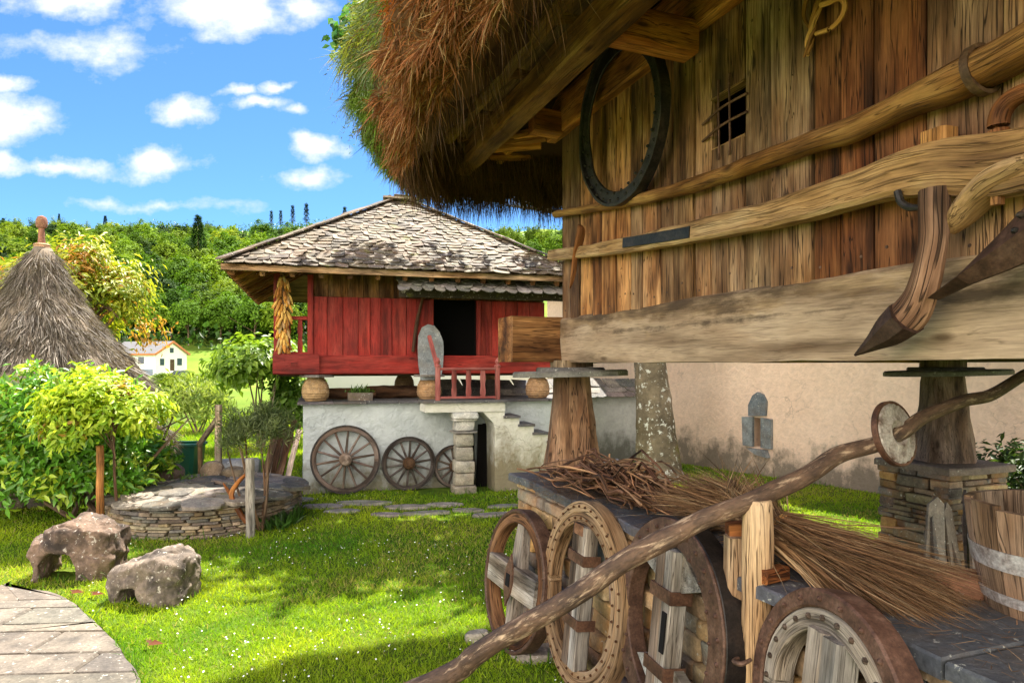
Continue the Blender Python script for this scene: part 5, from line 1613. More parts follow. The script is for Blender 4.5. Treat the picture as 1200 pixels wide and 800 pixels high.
# side wall with descending top, opening left of it
wx = on_y(580, 500, -.1).x
tops = [(wx, 1.05), (l1, 1.05)]; steps = []
xx = l1; zz = 1.07
for k in range(4):
    w_ = .20; zz -= .115
    steps.append((xx, xx + w_, zz)); xx += w_
ol = [(wx, -.05), (xx, -.05), (xx, steps[-1][2])]
for (a, b_, z) in reversed(steps):
    ol += [(b_, z), (a, z)] if (b_, z) != ol[-1] else [(a, z)]
ol += [(l1, 1.046), (wx - .16, 1.046), (wx - .10, .98), (wx - .02, .90), (wx, .82)]
vs = [V((x, y, z)) for y in (-.10, BE0 - .015) for (x, z) in ol]; k = len(ol)
mb.add(vs, [tuple(range(k)), tuple(reversed(range(k, 2 * k)))] + [(k + j, k + (j + 1) % k, (j + 1) % k, j) for j in range(k)], vs)
obj('plaster_body', mb, M['stair_plaster'], stn, HF, smooth=0)
for (a, b_, z) in steps:
    slab(mb2, [(a - .02, -.13), (b_ + .01, -.13), (b_ + .01, BE0 - .03), (a - .02, BE0 - .03)], z + .003, z + .036, .005, vary((.1, .1, .105), .2))
obj('tread', mb2, M['slate'], stn, HF)
cx = on_y(543, 500, .0).x
mb = MB()
for (z0, z1, s, c_) in ((-.05, .10, .155, (.30, .27, .22)), (.10, .26, .125, (.36, .34, .28)), (.265, .42, .13, (.40, .38, .32)), (.425, .60, .12, (.33, .31, .26)), (.605, .77, .125, (.42, .40, .34)), (.775, .80, .16, (.25, .24, .22)), (.803, .93, .12, (.5, .5, .47)), (.933, .962, .15, (.6, .6, .57)), (.965, 1.047, .17, (.62, .63, .6))):
    stone(mb, V((cx, .0, (z0 + z1) / 2)), V((s, 0, 0)), V((0, s, 0)), V((0, 0, (z1 - z0) / 2)), c_, 4, 9, .07)
obj('column', mb, M['dry_stone'], stn, HF)
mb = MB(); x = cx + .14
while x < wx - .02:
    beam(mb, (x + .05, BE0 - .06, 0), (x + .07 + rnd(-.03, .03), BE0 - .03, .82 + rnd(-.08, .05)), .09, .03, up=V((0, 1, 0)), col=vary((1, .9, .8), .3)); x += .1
obj('shade_boards', mb, M['painted_dark'], stn, HF)  # near-black boards stand in for the shade under the landing
mb = MB()
nx0, nx1 = on_y(513, 450, -.08).x, on_y(583, 450, -.08).x
for x in (nx0, nx1):
    beam(mb, (x, -.08, 1.20), (x, -.08, 1.63), .06, .06, up=V((0, 1, 0)), col=(1, 1, 1), ch=.008)
    lathe(mb, [(.042, 1.63), (.045, 1.65), (.02, 1.665), (.034, 1.70), (.02, 1.735), (.006, 1.75)], (x, -.08, 0), UP, 12)
beam(mb, (nx0, -.08, 1.605), (nx1, -.08, 1.605), .05, .035); beam(mb, (nx0, -.08, 1.235), (nx1, -.08, 1.235), .04, .03)
a0 = V((nx0, -.06, 1.62)); a1 = on_y(503, 394, .38)
beam(mb, a0, a1, .05, .04, col=(.95, .9, .9))
rl = obj('railing', mb, M['pink_paint'], stn, HF)
for i in range(3):
    x = nx0 + (nx1 - nx0) * (.27 + .24 * i); mb = MB(); baluster(mb, (x, -.08), 1.245, 1.59, .075, 'y', (.85, .75, .75)); obj('baluster', mb, M['pink_paint'], rl, HF)
# logs and trough between the feet
for i, (pxa, pxb, e, z, r, lab) in enumerate([(384, 440, 1.05, 1.26, .075, 'thin dark log lying left on the coping under the red granary'), (428, 490, 1.1, 1.275, .09, 'thick dark log lying on the coping below the red sill beam')]):
    a0, a1 = on_y(pxa, 460, e), on_y(pxb, 460, e); a0.z = a1.z = z
    mb = MB(); rod(mb, [(a0, r), (a0.lerp(a1, .5), r * 1.05), (a1, r * .9)], 10, 12, (1.3, 1.0, .8), .008)
    obj('log', mb, M['dark_wood'], None, HF, label=lab, cat='log')
a0 = on_y(422, 460, .55)
tr = thing('plant_trough', 'small stone trough with a green plant on the coping under the red granary', 'planter', Hh((a0.x, .55, 1.182)), HA)
mb = MB()
for (xa, xb, ya, yb) in ((-.16, .16, -.08, -.06), (-.16, .16, .06, .08), (-.16, -.14, -.06, .06), (.14, .16, -.06, .06)):
    box(mb, a0.x + xa, a0.x + xb, .55 + ya, .55 + yb, 1.183, 1.29, (.13, .11, .09))
box(mb, a0.x - .14, a0.x + .14, .49, .61, 1.183, 1.27, (.04, .03, .02))
obj('trough', mb, M['dry_stone'], tr, HF)
n = 150; P = np.array(Hh((a0.x, .55, 1.28))) + rng.normal(size=(n, 3)) * np.array([.08, .03, .015]); D = rng.normal(size=(n, 3)) * np.array([.7, .7, .3]) + np.array([0, 0, 1])
v, f, c = leaves(P, D, sdist(n, rng), .05 + .07 * rng.random(n), np.full(n, .02), np.array([[.07, .14, .02]]) * (.6 + .8 * rng.random((n, 1))))
np_obj('plant', v, f, c, M['leaf'], tr)
# ================================================================== spoked wheels against the base
def spoked_wheel(px, py, Rw, e, label, col, nsp=14):
    c = on_y(px, py, e); c.z = Rw + .0
    fr = HF @ Matrix.Translation(c) @ Matrix.Rotation(R(-6), 4, 'X')
    o = thing('spoked_wheel', label, 'wagon wheel', fr @ V((0, 0, -Rw)), HA, 'spoked wagon wheels leaning on the white base wall')
    Y_ = V((0, -1, 0))
    mb = MB(); ring(mb, (0, 0, 0), Y_, Rw * .83, Rw * .95, .055, 48, col, .006, .002); obj('rim', mb, M['weathered'], o, fr)
    mb = MB(); ring(mb, (0, 0, 0), Y_, Rw * .95, Rw, .06, 52, (1, 1, 1), .004); obj('tyre', mb, M['iron'], o, fr)
    mb = MB(); lathe(mb, [(.05, -.06), (.075, -.02), (.085, .03), (.07, .09), (.045, .10), (.045, .13), (.025, .135)], (0, 0, 0), Y_, 20, (.8, .7, .65)); obj('hub', mb, M['dark_wood'] if Rw < .4 else M['grey_wood'], o, fr)
    for k in range(nsp):
        a = 2 * math.pi * (k + .3) / nsp; d = V((math.cos(a), 0, math.sin(a)))
        mb = MB(); rod(mb, [(d * .06, .018), (d * Rw * .4, .016), (d * Rw * .84, .013)], 8, 6, vary(col, .12)); obj('spoke', mb, M['weathered'], o, fr)
    return o
spoked_wheel(405, 537, .44, .30, 'largest brown spoked wagon wheel leaning on the white base wall', (.62, .5, .45))
spoked_wheel(479, 536, .355, .31, 'middle sized dark spoked wheel between the largest wheel and the stone column', (.34, .3, .29))
spoked_wheel(533, 533, .29, .32, 'small spoked wheel partly hidden behind the stone column of the stair', (.4, .35, .33), 12)
# planks leaning left of the base
for i in range(6):
    x = .80 - i * .045 - rnd(0, .02); y = .35 + rnd(-.1, .15)
    mb = MB(); h = rnd(.75, 1.0)
    beam(mb, (x - .1 - rnd(0, .12), y, 0), (x + .08, y + .12, h), rnd(.06, .1), .03, up=V((0, 1, 0)), col=vary((1.6, 1.4, 1.3), .35), ch=.005, wob=.012)
    obj('leaning_plank', mb, M['dark_wood'] if i % 3 else M['weathered'], None, HF, label='dark weathered plank leaning on the left end of the white base wall' if i % 3 else 'greyer weathered plank leaning on the left end of the white base wall', cat='plank', group='planks leaning by the white base wall')
# ================================================================== thatched cone hut
hc = V((-6.2, 9.0, 0))
hut = thing('thatched_hut', 'round hut with tall conical grey thatch and red knob, at the left edge', 'hut', hc)
mb = MB(); 
for k in range(26):
    a0 = 2 * math.pi * k / 26
    for z in (0.07, .22, .37, .52):
        a = a0 + (.12 if int(z * 10) % 2 else 0); d = V((math.cos(a), math.sin(a), 0)); s_ = V((-d.y, d.x, 0))
        stone(mb, hc + d * 1.20 + UP * z, s_ * .15, d * .1, UP * .073, vary(random.choice(PAL_GREY), .2), 3, 8, .2)
lathe(mb, [(1.16, 0), (1.16, .6)], hc, UP, 30, (.06, .05, .04))
obj('wall', mb, M['dry_stone'], hut)
cone = [(1.05, .56), (1.28, .54), (1.38, .62), (1.40, .72), (1.34, .98), (1.18, 1.45), (.92, 1.8), (.69, 2.1), (.50, 2.38), (.36, 2.62), (.24, 2.9), (.16, 3.10), (.10, 3.2)]
mb = MB(); lathe(mb, cone, hc, UP, 44, (.20, .16, .12), .03, True, 3)
tc = obj('thatch', mb, M['thatch_skin'], hut, smooth=180)
n = 60000
zc = np.array([c_[1] for c_ in cone[3:]]); rc = np.array([c_[0] for c_ in cone[3:]])
z = .62 + 2.55 * (1 - np.sqrt(rng.random(n))); r = np.interp(z, zc, rc); a = rng.random(n) * 2 * np.pi
Nn = np.stack([np.cos(a), np.sin(a), np.zeros(n)], 1); P = np.array(hc) + Nn * r[:, None]; P[:, 2] = z
sl = np.interp(z, zc, np.gradient(rc, zc)); T = unit(np.stack([-np.cos(a) * sl, -np.sin(a) * sl, -np.ones(n)], 1))
cl = np.array([noise.noise_vector(V(p) * 6.5) for p in P]) * 1.6; ln = np.array([noise.noise(V((p[0] * 1.5, p[1] * 1.5, p[2] * 6))) for p in P])
D = unit(T + cl * .55 + rng.normal(size=(n, 3)) * .2 + Nn * (.10 + .35 * (ln > .1))[:, None])
C = np.array([[.235, .20, .165]]) * (.4 + .9 * rng.random((n, 1))); C = np.where(rng.random((n, 1)) < .18, np.array([[.17, .13, .10]]), C)
C *= np.where((ln > .18)[:, None], .75, 1.0)
v, f, c = strands(P + Nn * .005, D, (.07 + .14 * rng.random(n)) * (1 + .8 * (ln > .15)), .006 + .007 * rng.random(n), .15 + .35 * rng.random(n), C, rng, 3, .2)
np_obj('straw', v, f, c, M['straw'], tc, kind='stuff')
mb = MB()
lathe(mb, [(.10, 3.14), (.075, 3.2), (.06, 3.26)], hc, UP, 14, (.35, .2, .14), .01)
for q in range(4): lathe(mb, [(.085, 3.13 + q * .03), (.10, 3.145 + q * .03), (.085, 3.16 + q * .03)], hc, UP, 16, (.5, .32, .2), .006, False)
kt = obj('binding', mb, M['hive'], hut)
mb = MB(); lathe(mb, [(.05, 3.22), (.04, 3.32), (.036, 3.45), (.055, 3.46), (.066, 3.49), (.068, 3.55), (.05, 3.60), (.01, 3.62)], hc, UP, 18, (.26, .12, .08), .006)
obj('knob', mb, M['hive'], hut)

# ================================================================== foliage helpers
def crown_pts(center, rad, n, rng, nclump=40, cl_r=.3, shell=.55, flat=1.0):
    c = np.array(center); rad = np.array(rad)
    d = sdist(nclump, rng); d[:, 2] = np.where(d[:, 2] < -.35, -d[:, 2] * .6, d[:, 2])
    rr = (shell + (1 - shell) * rng.random((nclump, 1)))
    cc = d * rr
    k = rng.integers(0, nclump, n)
    size = cl_r * (.6 + .7 * rng.random(nclump))
    off = rng.normal(size=(n, 3)) * size[k][:, None] * .6
    q = cc[k] + off
    P = c + q * rad
    N = unit(q + sdist(n, rng) * .5 + off * 2 + np.array([0, 0, .6]))
    return P, N, k, q
def leafy(name, parent, center, rad, n, L, W, base, tip, rng, mat, nclump=40, cl_r=.3, shell=.55, droop=.3, jitter=.35, fold=.25, warm=None, warm_p=0.0, **tags):
    P, N, k, q = crown_pts(center, rad, n, rng, nclump, cl_r, shell)
    D = unit(np.cross(N, sdist(n, rng)) + N * .35 + np.array([0, 0, -droop]))
    h = np.clip(rng.random((n, 1)) * .8 + rng.random((nclump, 1))[k] * .35, 0, 1)
    C = np.array([base]) * (1 - h) + np.array([tip]) * h
    C = C * (1 + jitter * (rng.random((n, 1)) - .5))
    if warm is not None:
        wm = rng.random((nclump, 1))[k] < warm_p
        wm = wm & (rng.random((n, 1)) < .75)
        C = np.where(wm, np.array([warm]) * (.6 + .7 * rng.random((n, 1))), C)
    Ln = L * (.6 + .7 * rng.random(n))
    v, f, c = leaves(P, D, N, Ln, Ln * W, C, fold)
    return np_obj(name, v, f, c, mat, parent, **tags)
def branches(mb, base, top, crown_c, rad, r0, nb, rg, col=(1, 1, 1), n=8):
    base, top = V(base), V(top)
    mid = base.lerp(top, .5) + V((rg.uniform(-.08, .08), rg.uniform(-.08, .08), 0)) * (top - base).length * .4
    rod(mb, [(base - UP * .05, r0 * 1.25), (base.lerp(top, .12), r0), (mid, r0 * .85), (top, r0 * .55)], n, 14, col, r0 * .12, 2 / max(r0, .05))
    for i in range(nb):
        f = rg.uniform(.55, 1.0); s = base.lerp(top, f)
        d = V((rg.gauss(0, 1), rg.gauss(0, 1), rg.gauss(.3, .7))).normalized()
        e = V(crown_c) + V((d.x * rad[0], d.y * rad[1], d.z * rad[2])) * rg.uniform(.6, .95)
        m_ = s.lerp(e, .5) + V((rg.gauss(0, .06), rg.gauss(0, .06), .08)) * (e - s).length
        rod(mb, [(s, r0 * .4), (m_, r0 * .25), (e, r0 * .06)], 6, 9, col)

# ================================================================== hedge, young trees, stakes
hg = thing('laurel_bush', 'big dense glossy dark green laurel bush in front of the thatched hut', 'bush', (-4.55, 7.35, 0))
mb = MB(); rg = random.Random(2)
for i in range(14):
    b0 = V((-4.55 + rg.uniform(-.35, .35), 7.35 + rg.uniform(-.2, .2), -.03)); rod(mb, [(b0, .03), (b0 + V((rg.uniform(-.4, .4), rg.uniform(-.3, .3), .5)), .022), (b0 + V((rg.uniform(-.8, .8), rg.uniform(-.5, .5), 1.1)), .008)], 6, 8)
obj('stem', mb, M['bark'], hg)
r1 = np.random.default_rng(11)
parts = []
for (cx, cy, cz, rx, ry, rz, n) in ((-5.35, 7.35, .58, .80, .75, .62, 5200), (-4.62, 7.35, .62, .72, .72, .64, 5200), (-4.88, 7.3, 1.10, .80, .62, .50, 4400), (-5.75, 7.5, .5, .55, .6, .55, 1800), (-4.16, 7.3, .46, .42, .55, .45, 1600)):
    P, N, k, q = crown_pts((cx, cy, cz), (rx, ry, rz), n, r1, 60, .22, .78)
    D = unit(np.cross(N, sdist(n, r1)) * .8 + N * .5 + np.array([0, 0, -.15]))
    new = r1.random((60, 1))[k] < (.75 if cz > .9 else .45)
    C = np.array([[.10, .25, .022]]) * (.6 + .9 * r1.random((n, 1)))
    C = np.where(new & (r1.random((n, 1)) < .6), np.array([[.34, .46, .035]]) * (.6 + .7 * r1.random((n, 1))), C)
    P[:, 2] = np.maximum(P[:, 2], .04)
    Ln = .085 + .055 * r1.random(n)
    parts.append(leaves(P, D, N, Ln, Ln * .36, C, .2))
v, f, c = cat_np(parts); np_obj('foliage', v, f, c, M['laurel'], hg)
# young tree on an orange stake
yc = at(126, 478, 6.55)
yt = thing('young_tree', 'young tree with bright yellow green leaves before the laurel bush', 'tree', (at(130, 600, 6.6).x, 6.62, 0))
mb = MB(); branches(mb, (yc.x + .06, 6.64, 0), (yc.x + .03, 6.6, 1.1), (yc.x, 6.6, 1.32), (.5, .42, .3), .016, 12, random.Random(3), (.8, .7, .6)); obj('trunk', mb, M['bark'], yt)
leafy('crown', yt, (yc.x - .02, 6.6, 1.14), (.64, .5, .46), 5200, .09, .36, (.17, .34, .02), (.46, .54, .035), np.random.default_rng(5), M['leaf'], 42, .2, .5, .35, warm=(.36, .22, .04), warm_p=.06)
sp_ = at(117, 522, 6.5)
mb = MB(); rod(mb, [(V((sp_.x + .01, 6.5, -.05)), .038), (V((sp_.x + .005, 6.5, .4)), .034), (V((sp_.x, 6.5, sp_.z)), .034)], 10, 12, (1.1, .8, .5), .008, 6); 
obj('stake', mb, M['plough_wood'], None, label='peeled orange brown stake supporting the young yellow green tree', cat='stake')
# ================================================================== carved boulders with an arch cut
def arch_boulder(name, px0, px1, pytop, pybot, Y, tint, label, arch, seed, topfn, depth=.36, yaw=.1):
    xc = ((px0 + px1) / 2 - 600) / 800 * Y; wd_ = (px1 - px0) / 800 * Y / 2; ht = (pybot - pytop) / 800 * Y
    nx_, ny_, nz_ = 60, 30, 44
    verts = {}; mb = MB(); vs = []; fs = []
    def inside(i, j, k):
        u = (i + .5) / nx_ * 2 - 1; v = (j + .5) / ny_ * 2 - 1; z = (k + .5) / nz_
        if not (0 <= i < nx_ and 0 <= j < ny_ and 0 <= k < nz_): return False
        q = noise.noise(V((u * 1.6, v * 1.6, z * 1.6)) + V((seed, 0, 0))) * .10
        if z > topfn(u) + q - .10 * v * v: return False
        if abs(u) ** 5 + abs(v) ** 4 * .9 > 1.0 + q - .25 * max(0, z - .5): return False
        a = arch
        if z < a[2] and a[0] < u + .05 * v < a[1]:
            m_ = (a[0] + a[1]) / 2; h = (a[1] - a[0]) / 2
            if z < a[2] * math.sqrt(max(0, 1 - ((u + .05 * v - m_) / h) ** 4)): return False
        return True
    ins = {(i, j, k) for i in range(nx_) for j in range(ny_) for k in range(nz_) if inside(i, j, k)}
    def vid(i, j, k):
        if (i, j, k) not in verts:
            verts[(i, j, k)] = len(vs); vs.append(V(((i / nx_ * 2 - 1) * wd_, (j / ny_ * 2 - 1) * depth / 2, k / nz_ * ht)))
        return verts[(i, j, k)]
    F6 = [((1, 0, 0), [(1, 0, 0), (1, 1, 0), (1, 1, 1), (1, 0, 1)]), ((-1, 0, 0), [(0, 0, 0), (0, 0, 1), (0, 1, 1), (0, 1, 0)]), ((0, 1, 0), [(0, 1, 0), (0, 1, 1), (1, 1, 1), (1, 1, 0)]), ((0, -1, 0), [(0, 0, 0), (1, 0, 0), (1, 0, 1), (0, 0, 1)]), ((0, 0, 1), [(0, 0, 1), (1, 0, 1), (1, 1, 1), (0, 1, 1)]), ((0, 0, -1), [(0, 0, 0), (0, 1, 0), (1, 1, 0), (1, 0, 0)])]
    for (i, j, k) in ins:
        for d, q in F6:
            if (i + d[0], j + d[1], k + d[2]) not in ins:
                fs.append(tuple(vid(i + a, j + b_, k + c_) for a, b_, c_ in q))
    nb = [set() for _ in vs]
    for f_ in fs:
        for a in range(4): nb[f_[a]].add(f_[(a + 1) % 4]); nb[f_[(a + 1) % 4]].add(f_[a])
    for _ in range(5):
        vs = [v * .45 + sum((vs[j] for j in nb[i]), V((0, 0, 0))) * (.55 / len(nb[i])) for i, v in enumerate(vs)]
    vs = [v + noise.noise_vector(v * 7 + V((seed, 3, 1))) * .022 + V((v.x, v.y, v.z - .2)).normalized() * (noise.voronoi(v * 9 + V((seed, 0, 0)))[0][0] * -.040 + noise.voronoi(v * 22 + V((seed, 0, 0)))[0][0] * -.012 + .018) + noise.noise_vector(v * 17 + V((seed, 7, 1))) * .011 + noise.noise_vector(v * 40 + V((seed, 2, 1))) * .004 for v in vs]
    mb.add(vs, fs, vs, tint)
    fr = Matrix.Translation(V((xc, Y, -.03))) @ Matrix.Rotation(yaw, 4, 'Z')
    return obj(name, mb, M['boulder'], None, fr, 180, label=label, cat='carved stone')
arch_boulder('arched_stone', 47, 141, 599, 672, 5.42, (.17, .12, .09), 'dark lichen spotted boulder with an arched hollow, left of two on the lawn', (-.72, .12, .50), 3.1, lambda u: .86 - .12 * (u < -.55) + .10 * math.exp(-((u - .1) / .5) ** 2) - .28 * max(0, u - .55), .42, .12)
arch_boulder('arched_stone', 137, 229, 632, 704, 4.86, (.19, .155, .125), 'lower grey boulder with an arched hollow and sloping top, nearer the paving', (-.62, -.02, .34), 8.4, lambda u: .78 + .22 * (u + .2) - .55 * max(0, u - .45) - .3 * max(0, -.75 - u), .40, -.15)
# ================================================================== round dry-stone platform
rc_ = V((-3.27, 7.36, 0)); RR = .93
rw = thing('round_platform', 'low round dry stone platform covered with flat slates beside the laurel bush', 'stone platform', rc_)
mb = MB(); z = -.03
while z < .31:
    h = rnd(.018, .045); a = rnd(0, .3)
    while a < 2 * math.pi:
        l = rnd(.07, .26); da = l / RR; d = V((math.cos(a + da / 2), math.sin(a + da / 2), 0)); s_ = V((-d.y, d.x, 0))
        stone(mb, rc_ + d * (RR - .06 + rnd(-.018, .018)) + UP * (z + h / 2), s_ * (l / 2 - .003), d * .08, UP * (h / 2 - .0015), vary(random.choice(PAL_GREY), .3), 3, 8, .25)
        a += da
    z += h
lathe(mb, [(RR - .08, -.05), (RR - .08, .30)], rc_, UP, 40, (.04, .035, .03))
obj('masonry', mb, M['dry_stone'], rw)
mb = MB(); lathe(mb, [(RR - .09, .29), (.1, .36)], rc_, UP, 40, (.08, .07, .06))
for ri, (r, hh, cnt) in enumerate([(.91, .315, 16), (.73, .332, 14), (.55, .35, 11), (.37, .366, 8), (.18, .382, 4), (0, .395, 1)]):
    for k in range(cnt):
        a = 2 * math.pi * (k + rnd(-.2, .2)) / cnt; wd_ = 2 * math.pi * max(r, .1) / cnt * .62
        c_ = (r * math.cos(a), r * math.sin(a))
        ol = []
        for q in range(8):
            b_ = 2 * math.pi * q / 8; rr_ = rnd(.85, 1.12)
            u, v_ = .15 * math.cos(b_) * rr_, min(wd_, .23) * math.sin(b_) * rr_
            ol.append((rc_.x + c_[0] + u * math.cos(a) - v_ * math.sin(a), rc_.y + c_[1] + u * math.sin(a) + v_ * math.cos(a)))
        slab(mb, ol, hh, hh + rnd(.022, .04), .006, vary(random.choice([(.19, .175, .155), (.14, .13, .115), (.22, .20, .175), (.10, .095, .085)]), .15), tilt=(-.13 * math.cos(a) + rnd(-.06, .06), -.13 * math.sin(a) + rnd(-.06, .06)))
obj('slate_top', mb, M['dry_stone'], rw)
for (px, py, rx, rz, lab) in ((200, 560, .15, .095, 'rounded brown stone, left of three on the round slate platform'), (249, 556, .135, .11, 'round dark stone in the middle of the round slate platform'), (275, 563, .15, .075, 'flattish grey stone on the platform near the bent branch')):
    p = at(px, py, 7.75); p.z = .375 + rz * .7; mb = MB()
    stone(mb, p, V((rx, 0, 0)), V((0, rx * .8, 0)), V((0, 0, rz)), vary((.2, .15, .11), .2), 8, 2.3, .2, 1.2)
    obj('cobble', mb, M['dry_stone'], None, smooth=180, label=lab, cat='stone')
g = at(226, 566, 7.6); g.z = .38; n = 90
v, f, c = strands(np.repeat(np.array([g]), n, 0) + rng.normal(size=(n, 3)) * np.array([.1, .1, .004]), rng.normal(size=(n, 3)) * np.array([.5, .5, .2]) + np.array([0, 0, 1]), .05 + .07 * rng.random(n), np.full(n, .008), .5 * rng.random(n), np.array([[.12, .22, .03]]) * (.6 + .8 * rng.random((n, 1))), rng)
np_obj('grass_tuft', v, f, c, M['grass'], None, label='small grass tuft growing between the slates of the round platform', cat='grass tuft')
# post, bent branch, small tree
mb = MB(); pt = at(293, 540, 6.55); rod(mb, [(V((pt.x + .008, 6.55, -.05)), .044), (V((pt.x, 6.55, .4)), .042), (V((pt.x, 6.55, pt.z)), .041), (V((pt.x, 6.55, pt.z + .01)), .03)], 10, 14, (1.1, 1.1, 1.05), .006)
obj('round_post', mb, M['weathered'], None, label='short grey round post in the grass beside the small grey green tree', cat='post')
mb = MB(); q = [at(289, 612, 6.62), at(279, 597, 6.64), at(271, 580, 6.66), at(279, 565, 6.68), at(288, 556, 6.66)]
rod(mb, [(q[0], .024), (q[1], .026), (q[2], .027), (q[3], .022), (q[4], .018)], 8, 20, (1.1, .75, .45), .005); rod(mb, [(q[2], .018), (at(266, 573, 6.68), .015), (at(262, 566, 6.7), .008)], 6, 6, (1.1, .75, .45))
obj('bent_branch', mb, M['pole_wood'], None, label='crooked forked branch propped against the short grey post', cat='branch')
ot = thing('small_tree', 'small grey green tree with fine needle leaves behind the short post', 'tree', (at(305, 600, 6.75).x, 6.8, 0))
oc = at(300, 513, 6.8); mb = MB(); rg = random.Random(9)
for i in range(7):
    e = oc + V((rg.gauss(0, .2), rg.gauss(0, .15), rg.uniform(-.1, .25))); b0 = V((oc.x + .05, 6.8, -.03)); rod(mb, [(b0, .02), (b0.lerp(e, .45) + V((rg.gauss(0, .04), 0, -.05)), .014), (e, .005)], 6, 10, (.8, .7, .6))
obj('trunk', mb, M['bark'], ot)
leafy('crown', ot, oc + V((0, 0, .02)), (.37, .33, .33), 5200, .075, .13, (.06, .10, .035), (.17, .21, .075), np.random.default_rng(6), M['leaf'], 46, .2, .45, -.5, fold=.1)
# low weeds beside the platform
n = 260; P = np.stack([rng.uniform(-2.62, -2.25, n), rng.uniform(6.75, 7.3, n), np.full(n, .0)], 1)
v, f, c = leaves(P, rng.normal(size=(n, 3)) * np.array([.4, .4, .2]) + np.array([0, 0, 1]), sdist(n, rng), .08 + .14 * rng.random(n), np.full(n, .03), np.array([[.04, .10, .015]]) * (.6 + .8 * rng.random((n, 1))))
np_obj('weeds', v, f, c, M['leaf'], None, kind='stuff')
# ================================================================== bin, barrier post, tank
bp = V((-5.0, 10.4, 0)); bn = thing('garden_bin', 'dark green plastic bin standing in the grass behind the round platform', 'bin', bp)
mb = MB()
def tub_ring(hw, hd, z): return [V((bp.x + sx * hw * (1 if abs(sy) else 1), bp.y + sy * hd, z)) for sx, sy in ((-1, -.8), (-.8, -1), (.8, -1), (1, -.8), (1, .8), (.8, 1), (-.8, 1), (-1, .8))]
rws = [tub_ring(.21, .2, 0), tub_ring(.25, .23, .44), tub_ring(.275, .25, .44), tub_ring(.275, .25, .475), tub_ring(.235, .21, .475), tub_ring(.20, .18, .05)]
for r_ in rws: mb.add(r_, [])
for i in range(5):
    for j in range(8): mb.f.append((i * 8 + j, i * 8 + (j + 1) % 8, (i + 1) * 8 + (j + 1) % 8, (i + 1) * 8 + j))
mb.f += [tuple(reversed(range(8))), tuple(40 + j for j in range(8))]
obj('body', mb, M['green_plastic'], bn)
mb = MB(); rod(mb, [(bp + V((.27, -.1, .45)), .015), (bp + V((.33, 0, .46)), .015), (bp + V((.27, .1, .45)), .015)], 6); rod(mb, [(bp + V((-.27, -.1, .45)), .015), (bp + V((-.33, 0, .46)), .015), (bp + V((-.27, .1, .45)), .015)], 6); obj('handle', mb, M['green_plastic'], bn)
mb = MB(); a0 = at(256, 474, 9.0); beam(mb, (a0.x, 9.0, -.05), (a0.x, 9.0, a0.z), .075, .075, up=V((0, 1, 0)), col=(1.4, 1.3, 1.2), ch=.01, wob=.006)
obj('fence_post', mb, M['grey_wood'], None, label='tall thin grey wooden post right of the green bin', cat='post')
mb = MB(); beam(mb, at(233, 521, 9.2), at(255, 490, 9.08), .05, .07, col=(.8, .7, .6), ch=.008); beam(mb, (at(233, 521, 9.2).x + .01, 9.23, 0), at(233, 525, 9.2) + V((.0, .03, .05)), .05, .05, up=V((0, 1, 0)), col=(.8, .7, .6))
obj('slanting_plank', mb, M['grey_wood'], None, label='slanting wooden rail propped between the green bin and the tall post', cat='rail')
mb = MB(); tcn = at(281, 545, 9.4); tcn.z = .19
lathe(mb, [(.02, -.27), (.16, -.26), (.185, -.22), (.185, .22), (.16, .26), (.02, .27)], tcn, V((1, .25, 0)), 24, (.26, .27, .29), .006)
obj('metal_drum', mb, M['tank'], None, label='pale stained metal drum lying on its side behind the small tree', cat='drum')
# ================================================================== paved corner bottom left
cur = [(-4.9, 5.02), (-3.75, 5.0), (-3.27, 4.86), (-2.95, 4.62), (-2.63, 4.30), (-2.34, 4.02), (-2.14, 3.78), (-1.93, 3.55), (-1.78, 3.25), (-1.68, 2.9), (-1.6, 2.4), (-1.58, 1.9)]
def cur_x(y):
    for (x0, y0), (x1, y1) in zip(cur, cur[1:]):
        if y1 <= y <= y0: return x0 + (x1 - x0) * (y0 - y) / max(1e-6, y0 - y1)
    return cur[-1][0] if y < cur[-1][1] else -9
mb = MB(); y = 1.6; tl = .07
while y < 5.0:
    hgt = rnd(.13, .40)
    xr = None
    x = -6.3
    segs_ = []
    while x < 0:
        wv = rnd(.55, 2.0)
        segs_.append((x, x + wv)); x += wv
    for (xa, xb) in segs_:
        ol = []
        def bx_(x_, y_):
            yy = y_ + tl * (x_ + 3) + .025 * noise.noise(V((x_ * 1.3, y_ * .8, 1))) + .008 * noise.noise(V((x_ * 5, y_ * 5, 1)))
            return (min(x_, cur_x(min(yy, 5.0)) + .01 * noise.noise(V((yy * 6, 0, 5)))), yy)
        nS = 12
        bot = [bx_(xa + .005 + (xb - xa - .01) * q / nS, y + .006) for q in range(nS + 1)]
        rgt = [bx_(xb - .005, y + .006 + (hgt - .012) * q / 6) for q in range(1, 6)]
        top = [bx_(xb - .005 - (xb - xa - .01) * q / nS, y + hgt - .006) for q in range(nS + 1)]
        ol = bot + rgt + top
        c2 = [ol[0]]
        for p_ in ol[1:]:
            if math.hypot(p_[0] - c2[-1][0], p_[1] - c2[-1][1]) > .004: c2.append(p_)
        if len(c2) < 4: continue
        if abs(sum(c2[q][0] * c2[(q + 1) % len(c2)][1] - c2[(q + 1) % len(c2)][0] * c2[q][1] for q in range(len(c2)))) < .02: continue
        if max(p_[1] for p_ in c2) > 5.12: continue
        slab(mb, c2, -.05, .045 + rnd(-.006, .008), .012, vary(random.choice([(.165, .142, .118), (.135, .118, .10), (.19, .163, .135)]), .1))
    y += hgt
obj('paved_path', mb, M['paving'], None, kind='structure')
mb = MB(); ol = [(x - .03, min(y_ - .03, 4.95)) for x, y_ in cur[1:]] + [(-6.3, 1.9), (-6.3, 4.9)]
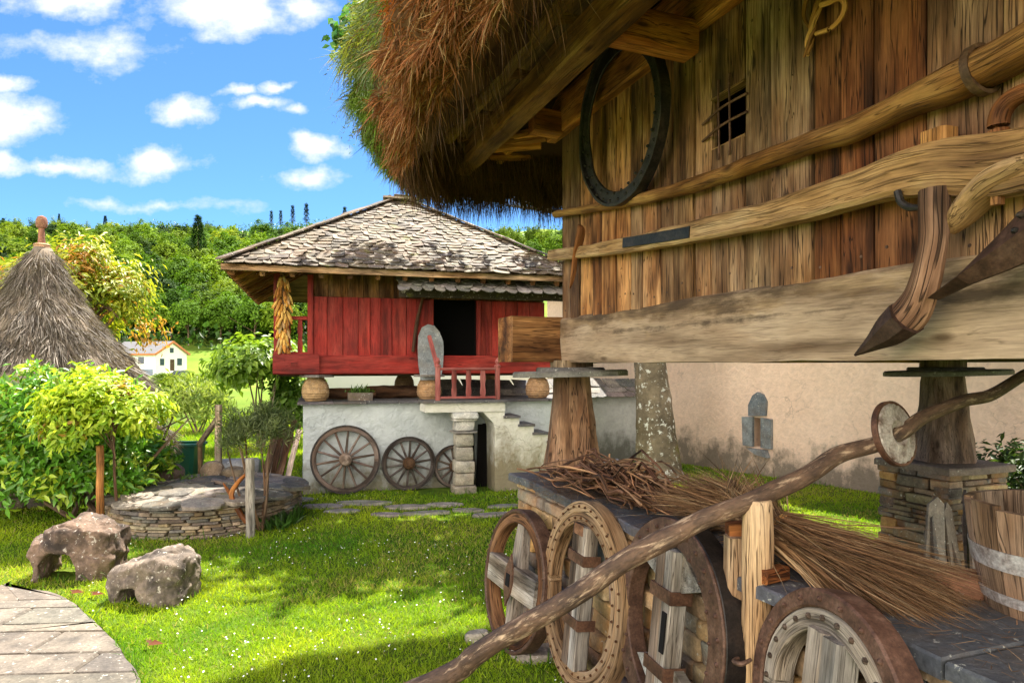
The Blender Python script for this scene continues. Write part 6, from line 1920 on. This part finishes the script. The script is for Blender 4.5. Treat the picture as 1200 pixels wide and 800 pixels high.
slab(mb, list(reversed(ol)), -.06, .022, .004, (.13, .11, .08)); obj('path_bed', mb, M['dry_stone'], None, kind='structure')
# stepping stones
for i, (px, py, rx, ry) in enumerate([(378, 594, .26, .13), (428, 590, .34, .12), (402, 600, .22, .1), (478, 595, .33, .11), (520, 592, .24, .1), (500, 602, .3, .1), (548, 599, .22, .09), (575, 604, .26, .09), (455, 604, .2, .08), (590, 594, .2, .08), (350, 586, .18, .1)]):
    g = ground_at(px, py); mb = MB()
    ol = [(rx * math.cos(a) * rnd(.75, 1.1), ry * math.sin(a) * rnd(.75, 1.1)) for a in [2 * math.pi * k / 10 for k in range(10)]]
    slab(mb, ol, -.04, .026, .01, vary((.30, .28, .24), .15), Matrix.Translation(g) @ Matrix.Rotation(rnd(-.1, .3), 4, 'Z'))
    obj('stepping_stone', mb, M['paving'], None, label='flat grey stepping stone sunk in the grass before the red granary', cat='stepping stone', group='stepping stones in the grass before the red granary')
# dry leaves
for (px, py, lab) in ((82, 701, 'dry brown leaf on the grass below the left boulder'), (106, 703, 'dark curled leaf on the grass between boulder and paving'), (172, 763, 'reddish dry leaf on the grass beside the paving curve')):
    g = ground_at(px, py); g.z = .035
    n = 2; v, f, c = leaves(np.array([g, g + V((.01, .02, 0))]), np.array([[1, .2, .15], [-.6, .6, .2]]), np.array([[0, -.3, 1], [0.1, 0, 1]]), np.array([.09, .06]), np.array([.05, .035]), np.array([[.16, .05, .02], [.12, .045, .02]]))
    np_obj('dry_leaf', v, f, c, M['leaf'], None, label=lab, cat='leaf')
# ================================================================== pink house on the right
WA = math.atan2(-.82, .57); WO = V((4.8, 8.7, 0))
WF = Matrix.Translation(WO) @ Matrix.Rotation(WA, 4, 'Z')     # x along the wall towards the camera, y into the house
WI = WF.inverted(); WCAM = WI @ V((0, 0, EYE))
def on_w(px, py, y=0.0):
    d = WI.to_3x3() @ V(((px - 600) / 800, 1, (428 - py) / 800)); k = (y - WCAM.y) / d.y
    return WCAM + d * k
PX0, PX1, PD, PZ = -7.1, 5.2, 5.5, 3.35
pk = thing('pink_house', 'long pale pink plastered house with a slate framed slit window behind the granary', 'house', WF @ V((0, 0, 0)), WA)
sw = [on_w(884, 489), on_w(894, 524)]
sxa, sxb, sza, szb = sw[0].x, sw[1].x, sw[1].z, sw[0].z
mb = MB()
xa_, xb_, za_, zb_ = sxa, sxb, sza, szb
for (x0, x1, z0, z1) in ((PX0, xa_, -.2, PZ), (xb_, PX1, -.2, PZ), (xa_, xb_, -.2, za_), (xa_, xb_, zb_, PZ)):
    vs = [V((x0, 0, z0)), V((x1, 0, z0)), V((x1, 0, z1)), V((x0, 0, z1))]; mb.add(vs, [(0, 1, 2, 3)])
for (a, b_) in (((xa_, za_), (xa_, zb_)), ((xa_, zb_), (xb_, zb_)), ((xb_, zb_), (xb_, za_)), ((xb_, za_), (xa_, za_))):
    vs = [V((a[0], 0, a[1])), V((b_[0], 0, b_[1])), V((b_[0], .3, b_[1])), V((a[0], .3, a[1]))]; mb.add(vs, [(0, 1, 2, 3)])
gz = PZ + 1.5
for x in (PX0, PX1):
    vs = [V((x, 0, -.2)), V((x, PD, -.2)), V((x, PD, PZ)), V((x, PD / 2, gz)), V((x, 0, PZ))]; mb.add(vs, [(0, 1, 2, 3, 4)])
vs = [V((PX0, PD, -.2)), V((PX1, PD, -.2)), V((PX1, PD, PZ)), V((PX0, PD, PZ))]; mb.add(vs, [(3, 2, 1, 0)])
obj('wall', mb, M['pink_plaster'], pk, WF, smooth=0)
mb = MB()
for s in (0, 1):
    y0, y1 = (-.35, PD / 2) if s == 0 else (PD + .35, PD / 2); zl = PZ - .19
    pts = [(y0, zl), (y1, gz), (y1, gz + .08), (y0, zl + .08)]
    vs = [V((x, a, b_)) for x in (PX0 - .3, PX1 + .3) for a, b_ in pts]
    mb.add(vs, [(0, 1, 2, 3), (7, 6, 5, 4), (0, 4, 5, 1), (1, 5, 6, 2), (2, 6, 7, 3), (3, 7, 4, 0)], vs, (.36, .29, .22))
obj('roof', mb, M['roof_slate'], pk, WF, smooth=0)
mb = MB()
def wslab(pts, th_=.05, col=(.17, .20, .23)):
    q = [on_w(*p) for p in pts]; k = len(q)
    vs = [v + V((0, -th_, 0)) for v in q] + [v + V((0, -.002, 0)) for v in q]
    mb.add(vs, [tuple(range(k)), tuple(reversed(range(k, 2 * k)))] + [(k + j, k + (j + 1) % k, (j + 1) % k, j) for j in range(k)], vs, col)
wslab([(879, 487), (899, 487), (900, 470), (896, 462), (890, 459), (884, 463), (879, 474)], .05, (.15, .18, .21))
wslab([(872, 488), (884, 488), (884, 523), (873, 521)], .06, (.22, .25, .27)); wslab([(894, 489), (906, 491), (906, 526), (894, 524)], .06, (.20, .23, .25))
wslab([(879, 524.5), (900, 527), (903, 536), (889, 532)], .09, (.2, .22, .24))
wn_ = obj('window', mb, M['slate'], pk, WF, smooth=0)
mb = MB(); box(mb, sxa - .05, sxb + .05, .302, .32, sza - .05, szb + .05); obj('opening', mb, M['painted_dark'], wn_, WF)  # black backing panel stands in for the darkness behind the slit
# small grey shelter drip: grassy foot and dark shrub
# garden wall behind the stair
g0, g1 = V((-1.0, 10.35, 0)), V((2.35, 11.75, 0)); gd = (g1 - g0).normalized(); gn = V((gd.y, -gd.x, 0)); GL = (g1 - g0).length
gw = thing('garden_wall', 'grey plastered garden wall with sloping slate coping behind the wooden pillar', 'wall', (g0 + g1) / 2)
mb = MB(); grid_wall(mb, g0, gd, GL, -.1, 1.14, gn, .15, .02)
vs = [g0, g1, g1 - gn * .3, g0 - gn * .3]; vs = [v + UP * -.1 for v in vs] + [v + UP * 1.14 for v in vs]
mb.add(vs, [(1, 2, 6, 5), (2, 3, 7, 6), (3, 0, 4, 7), (4, 5, 6, 7)])
obj('wall', mb, M['grey_plaster'], gw, smooth=60)
mb = MB(); slate_slope(mb, g0 + gn * .1 + UP * 1.13, g1 + gn * .1 + UP * 1.13, g0 - gn * .25 + UP * 1.36, g1 - gn * .25 + UP * 1.36, 3, (.18, .4), [(.16, .15, .14), (.22, .2, .18), (.12, .12, .12)])
box_ = [g0 + gn * .05 + UP * 1.13, g1 + gn * .05 + UP * 1.13, g1 - gn * .3 + UP * 1.13, g0 - gn * .3 + UP * 1.13, g0 - gn * .24 + UP * 1.335, g1 - gn * .24 + UP * 1.335]
mb.add(box_, [(0, 1, 5, 4), (1, 2, 5), (2, 3, 4, 5), (3, 0, 4)], box_, (.1, .09, .08))
obj('coping', mb, M['roof_slate'], gw)
lw0, lw1 = V((-4.6, 15.2, 0)), V((1.0, 16.6, 0)); ld = (lw1 - lw0).normalized()
lw = thing('boundary_wall', 'low white wall seen through the gap under the red granary floor', 'wall', (lw0 + lw1) / 2)
mb = MB(); beam(mb, lw0 + UP * .75, lw1 + UP * .75, (.25), 1.62, ch=.02, wob=.01); obj('wall', mb, M['farm_plaster'], lw)
# mossy tree between granary and pink house
M['mossy_bark'] = stone_mat('mossy_bark', lichen=.6, lichc=(.75, .77, .74), moss=.5, bump=1.0, stain=(.06, .045, .02), stainamt=.6, scale=.32)
tx = V((2.12, 10.0, 0))
mt = thing('mossy_tree', 'tree with pale lichen and moss on its trunk between the granary and the pink house', 'tree', tx)
mb = MB()
rod(mb, [(tx + V((.05, 0, -.1)), .42), (tx + V((.02, 0, .2)), .33), (tx + V((-.03, 0, .9)), .27), (tx + V((-.10, 0, 1.8)), .22), (tx + V((-.15, -.1, 3.2)), .19), (tx + V((-.2, -.3, 4.6)), .15), (tx + V((-.5, -1.0, 6.5)), .06)], 16, 40, (.17, .14, .10), .03, 4)
rg = random.Random(12)
for i in range(16):
    s = tx + V((-.15, -.1 - .03 * i, 3.2 + .2 * i)); d = V((rg.gauss(-.35, 1), rg.gauss(-.5, .8), rg.uniform(.0, .9))).normalized(); e = s + d * rg.uniform(2, 3.4)
    rod(mb, [(s, .09), (s.lerp(e, .5) + UP * .2, .05), (e, .012)], 7, 10, (.15, .12, .09), .01)
sgp = [tx + V((-.2, -.2, 4.4)), at(470, -30, 9.2), at(428, -5, 8.6), at(400, 25, 8.3), at(397, 52, 8.25)]
rod(mb, [(sgp[0], .07), (sgp[1], .03), (sgp[2], .014), (sgp[3], .008), (sgp[4], .004)], 6, 20, (.15, .12, .09))
obj('trunk', mb, M['mossy_bark'], mt, smooth=60)
leafy('crown', mt, tx + V((-1.7, -.4, 6.6)), (2.5, 1.8, 1.5), 4300, .22, .6, (.05, .12, .012), (.15, .26, .03), np.random.default_rng(15), M['leaf'], 52, .17, .3, .3)
leafy('side_crown', mt, tx + V((-3.1, -.6, 6.35)), (1.3, 1.2, 1.0), 1300, .2, .6, (.05, .12, .012), (.15, .26, .03), np.random.default_rng(16), M['leaf'], 30, .3, .3, .3)
n = 130; r3 = np.random.default_rng(31); f_ = r3.random(n)
pl_ = np.array([[*(sgp[2].lerp(sgp[3], min(1, x * 2)) if x < .5 else sgp[3].lerp(sgp[4], x * 2 - 1))] for x in f_]) + r3.normal(size=(n, 3)) * np.array([.07, .07, .06])
v, f, c = leaves(pl_, r3.normal(size=(n, 3)) * .5 + np.array([0, 0, -1.0]), r3.normal(size=(n, 3)) + np.array([0, -1, .4]), .09 + .05 * r3.random(n), np.full(n, .085), np.array([[.04, .13, .02]]) * (.5 + 1.2 * r3.random((n, 1))), .1)
np_obj('leafy_twig', v, f, c, M['leaf'], mt)
# shrubs
def shrub(name, c, rad, n, L, W, base, tip, label, seed, mat='leaf', cat='shrub', warm=None, wp=0, ncl=36, clr=.28, droop=.1, group=None, shell=.6):
    o = thing(name, label, cat, (c[0], c[1], H(c[0], c[1])), group=group)
    mb = MB(); rg = random.Random(seed); gz_ = H(c[0], c[1])
    for i in range(7):
        e = V(c) + V((rg.uniform(-.7, .7) * rad[0], rg.uniform(-.7, .7) * rad[1], rg.uniform(0, .7) * rad[2]))
        b0 = V((c[0] + rg.uniform(-.1, .1) * rad[0], c[1], gz_ - .05)); rod(mb, [(b0, .03 * rad[0]), (b0.lerp(e, .5) + V((rg.gauss(0, .05), 0, .05)) * rad[0], .02 * rad[0]), (e, .006 * rad[0])], 5, 7)
    obj('stem', mb, M['bark'], o)
    leafy('foliage', o, c, rad, n, L, W, base, tip, np.random.default_rng(seed), M[mat], ncl, clr, shell, droop, warm=warm, warm_p=wp)
    return o
c_ = at(232, 476, 16.5); shrub('pale_shrub', (c_.x, c_.y, .66), (.72, .6, .66), 2600, .17, .24, (.11, .19, .03), (.34, .42, .09), 'pale yellow green rounded shrub in the meadow above the green bin', 21, droop=-.6)
c_ = at(303, 437, 13.3); shrub('broadleaf_tree', (c_.x, c_.y, c_.z), (.82, .8, .72), 3600, .17, .5, (.06, .15, .015), (.24, .36, .035), 'bright green bushy young tree left of the red granary', 22, cat='tree', droop=.3)
c_ = at(345, 470, 13.6); shrub('broadleaf_tree', (c_.x, c_.y, .75), (.55, .5, .75), 1800, .15, .5, (.04, .11, .012), (.15, .25, .03), 'darker shrub close behind the left end of the white base wall', 23)
# dark bushes at the foot of the pink wall
for i, (px, Y, z, lab) in enumerate([(1172, 6.9, .42, 'dark shrub by the pink wall behind the stone pier'), (1235, 6.2, .45, 'dark shrub by the pink wall right of the stone pier')]):
    c_ = at(px, 500, Y); shrub('wall_shrub', (c_.x, c_.y, z), (.5, .35, .5), 1300, .1, .35, (.015, .04, .008), (.05, .09, .015), lab, 40 + i)
# chestnut with yellow leaves
cc = at(82, 360, 17.0)
ch = thing('yellow_tree', 'broad tree with yellow and rusty young leaves behind the thatched cone', 'tree', (cc.x, cc.y, H(cc.x, cc.y)))
mb = MB(); branches(mb, (cc.x, cc.y, 0), (cc.x + .1, cc.y, 3.4), cc, (1.9, 1.6, 1.5), .17, 22, random.Random(5), (.7, .6, .5)); obj('trunk', mb, M['bark'], ch)
leafy('crown', ch, cc + V((.0, 0, .0)), (2.0, 1.6, 1.7), 11000, .18, .36, (.12, .20, .02), (.42, .42, .03), np.random.default_rng(25), M['leaf'], 64, .2, .5, .55, warm=(.46, .24, .05), warm_p=.28)
# soil bank
# ---------------------------------------------------------------- far bushes
far_b = [(176, 470, 34, .8), (205, 462, 45, 1.0), (222, 452, 60, 1.2), (238, 455, 52, 1.0), (190, 452, 62, 1.1), (250, 442, 80, 1.4), (262, 436, 95, 1.6), (232, 446, 75, 1.0), (168, 478, 30, .6), (276, 448, 60, 1.2)]
bproto = []
for k in range(2):
    b_ = thing('meadow_bush', 'round green bush on the sunny meadow before the white farmhouse', 'bush', (0, 0, 0), 0, 'bushes on the meadow before the farmhouse')
    leafy('foliage', b_, (0, 0, .55), (1, .9, .62), 900, .28, .5, (.05, .12, .015), (.20, .29, .03), np.random.default_rng(50 + k), M['far_leaf'], 30, .3, .6); bproto.append(b_)
for i, (px, py, Y, s) in enumerate(far_b):
    p = at(px, py, Y); loc = (p.x, Y, H(p.x, Y) - .05)
    if i < 2: bproto[i].location = loc; bproto[i].scale = (s, s, s)
    else: dup(bproto[i % 2], loc, rnd(0, 6), s)
# ================================================================== white farmhouse and car
fo = at(193, 440, 126); fz = H(fo.x, 126); fo.z = fz
FR = Matrix.Translation(fo) @ Matrix.Rotation(R(-14), 4, 'Z')
fh = thing('farmhouse', 'white farmhouse with grey roof and orange edging far off below the wood', 'house', fo, R(-14))
mb = MB()
def gable_house(mb, x0, x1, y0, y1, z1, zr):
    ym = (y0 + y1) / 2
    vs = [V(p) for p in ((x0, y0, -1.5), (x1, y0, -1.5), (x1, y1, -1.5), (x0, y1, -1.5), (x0, y0, z1), (x1, y0, z1), (x1, y1, z1), (x0, y1, z1), (x0, ym, zr), (x1, ym, zr))]
    mb.add(vs, [(0, 1, 5, 4), (1, 2, 6, 9, 5), (2, 3, 7, 6), (3, 0, 4, 8, 7)])
def gable_roof(mb, x0, x1, y0, y1, z1, zr, t_=.25, o_=.4):
    ym = (y0 + y1) / 2; sl = (zr - z1) / (ym - y0)
    for (ya, yb) in ((y0 - o_, ym), (y1 + o_, ym)):
        za = z1 - o_ * sl
        pts = [(ya, za + .02), (yb, zr + .02), (yb, zr + t_), (ya, za + t_)]
        vs = [V((x, a, b_)) for x in (x0 - o_, x1 + o_) for a, b_ in pts]
        mb.add(vs, [(0, 1, 2, 3), (7, 6, 5, 4), (0, 4, 5, 1), (1, 5, 6, 2), (2, 6, 7, 3), (3, 7, 4, 0)])
# gable towards +x (faces the lower right), wing to the left
gable_house(mb, -8.5, 1.5, -4.0, 4.0, 3.4, 5.5)
obj('wall', mb, M['farm_plaster'], fh, FR, smooth=0)
mb = MB(); gable_roof(mb, -8.5, 1.5, -4.0, 4.0, 3.4, 5.5); obj('roof', mb, M['farm_roof'], fh, FR, smooth=0)
mb = MB(); 
for (ya, yb) in ((-4.4, 0), (4.4, 0)):
    beam(mb, (1.92, ya, 3.4 - .4 * .525 + .1), (1.92, yb, 5.62), .12, .38)
beam(mb, (-8.9, -4.45, 3.25), (1.9, -4.45, 3.25), .12, .3)
obj('trim', mb, M['orange_trim'], fh, FR)
mb = MB(); box(mb, -8.52, 1.0, -4.06, -4.005, -1.5, .6); obj('lower_wall', mb, M['blue_grey'], fh, FR, smooth=0)
for (x, y, w_, h_, z, s) in ((1.51, 2.0, 1.2, 1.3, 1.3, 'x'), (1.51, 0, .9, .9, 3.6, 'x'), (1.51, -2.4, 1.0, 1.2, 1.3, 'x'), (-1.5, -4.01, 1.2, 1.2, 1.6, 'y'), (-4.5, -4.01, 1.2, 1.2, 1.6, 'y'), (-7, -4.01, 1.1, 1.2, 1.6, 'y')):
    mb = MB()
    if s == 'x': box(mb, x, x + .06, y - w_ / 2, y + w_ / 2, z, z + h_)
    else: box(mb, x - w_ / 2, x + w_ / 2, y - .06, y, z, z + h_)
    obj('window', mb, M['glass'], fh, FR, smooth=0)
mb = MB(); box(mb, 1.51, 1.6, -.4, .6, .3, 2.4); obj('door', mb, M['dark_wood'], fh, FR, smooth=0)
mb = MB()
for k in range(6): box(mb, 1.62, 2.7, -.5 - k * .5, -.0 - k * .5, -1.5, .25 - k * .27)
obj('outside_stair', mb, M['farm_plaster'], fh, FR, smooth=0)
mb = MB(); box(mb, -12, -8.52, -3.8, 2.5, -1.5, 2.2); obj('annex', mb, M['farm_plaster'], fh, FR, smooth=0)
mb = MB(); box(mb, -12.3, -8.5, -4.2, 2.8, 2.2, 2.45); obj('annex_roof', mb, M['farm_roof'], fh, FR, smooth=0)
cl_ = at(214, 441, 108); cl_.z = H(cl_.x, 108)
CF = Matrix.Translation(cl_) @ Matrix.Rotation(R(12), 4, 'Z'); car = thing('parked_car', 'small dark car parked beside the white farmhouse', 'car', cl_, R(12))
mb = MB(); pts = [(-1.9, .3), (1.9, .3), (1.95, .75), (1.2, .88), (.6, 1.4), (-1.0, 1.42), (-1.6, .95), (-1.95, .85)]
vs = [V((x, y, z)) for y in (-.8, .8) for x, z in pts]; k = len(pts)
mb.add(vs, [tuple(range(k)), tuple(reversed(range(k, 2 * k)))] + [(k + j, k + (j + 1) % k, (j + 1) % k, j) for j in range(k)]); obj('body', mb, M['car_paint'], car, CF, smooth=30)
mb = MB()
for y in (-.81, .81):
    vs = [V((x, y, z)) for x, z in ((-1.35, .95), (1.0, .92), (.5, 1.32), (-.95, 1.34))]; mb.add(vs, [(0, 1, 2, 3)])
obj('side_window', mb, M['glass'], car, CF, smooth=0)
for (x, y) in ((-1.2, -.78), (1.2, -.78), (-1.2, .78), (1.2, .78)):
    mb = MB(); lathe(mb, [(.15, -.1), (.32, -.1), (.32, .1), (.15, .1)], (x, y, .32), V((0, 1, 0)), 14); obj('wheel', mb, M['tyre'], car, CF)
# ================================================================== wooded hillside
KINDS = [
    ('round_tree', 'bright green broadleaf tree in the wood on the far hillside', 'trees of the wooded hillside', 0),
    ('round_tree', 'bright green broadleaf tree in the wood on the far hillside', 'trees of the wooded hillside', 1),
    ('round_tree', 'bright green broadleaf tree in the wood on the far hillside', 'trees of the wooded hillside', 2),
    ('dark_tree', 'darker green tree among the bright trees of the far hillside', 'dark trees of the wooded hillside', 3),
    ('pine_tree', 'thin dark pine standing on the skyline of the far hill', 'pines on the skyline', 4),
    ('conifer', 'tall dark conifer rising above the broadleaf wood on the far hillside', 'conifers of the wooded hillside', 5)]
PROTO = []
for (nm, lab, grp, k) in KINDS:
    o = thing(nm, lab, 'tree', (0, 0, 0), 0, grp); r4 = np.random.default_rng(70 + k); mb = MB(); rg = random.Random(70 + k)
    if k <= 3:
        h = 12; tp = 6.0
        rod(mb, [((0, 0, -.6), .32), ((.1, 0, 3), .24), ((0, .1, 7), .14), ((0, 0, 10), .05)], 6, 9, (1.0, .95, .9))
        for i in range(6): 
            e = V((rg.gauss(0, 2), rg.gauss(0, 2), rg.uniform(6, 10))); rod(mb, [((0, 0, rg.uniform(3, 6)), .12), (e, .03)], 5, 5, (1, .95, .9))
        obj('trunk', mb, M['bark'], o)
        base, tip = [((.075, .17, .012), (.19, .33, .025)), ((.10, .19, .014), (.26, .37, .03)), ((.06, .15, .012), (.16, .30, .022)), ((.02, .06, .012), (.055, .12, .02))][k]
        leafy('crown', o, (0, 0, 7.0), (4.9, 4.9, 5.6), 3400, .75, .62, base, tip, r4, M['far_leaf'], 60, .2, .62, .2, .3)
    else:
        h = 17 if k == 4 else 24; wr = 2.6 if k == 4 else 3.9
        rod(mb, [((0, 0, -.6), .25), ((0, 0, h * .6), .14), ((0, 0, h), .04)], 6, 6, (.7, .65, .6)); obj('trunk', mb, M['bark'], o)
        n = 1000 if k == 4 else 2600; lo_ = .22 if k == 4 else .06
        z = h * (lo_ + (1 - lo_) * r4.random(n) ** (.8)); fz_ = (h - z) / (h * (1 - lo_))
        lay = (np.floor(z / (1.1 if k == 4 else 1.3)) * 2.399) 
        a = lay + np.floor(r4.random(n) * 5) * 1.2566 + r4.normal(size=n) * .22
        r = wr * (fz_ ** .7 if k == 5 else (.25 + .75 * fz_) * (.55 + .45 * np.sin(lay * 7.0))) * np.sqrt(r4.random(n))
        P = np.stack([np.cos(a) * r, np.sin(a) * r, z - r * .2], 1)
        D = np.stack([np.cos(a), np.sin(a), np.full(n, .15)], 1) + r4.normal(size=(n, 3)) * .4
        C = np.array([[.022, .062, .022]]) * (.6 + .9 * r4.random((n, 1))) if k == 5 else np.array([[.035, .07, .035]]) * (.6 + .9 * r4.random((n, 1)))
        v, f, c = leaves(P, D, sdist(n, r4) * .5 + np.array([0, 0, 1]), .7 + .7 * r4.random(n), np.full(n, .34), C, .1)
        np_obj('crown', v, f, c, M['far_leaf'], o)
    PROTO.append(o)
used = [False] * 6
def plant(k, x, y, s, lab=None, grp=None):
    loc = (x, y, H(x, y) - .3); rz = random.uniform(0, 6.28)
    q_ = .1 if k < 4 else .3
    sc = (s * random.uniform(1 - q_, 1 + q_), s * random.uniform(1 - q_, 1 + q_), s * random.uniform(1 - q_ * .9, 1 + q_ * .9))
    if not used[k]:
        used[k] = True; o = PROTO[k]; o.location = loc; o.rotation_euler = (0, 0, rz); o.scale = sc
    else:
        o = dup(PROTO[k], loc, rz, sc)
    if lab:
        o['label'] = lab
        if 'group' in o.keys(): del o['group']
random.seed(21)
y = 157.0
cnt = 0
while y < 440:
    sp = (7.4 if y < 185 else 8.8) + max(0, y - 170) * .022
    for (a0, a1) in ((-.80, -.215), (-.075, .085)):
        if a0 > -.1 and y < 300: continue
        x = a0 * y + random.uniform(0, sp)
        while x < a1 * y:
            yy = y + random.uniform(-3, 3); u = random.random(); pxx = 600 + 800 * x / yy
            high = (yy - 170) / 260
            k = 3 if u < .16 + .3 * (high > .5) * (pxx < 190) else (5 if u < .18 + (.5 if high > .7 and pxx < 190 else 0) else random.choice((0, 1, 2, 1)))
            s = random.uniform(.85, 1.15) * (1.0 if k < 4 else .55)
            if y < 180: s *= .82
            if cnt < 270: plant(k, x, yy, s); cnt += 1
            x += sp * random.uniform(.85, 1.25)
    y += sp * .95
p = at(232, 345, 232); plant(5, p.x, 232, .92, 'largest dark conifer standing alone in the middle of the bright wood')
for (px, s) in ((318, .8), (329, .65), (343, .75), (359, .85), (404, .8)):
    yy = random.uniform(424, 436); plant(4, (px - 600) / 800 * yy, yy, s * 1.0)
for q in range(22):
    px = random.uniform(-5, 225); yy = random.uniform(345, 398); plant(random.choice((5, 3, 3)), (px - 600) / 800 * yy, yy, random.choice((.42, .5, .56, .62)), None)
print('forest', cnt)
# undergrowth filling the wood between the trunks: nobody could count it
r7 = np.random.default_rng(77); n = 42000
Y7 = 150 + 280 * r7.random(n) ** 1.3; X7 = Y7 * np.where(r7.random(n) < .9, -.82 + .62 * r7.random(n), -.08 + .17 * r7.random(n))
kk = ~((X7 > -.1 * Y7) & (Y7 < 290)) & ((Y7 > 163) | (r7.random(n) < .25)); X7, Y7 = X7[kk], Y7[kk]; n = len(X7)
Z7 = np.array([H(a, b_) for a, b_ in zip(X7, Y7)]) + 4.5 * r7.random(n) ** 1.4 * np.array([.5 + .9 * max(0, .3 + noise.noise(V((a * .08, b_ * .08, 2)))) for a, b_ in zip(X7, Y7)])
v, f, c = leaves(np.stack([X7, Y7, Z7], 1), sdist(n, r7), sdist(n, r7) + np.array([0, -.3, .8]), 1.0 + 1.0 * r7.random(n), .7 + .5 * r7.random(n), np.array([[.035, .085, .012]]) * (.5 + 1.2 * r7.random((n, 1))), .2)
np_obj('undergrowth', v, f, c, M['leaf'], None, kind='stuff')
# ================================================================== grass and daisies
g5 = np.random.default_rng(99)
def lawn_points(n, y0, y1, pw, xl, xr):
    u = g5.random(n); a = 2 - pw
    Y = (y0 ** a + u * (y1 ** a - y0 ** a)) ** (1 / a)
    X = Y * (xl + (xr - xl) * g5.random(n))
    return X, Y
stones_xy = [(o.location.x, o.location.y, .9 * max(o.dimensions.x, o.dimensions.y) / 2) for o in list(COL.objects) if o.name.startswith(('stepping_stone', 'flagstone', 'arched_stone'))]
def allowed(X, Y):
    ok = np.ones(len(X), bool)
    ca_, sa_ = math.cos(GA), math.sin(GA); dx, dy = X - GO.x, Y - GO.y; lx, ly = dx * ca_ + dy * sa_, -dx * sa_ + dy * ca_
    ok &= ~((lx > -.02) & (lx < .7) & (ly < .02)); ok &= ~((lx > -.33) & (lx < .0) & (ly < -1.5)); ok &= ~((lx > 2.85) & (lx < 3.48) & (ly > -.82) & (ly < -.2))
    ca_, sa_ = math.cos(HA), math.sin(HA); dx, dy = X - HO.x, Y - HO.y; hx, hy = dx * ca_ + dy * sa_, -dx * sa_ + dy * ca_
    ok &= ~((hx > B0) & (hx < B1) & (hy > .39)); ok &= ~((hx > 2.35) & (hx < 4.3) & (hy > -.1) & (hy < .5))
    ca_, sa_ = math.cos(WA), math.sin(WA); dx, dy = X - WO.x, Y - WO.y; wy = -dx * sa_ + dy * ca_
    ok &= wy < -.01
    ok &= ((X - rc_.x) ** 2 + (Y - rc_.y) ** 2) > RR ** 2
    cx_ = np.array([cur_x(y) if y <= 5.02 else -9 for y in Y]); ok &= X > cx_ - .015
    for (sx_, sy_, sr) in stones_xy: ok &= ((X - sx_) ** 2 + ((Y - sy_) * 1.9) ** 2) > sr ** 2
    return ok
hv = np.vectorize(lambda a, b: H(a, b))
parts = []
for (n, y0, y1, pw, xl, xr, L, W) in ((300000, 2.5, 13, 1.75, -.82, .66, .047, .0042), (60000, 11, 45, 1.9, -.62, -.30, .13, .02)):
    X, Y = lawn_points(n, y0, y1, pw, xl, xr); k = allowed(X, Y); X, Y = X[k], Y[k]; n = len(X)
    P = np.stack([X, Y, hv(X, Y) - .004], 1)
    cn = np.array([noise.noise(V((a * .9, b_ * .9, 4))) for a, b_ in zip(X, Y)]); c2 = np.array([noise.noise(V((a * 3.5, b_ * 3.5, 14))) for a, b_ in zip(X, Y)])
    D = g5.normal(size=(n, 3)) * np.array([.55, .55, .12]) + np.array([0, 0, 1.0])
    Ln = L * (.55 + .7 * g5.random(n)) * (1 + .4 * np.clip(c2, -.6, 1)); Wn = W * (.7 + .6 * g5.random(n)) * (1 if y0 > 10 else (.55 + .16 * Y))
    h = np.clip(.45 + .55 * cn + .3 * c2 + .35 * (g5.random(n) - .5), 0, 1)[:, None]
    C = np.array([[.085, .24, .008]]) * (1 - h) + np.array([[.40, .49, .02]]) * h
    c3 = np.array([noise.noise(V((a * .7 + 9, b_ * .7, 44))) for a, b_ in zip(X, Y)])[:, None]
    C = np.where((c3 > .22) & (g5.random((n, 1)) < .30), np.array([[.36, .34, .09]]), C)
    C = np.where(g5.random((n, 1)) < .05, np.array([[.34, .30, .11]]), C) * (.75 + .5 * g5.random((n, 1)))
    parts.append(strands(P, D, Ln, Wn, .25 * g5.random(n), C, g5, 2, .35))
v, f, c = cat_np(parts)
np_obj('grass', v, f, c, M['grass'], None, kind='stuff')
# taller tufts round wall feet
X, Y = lawn_points(30000, 2.6, 11, 1.2, -.8, .5); 
ok = allowed(X, Y); okn = allowed(X + .09, Y) & allowed(X, Y + .12) & allowed(X - .06, Y)
k = ok & ~okn; X, Y = X[k], Y[k]; n = len(X)
v, f, c = strands(np.stack([X, Y, np.zeros(n)], 1), g5.normal(size=(n, 3)) * np.array([.5, .5, .1]) + np.array([0, 0, 1]), .06 + .09 * g5.random(n), .004 + .004 * g5.random(n), .4 * g5.random(n), np.array([[.07, .17, .012]]) * (.5 + .9 * g5.random((n, 1))), g5, 3, .3)
np_obj('long_grass', v, f, c, M['grass'], None, kind='stuff')
n = 1100; X, Y = lawn_points(n, 3.2, 9, 1.5, -.62, .1); cn = np.array([noise.noise(V((a * 1.1, b_ * 1.1, 40))) for a, b_ in zip(X, Y)]); k = allowed(X, Y) & (cn > -.15 + .3 * g5.random(n)); X, Y = X[k], Y[k]; n = len(X)
r = .0035 + .003 * g5.random(n); tl_ = unit(np.array([[0, -.25, 1]]) + g5.normal(size=(n, 3)) * .3); s1 = unit(np.cross(tl_, np.array([[1, .2, 0]]))); s2 = np.cross(tl_, s1)
P = np.stack([X, Y, .040 + .02 * g5.random(n)], 1)
ring_ = [P + (s1 * math.cos(q * math.pi / 3) + s2 * math.sin(q * math.pi / 3)) * r[:, None] for q in range(6)]
np_obj('daisies', np.stack(ring_, 1).reshape(-1, 3), (np.arange(n)[:, None] * 6 + np.arange(6)[None]), np.ones((n * 6, 3)), M['petal'], None, kind='stuff')
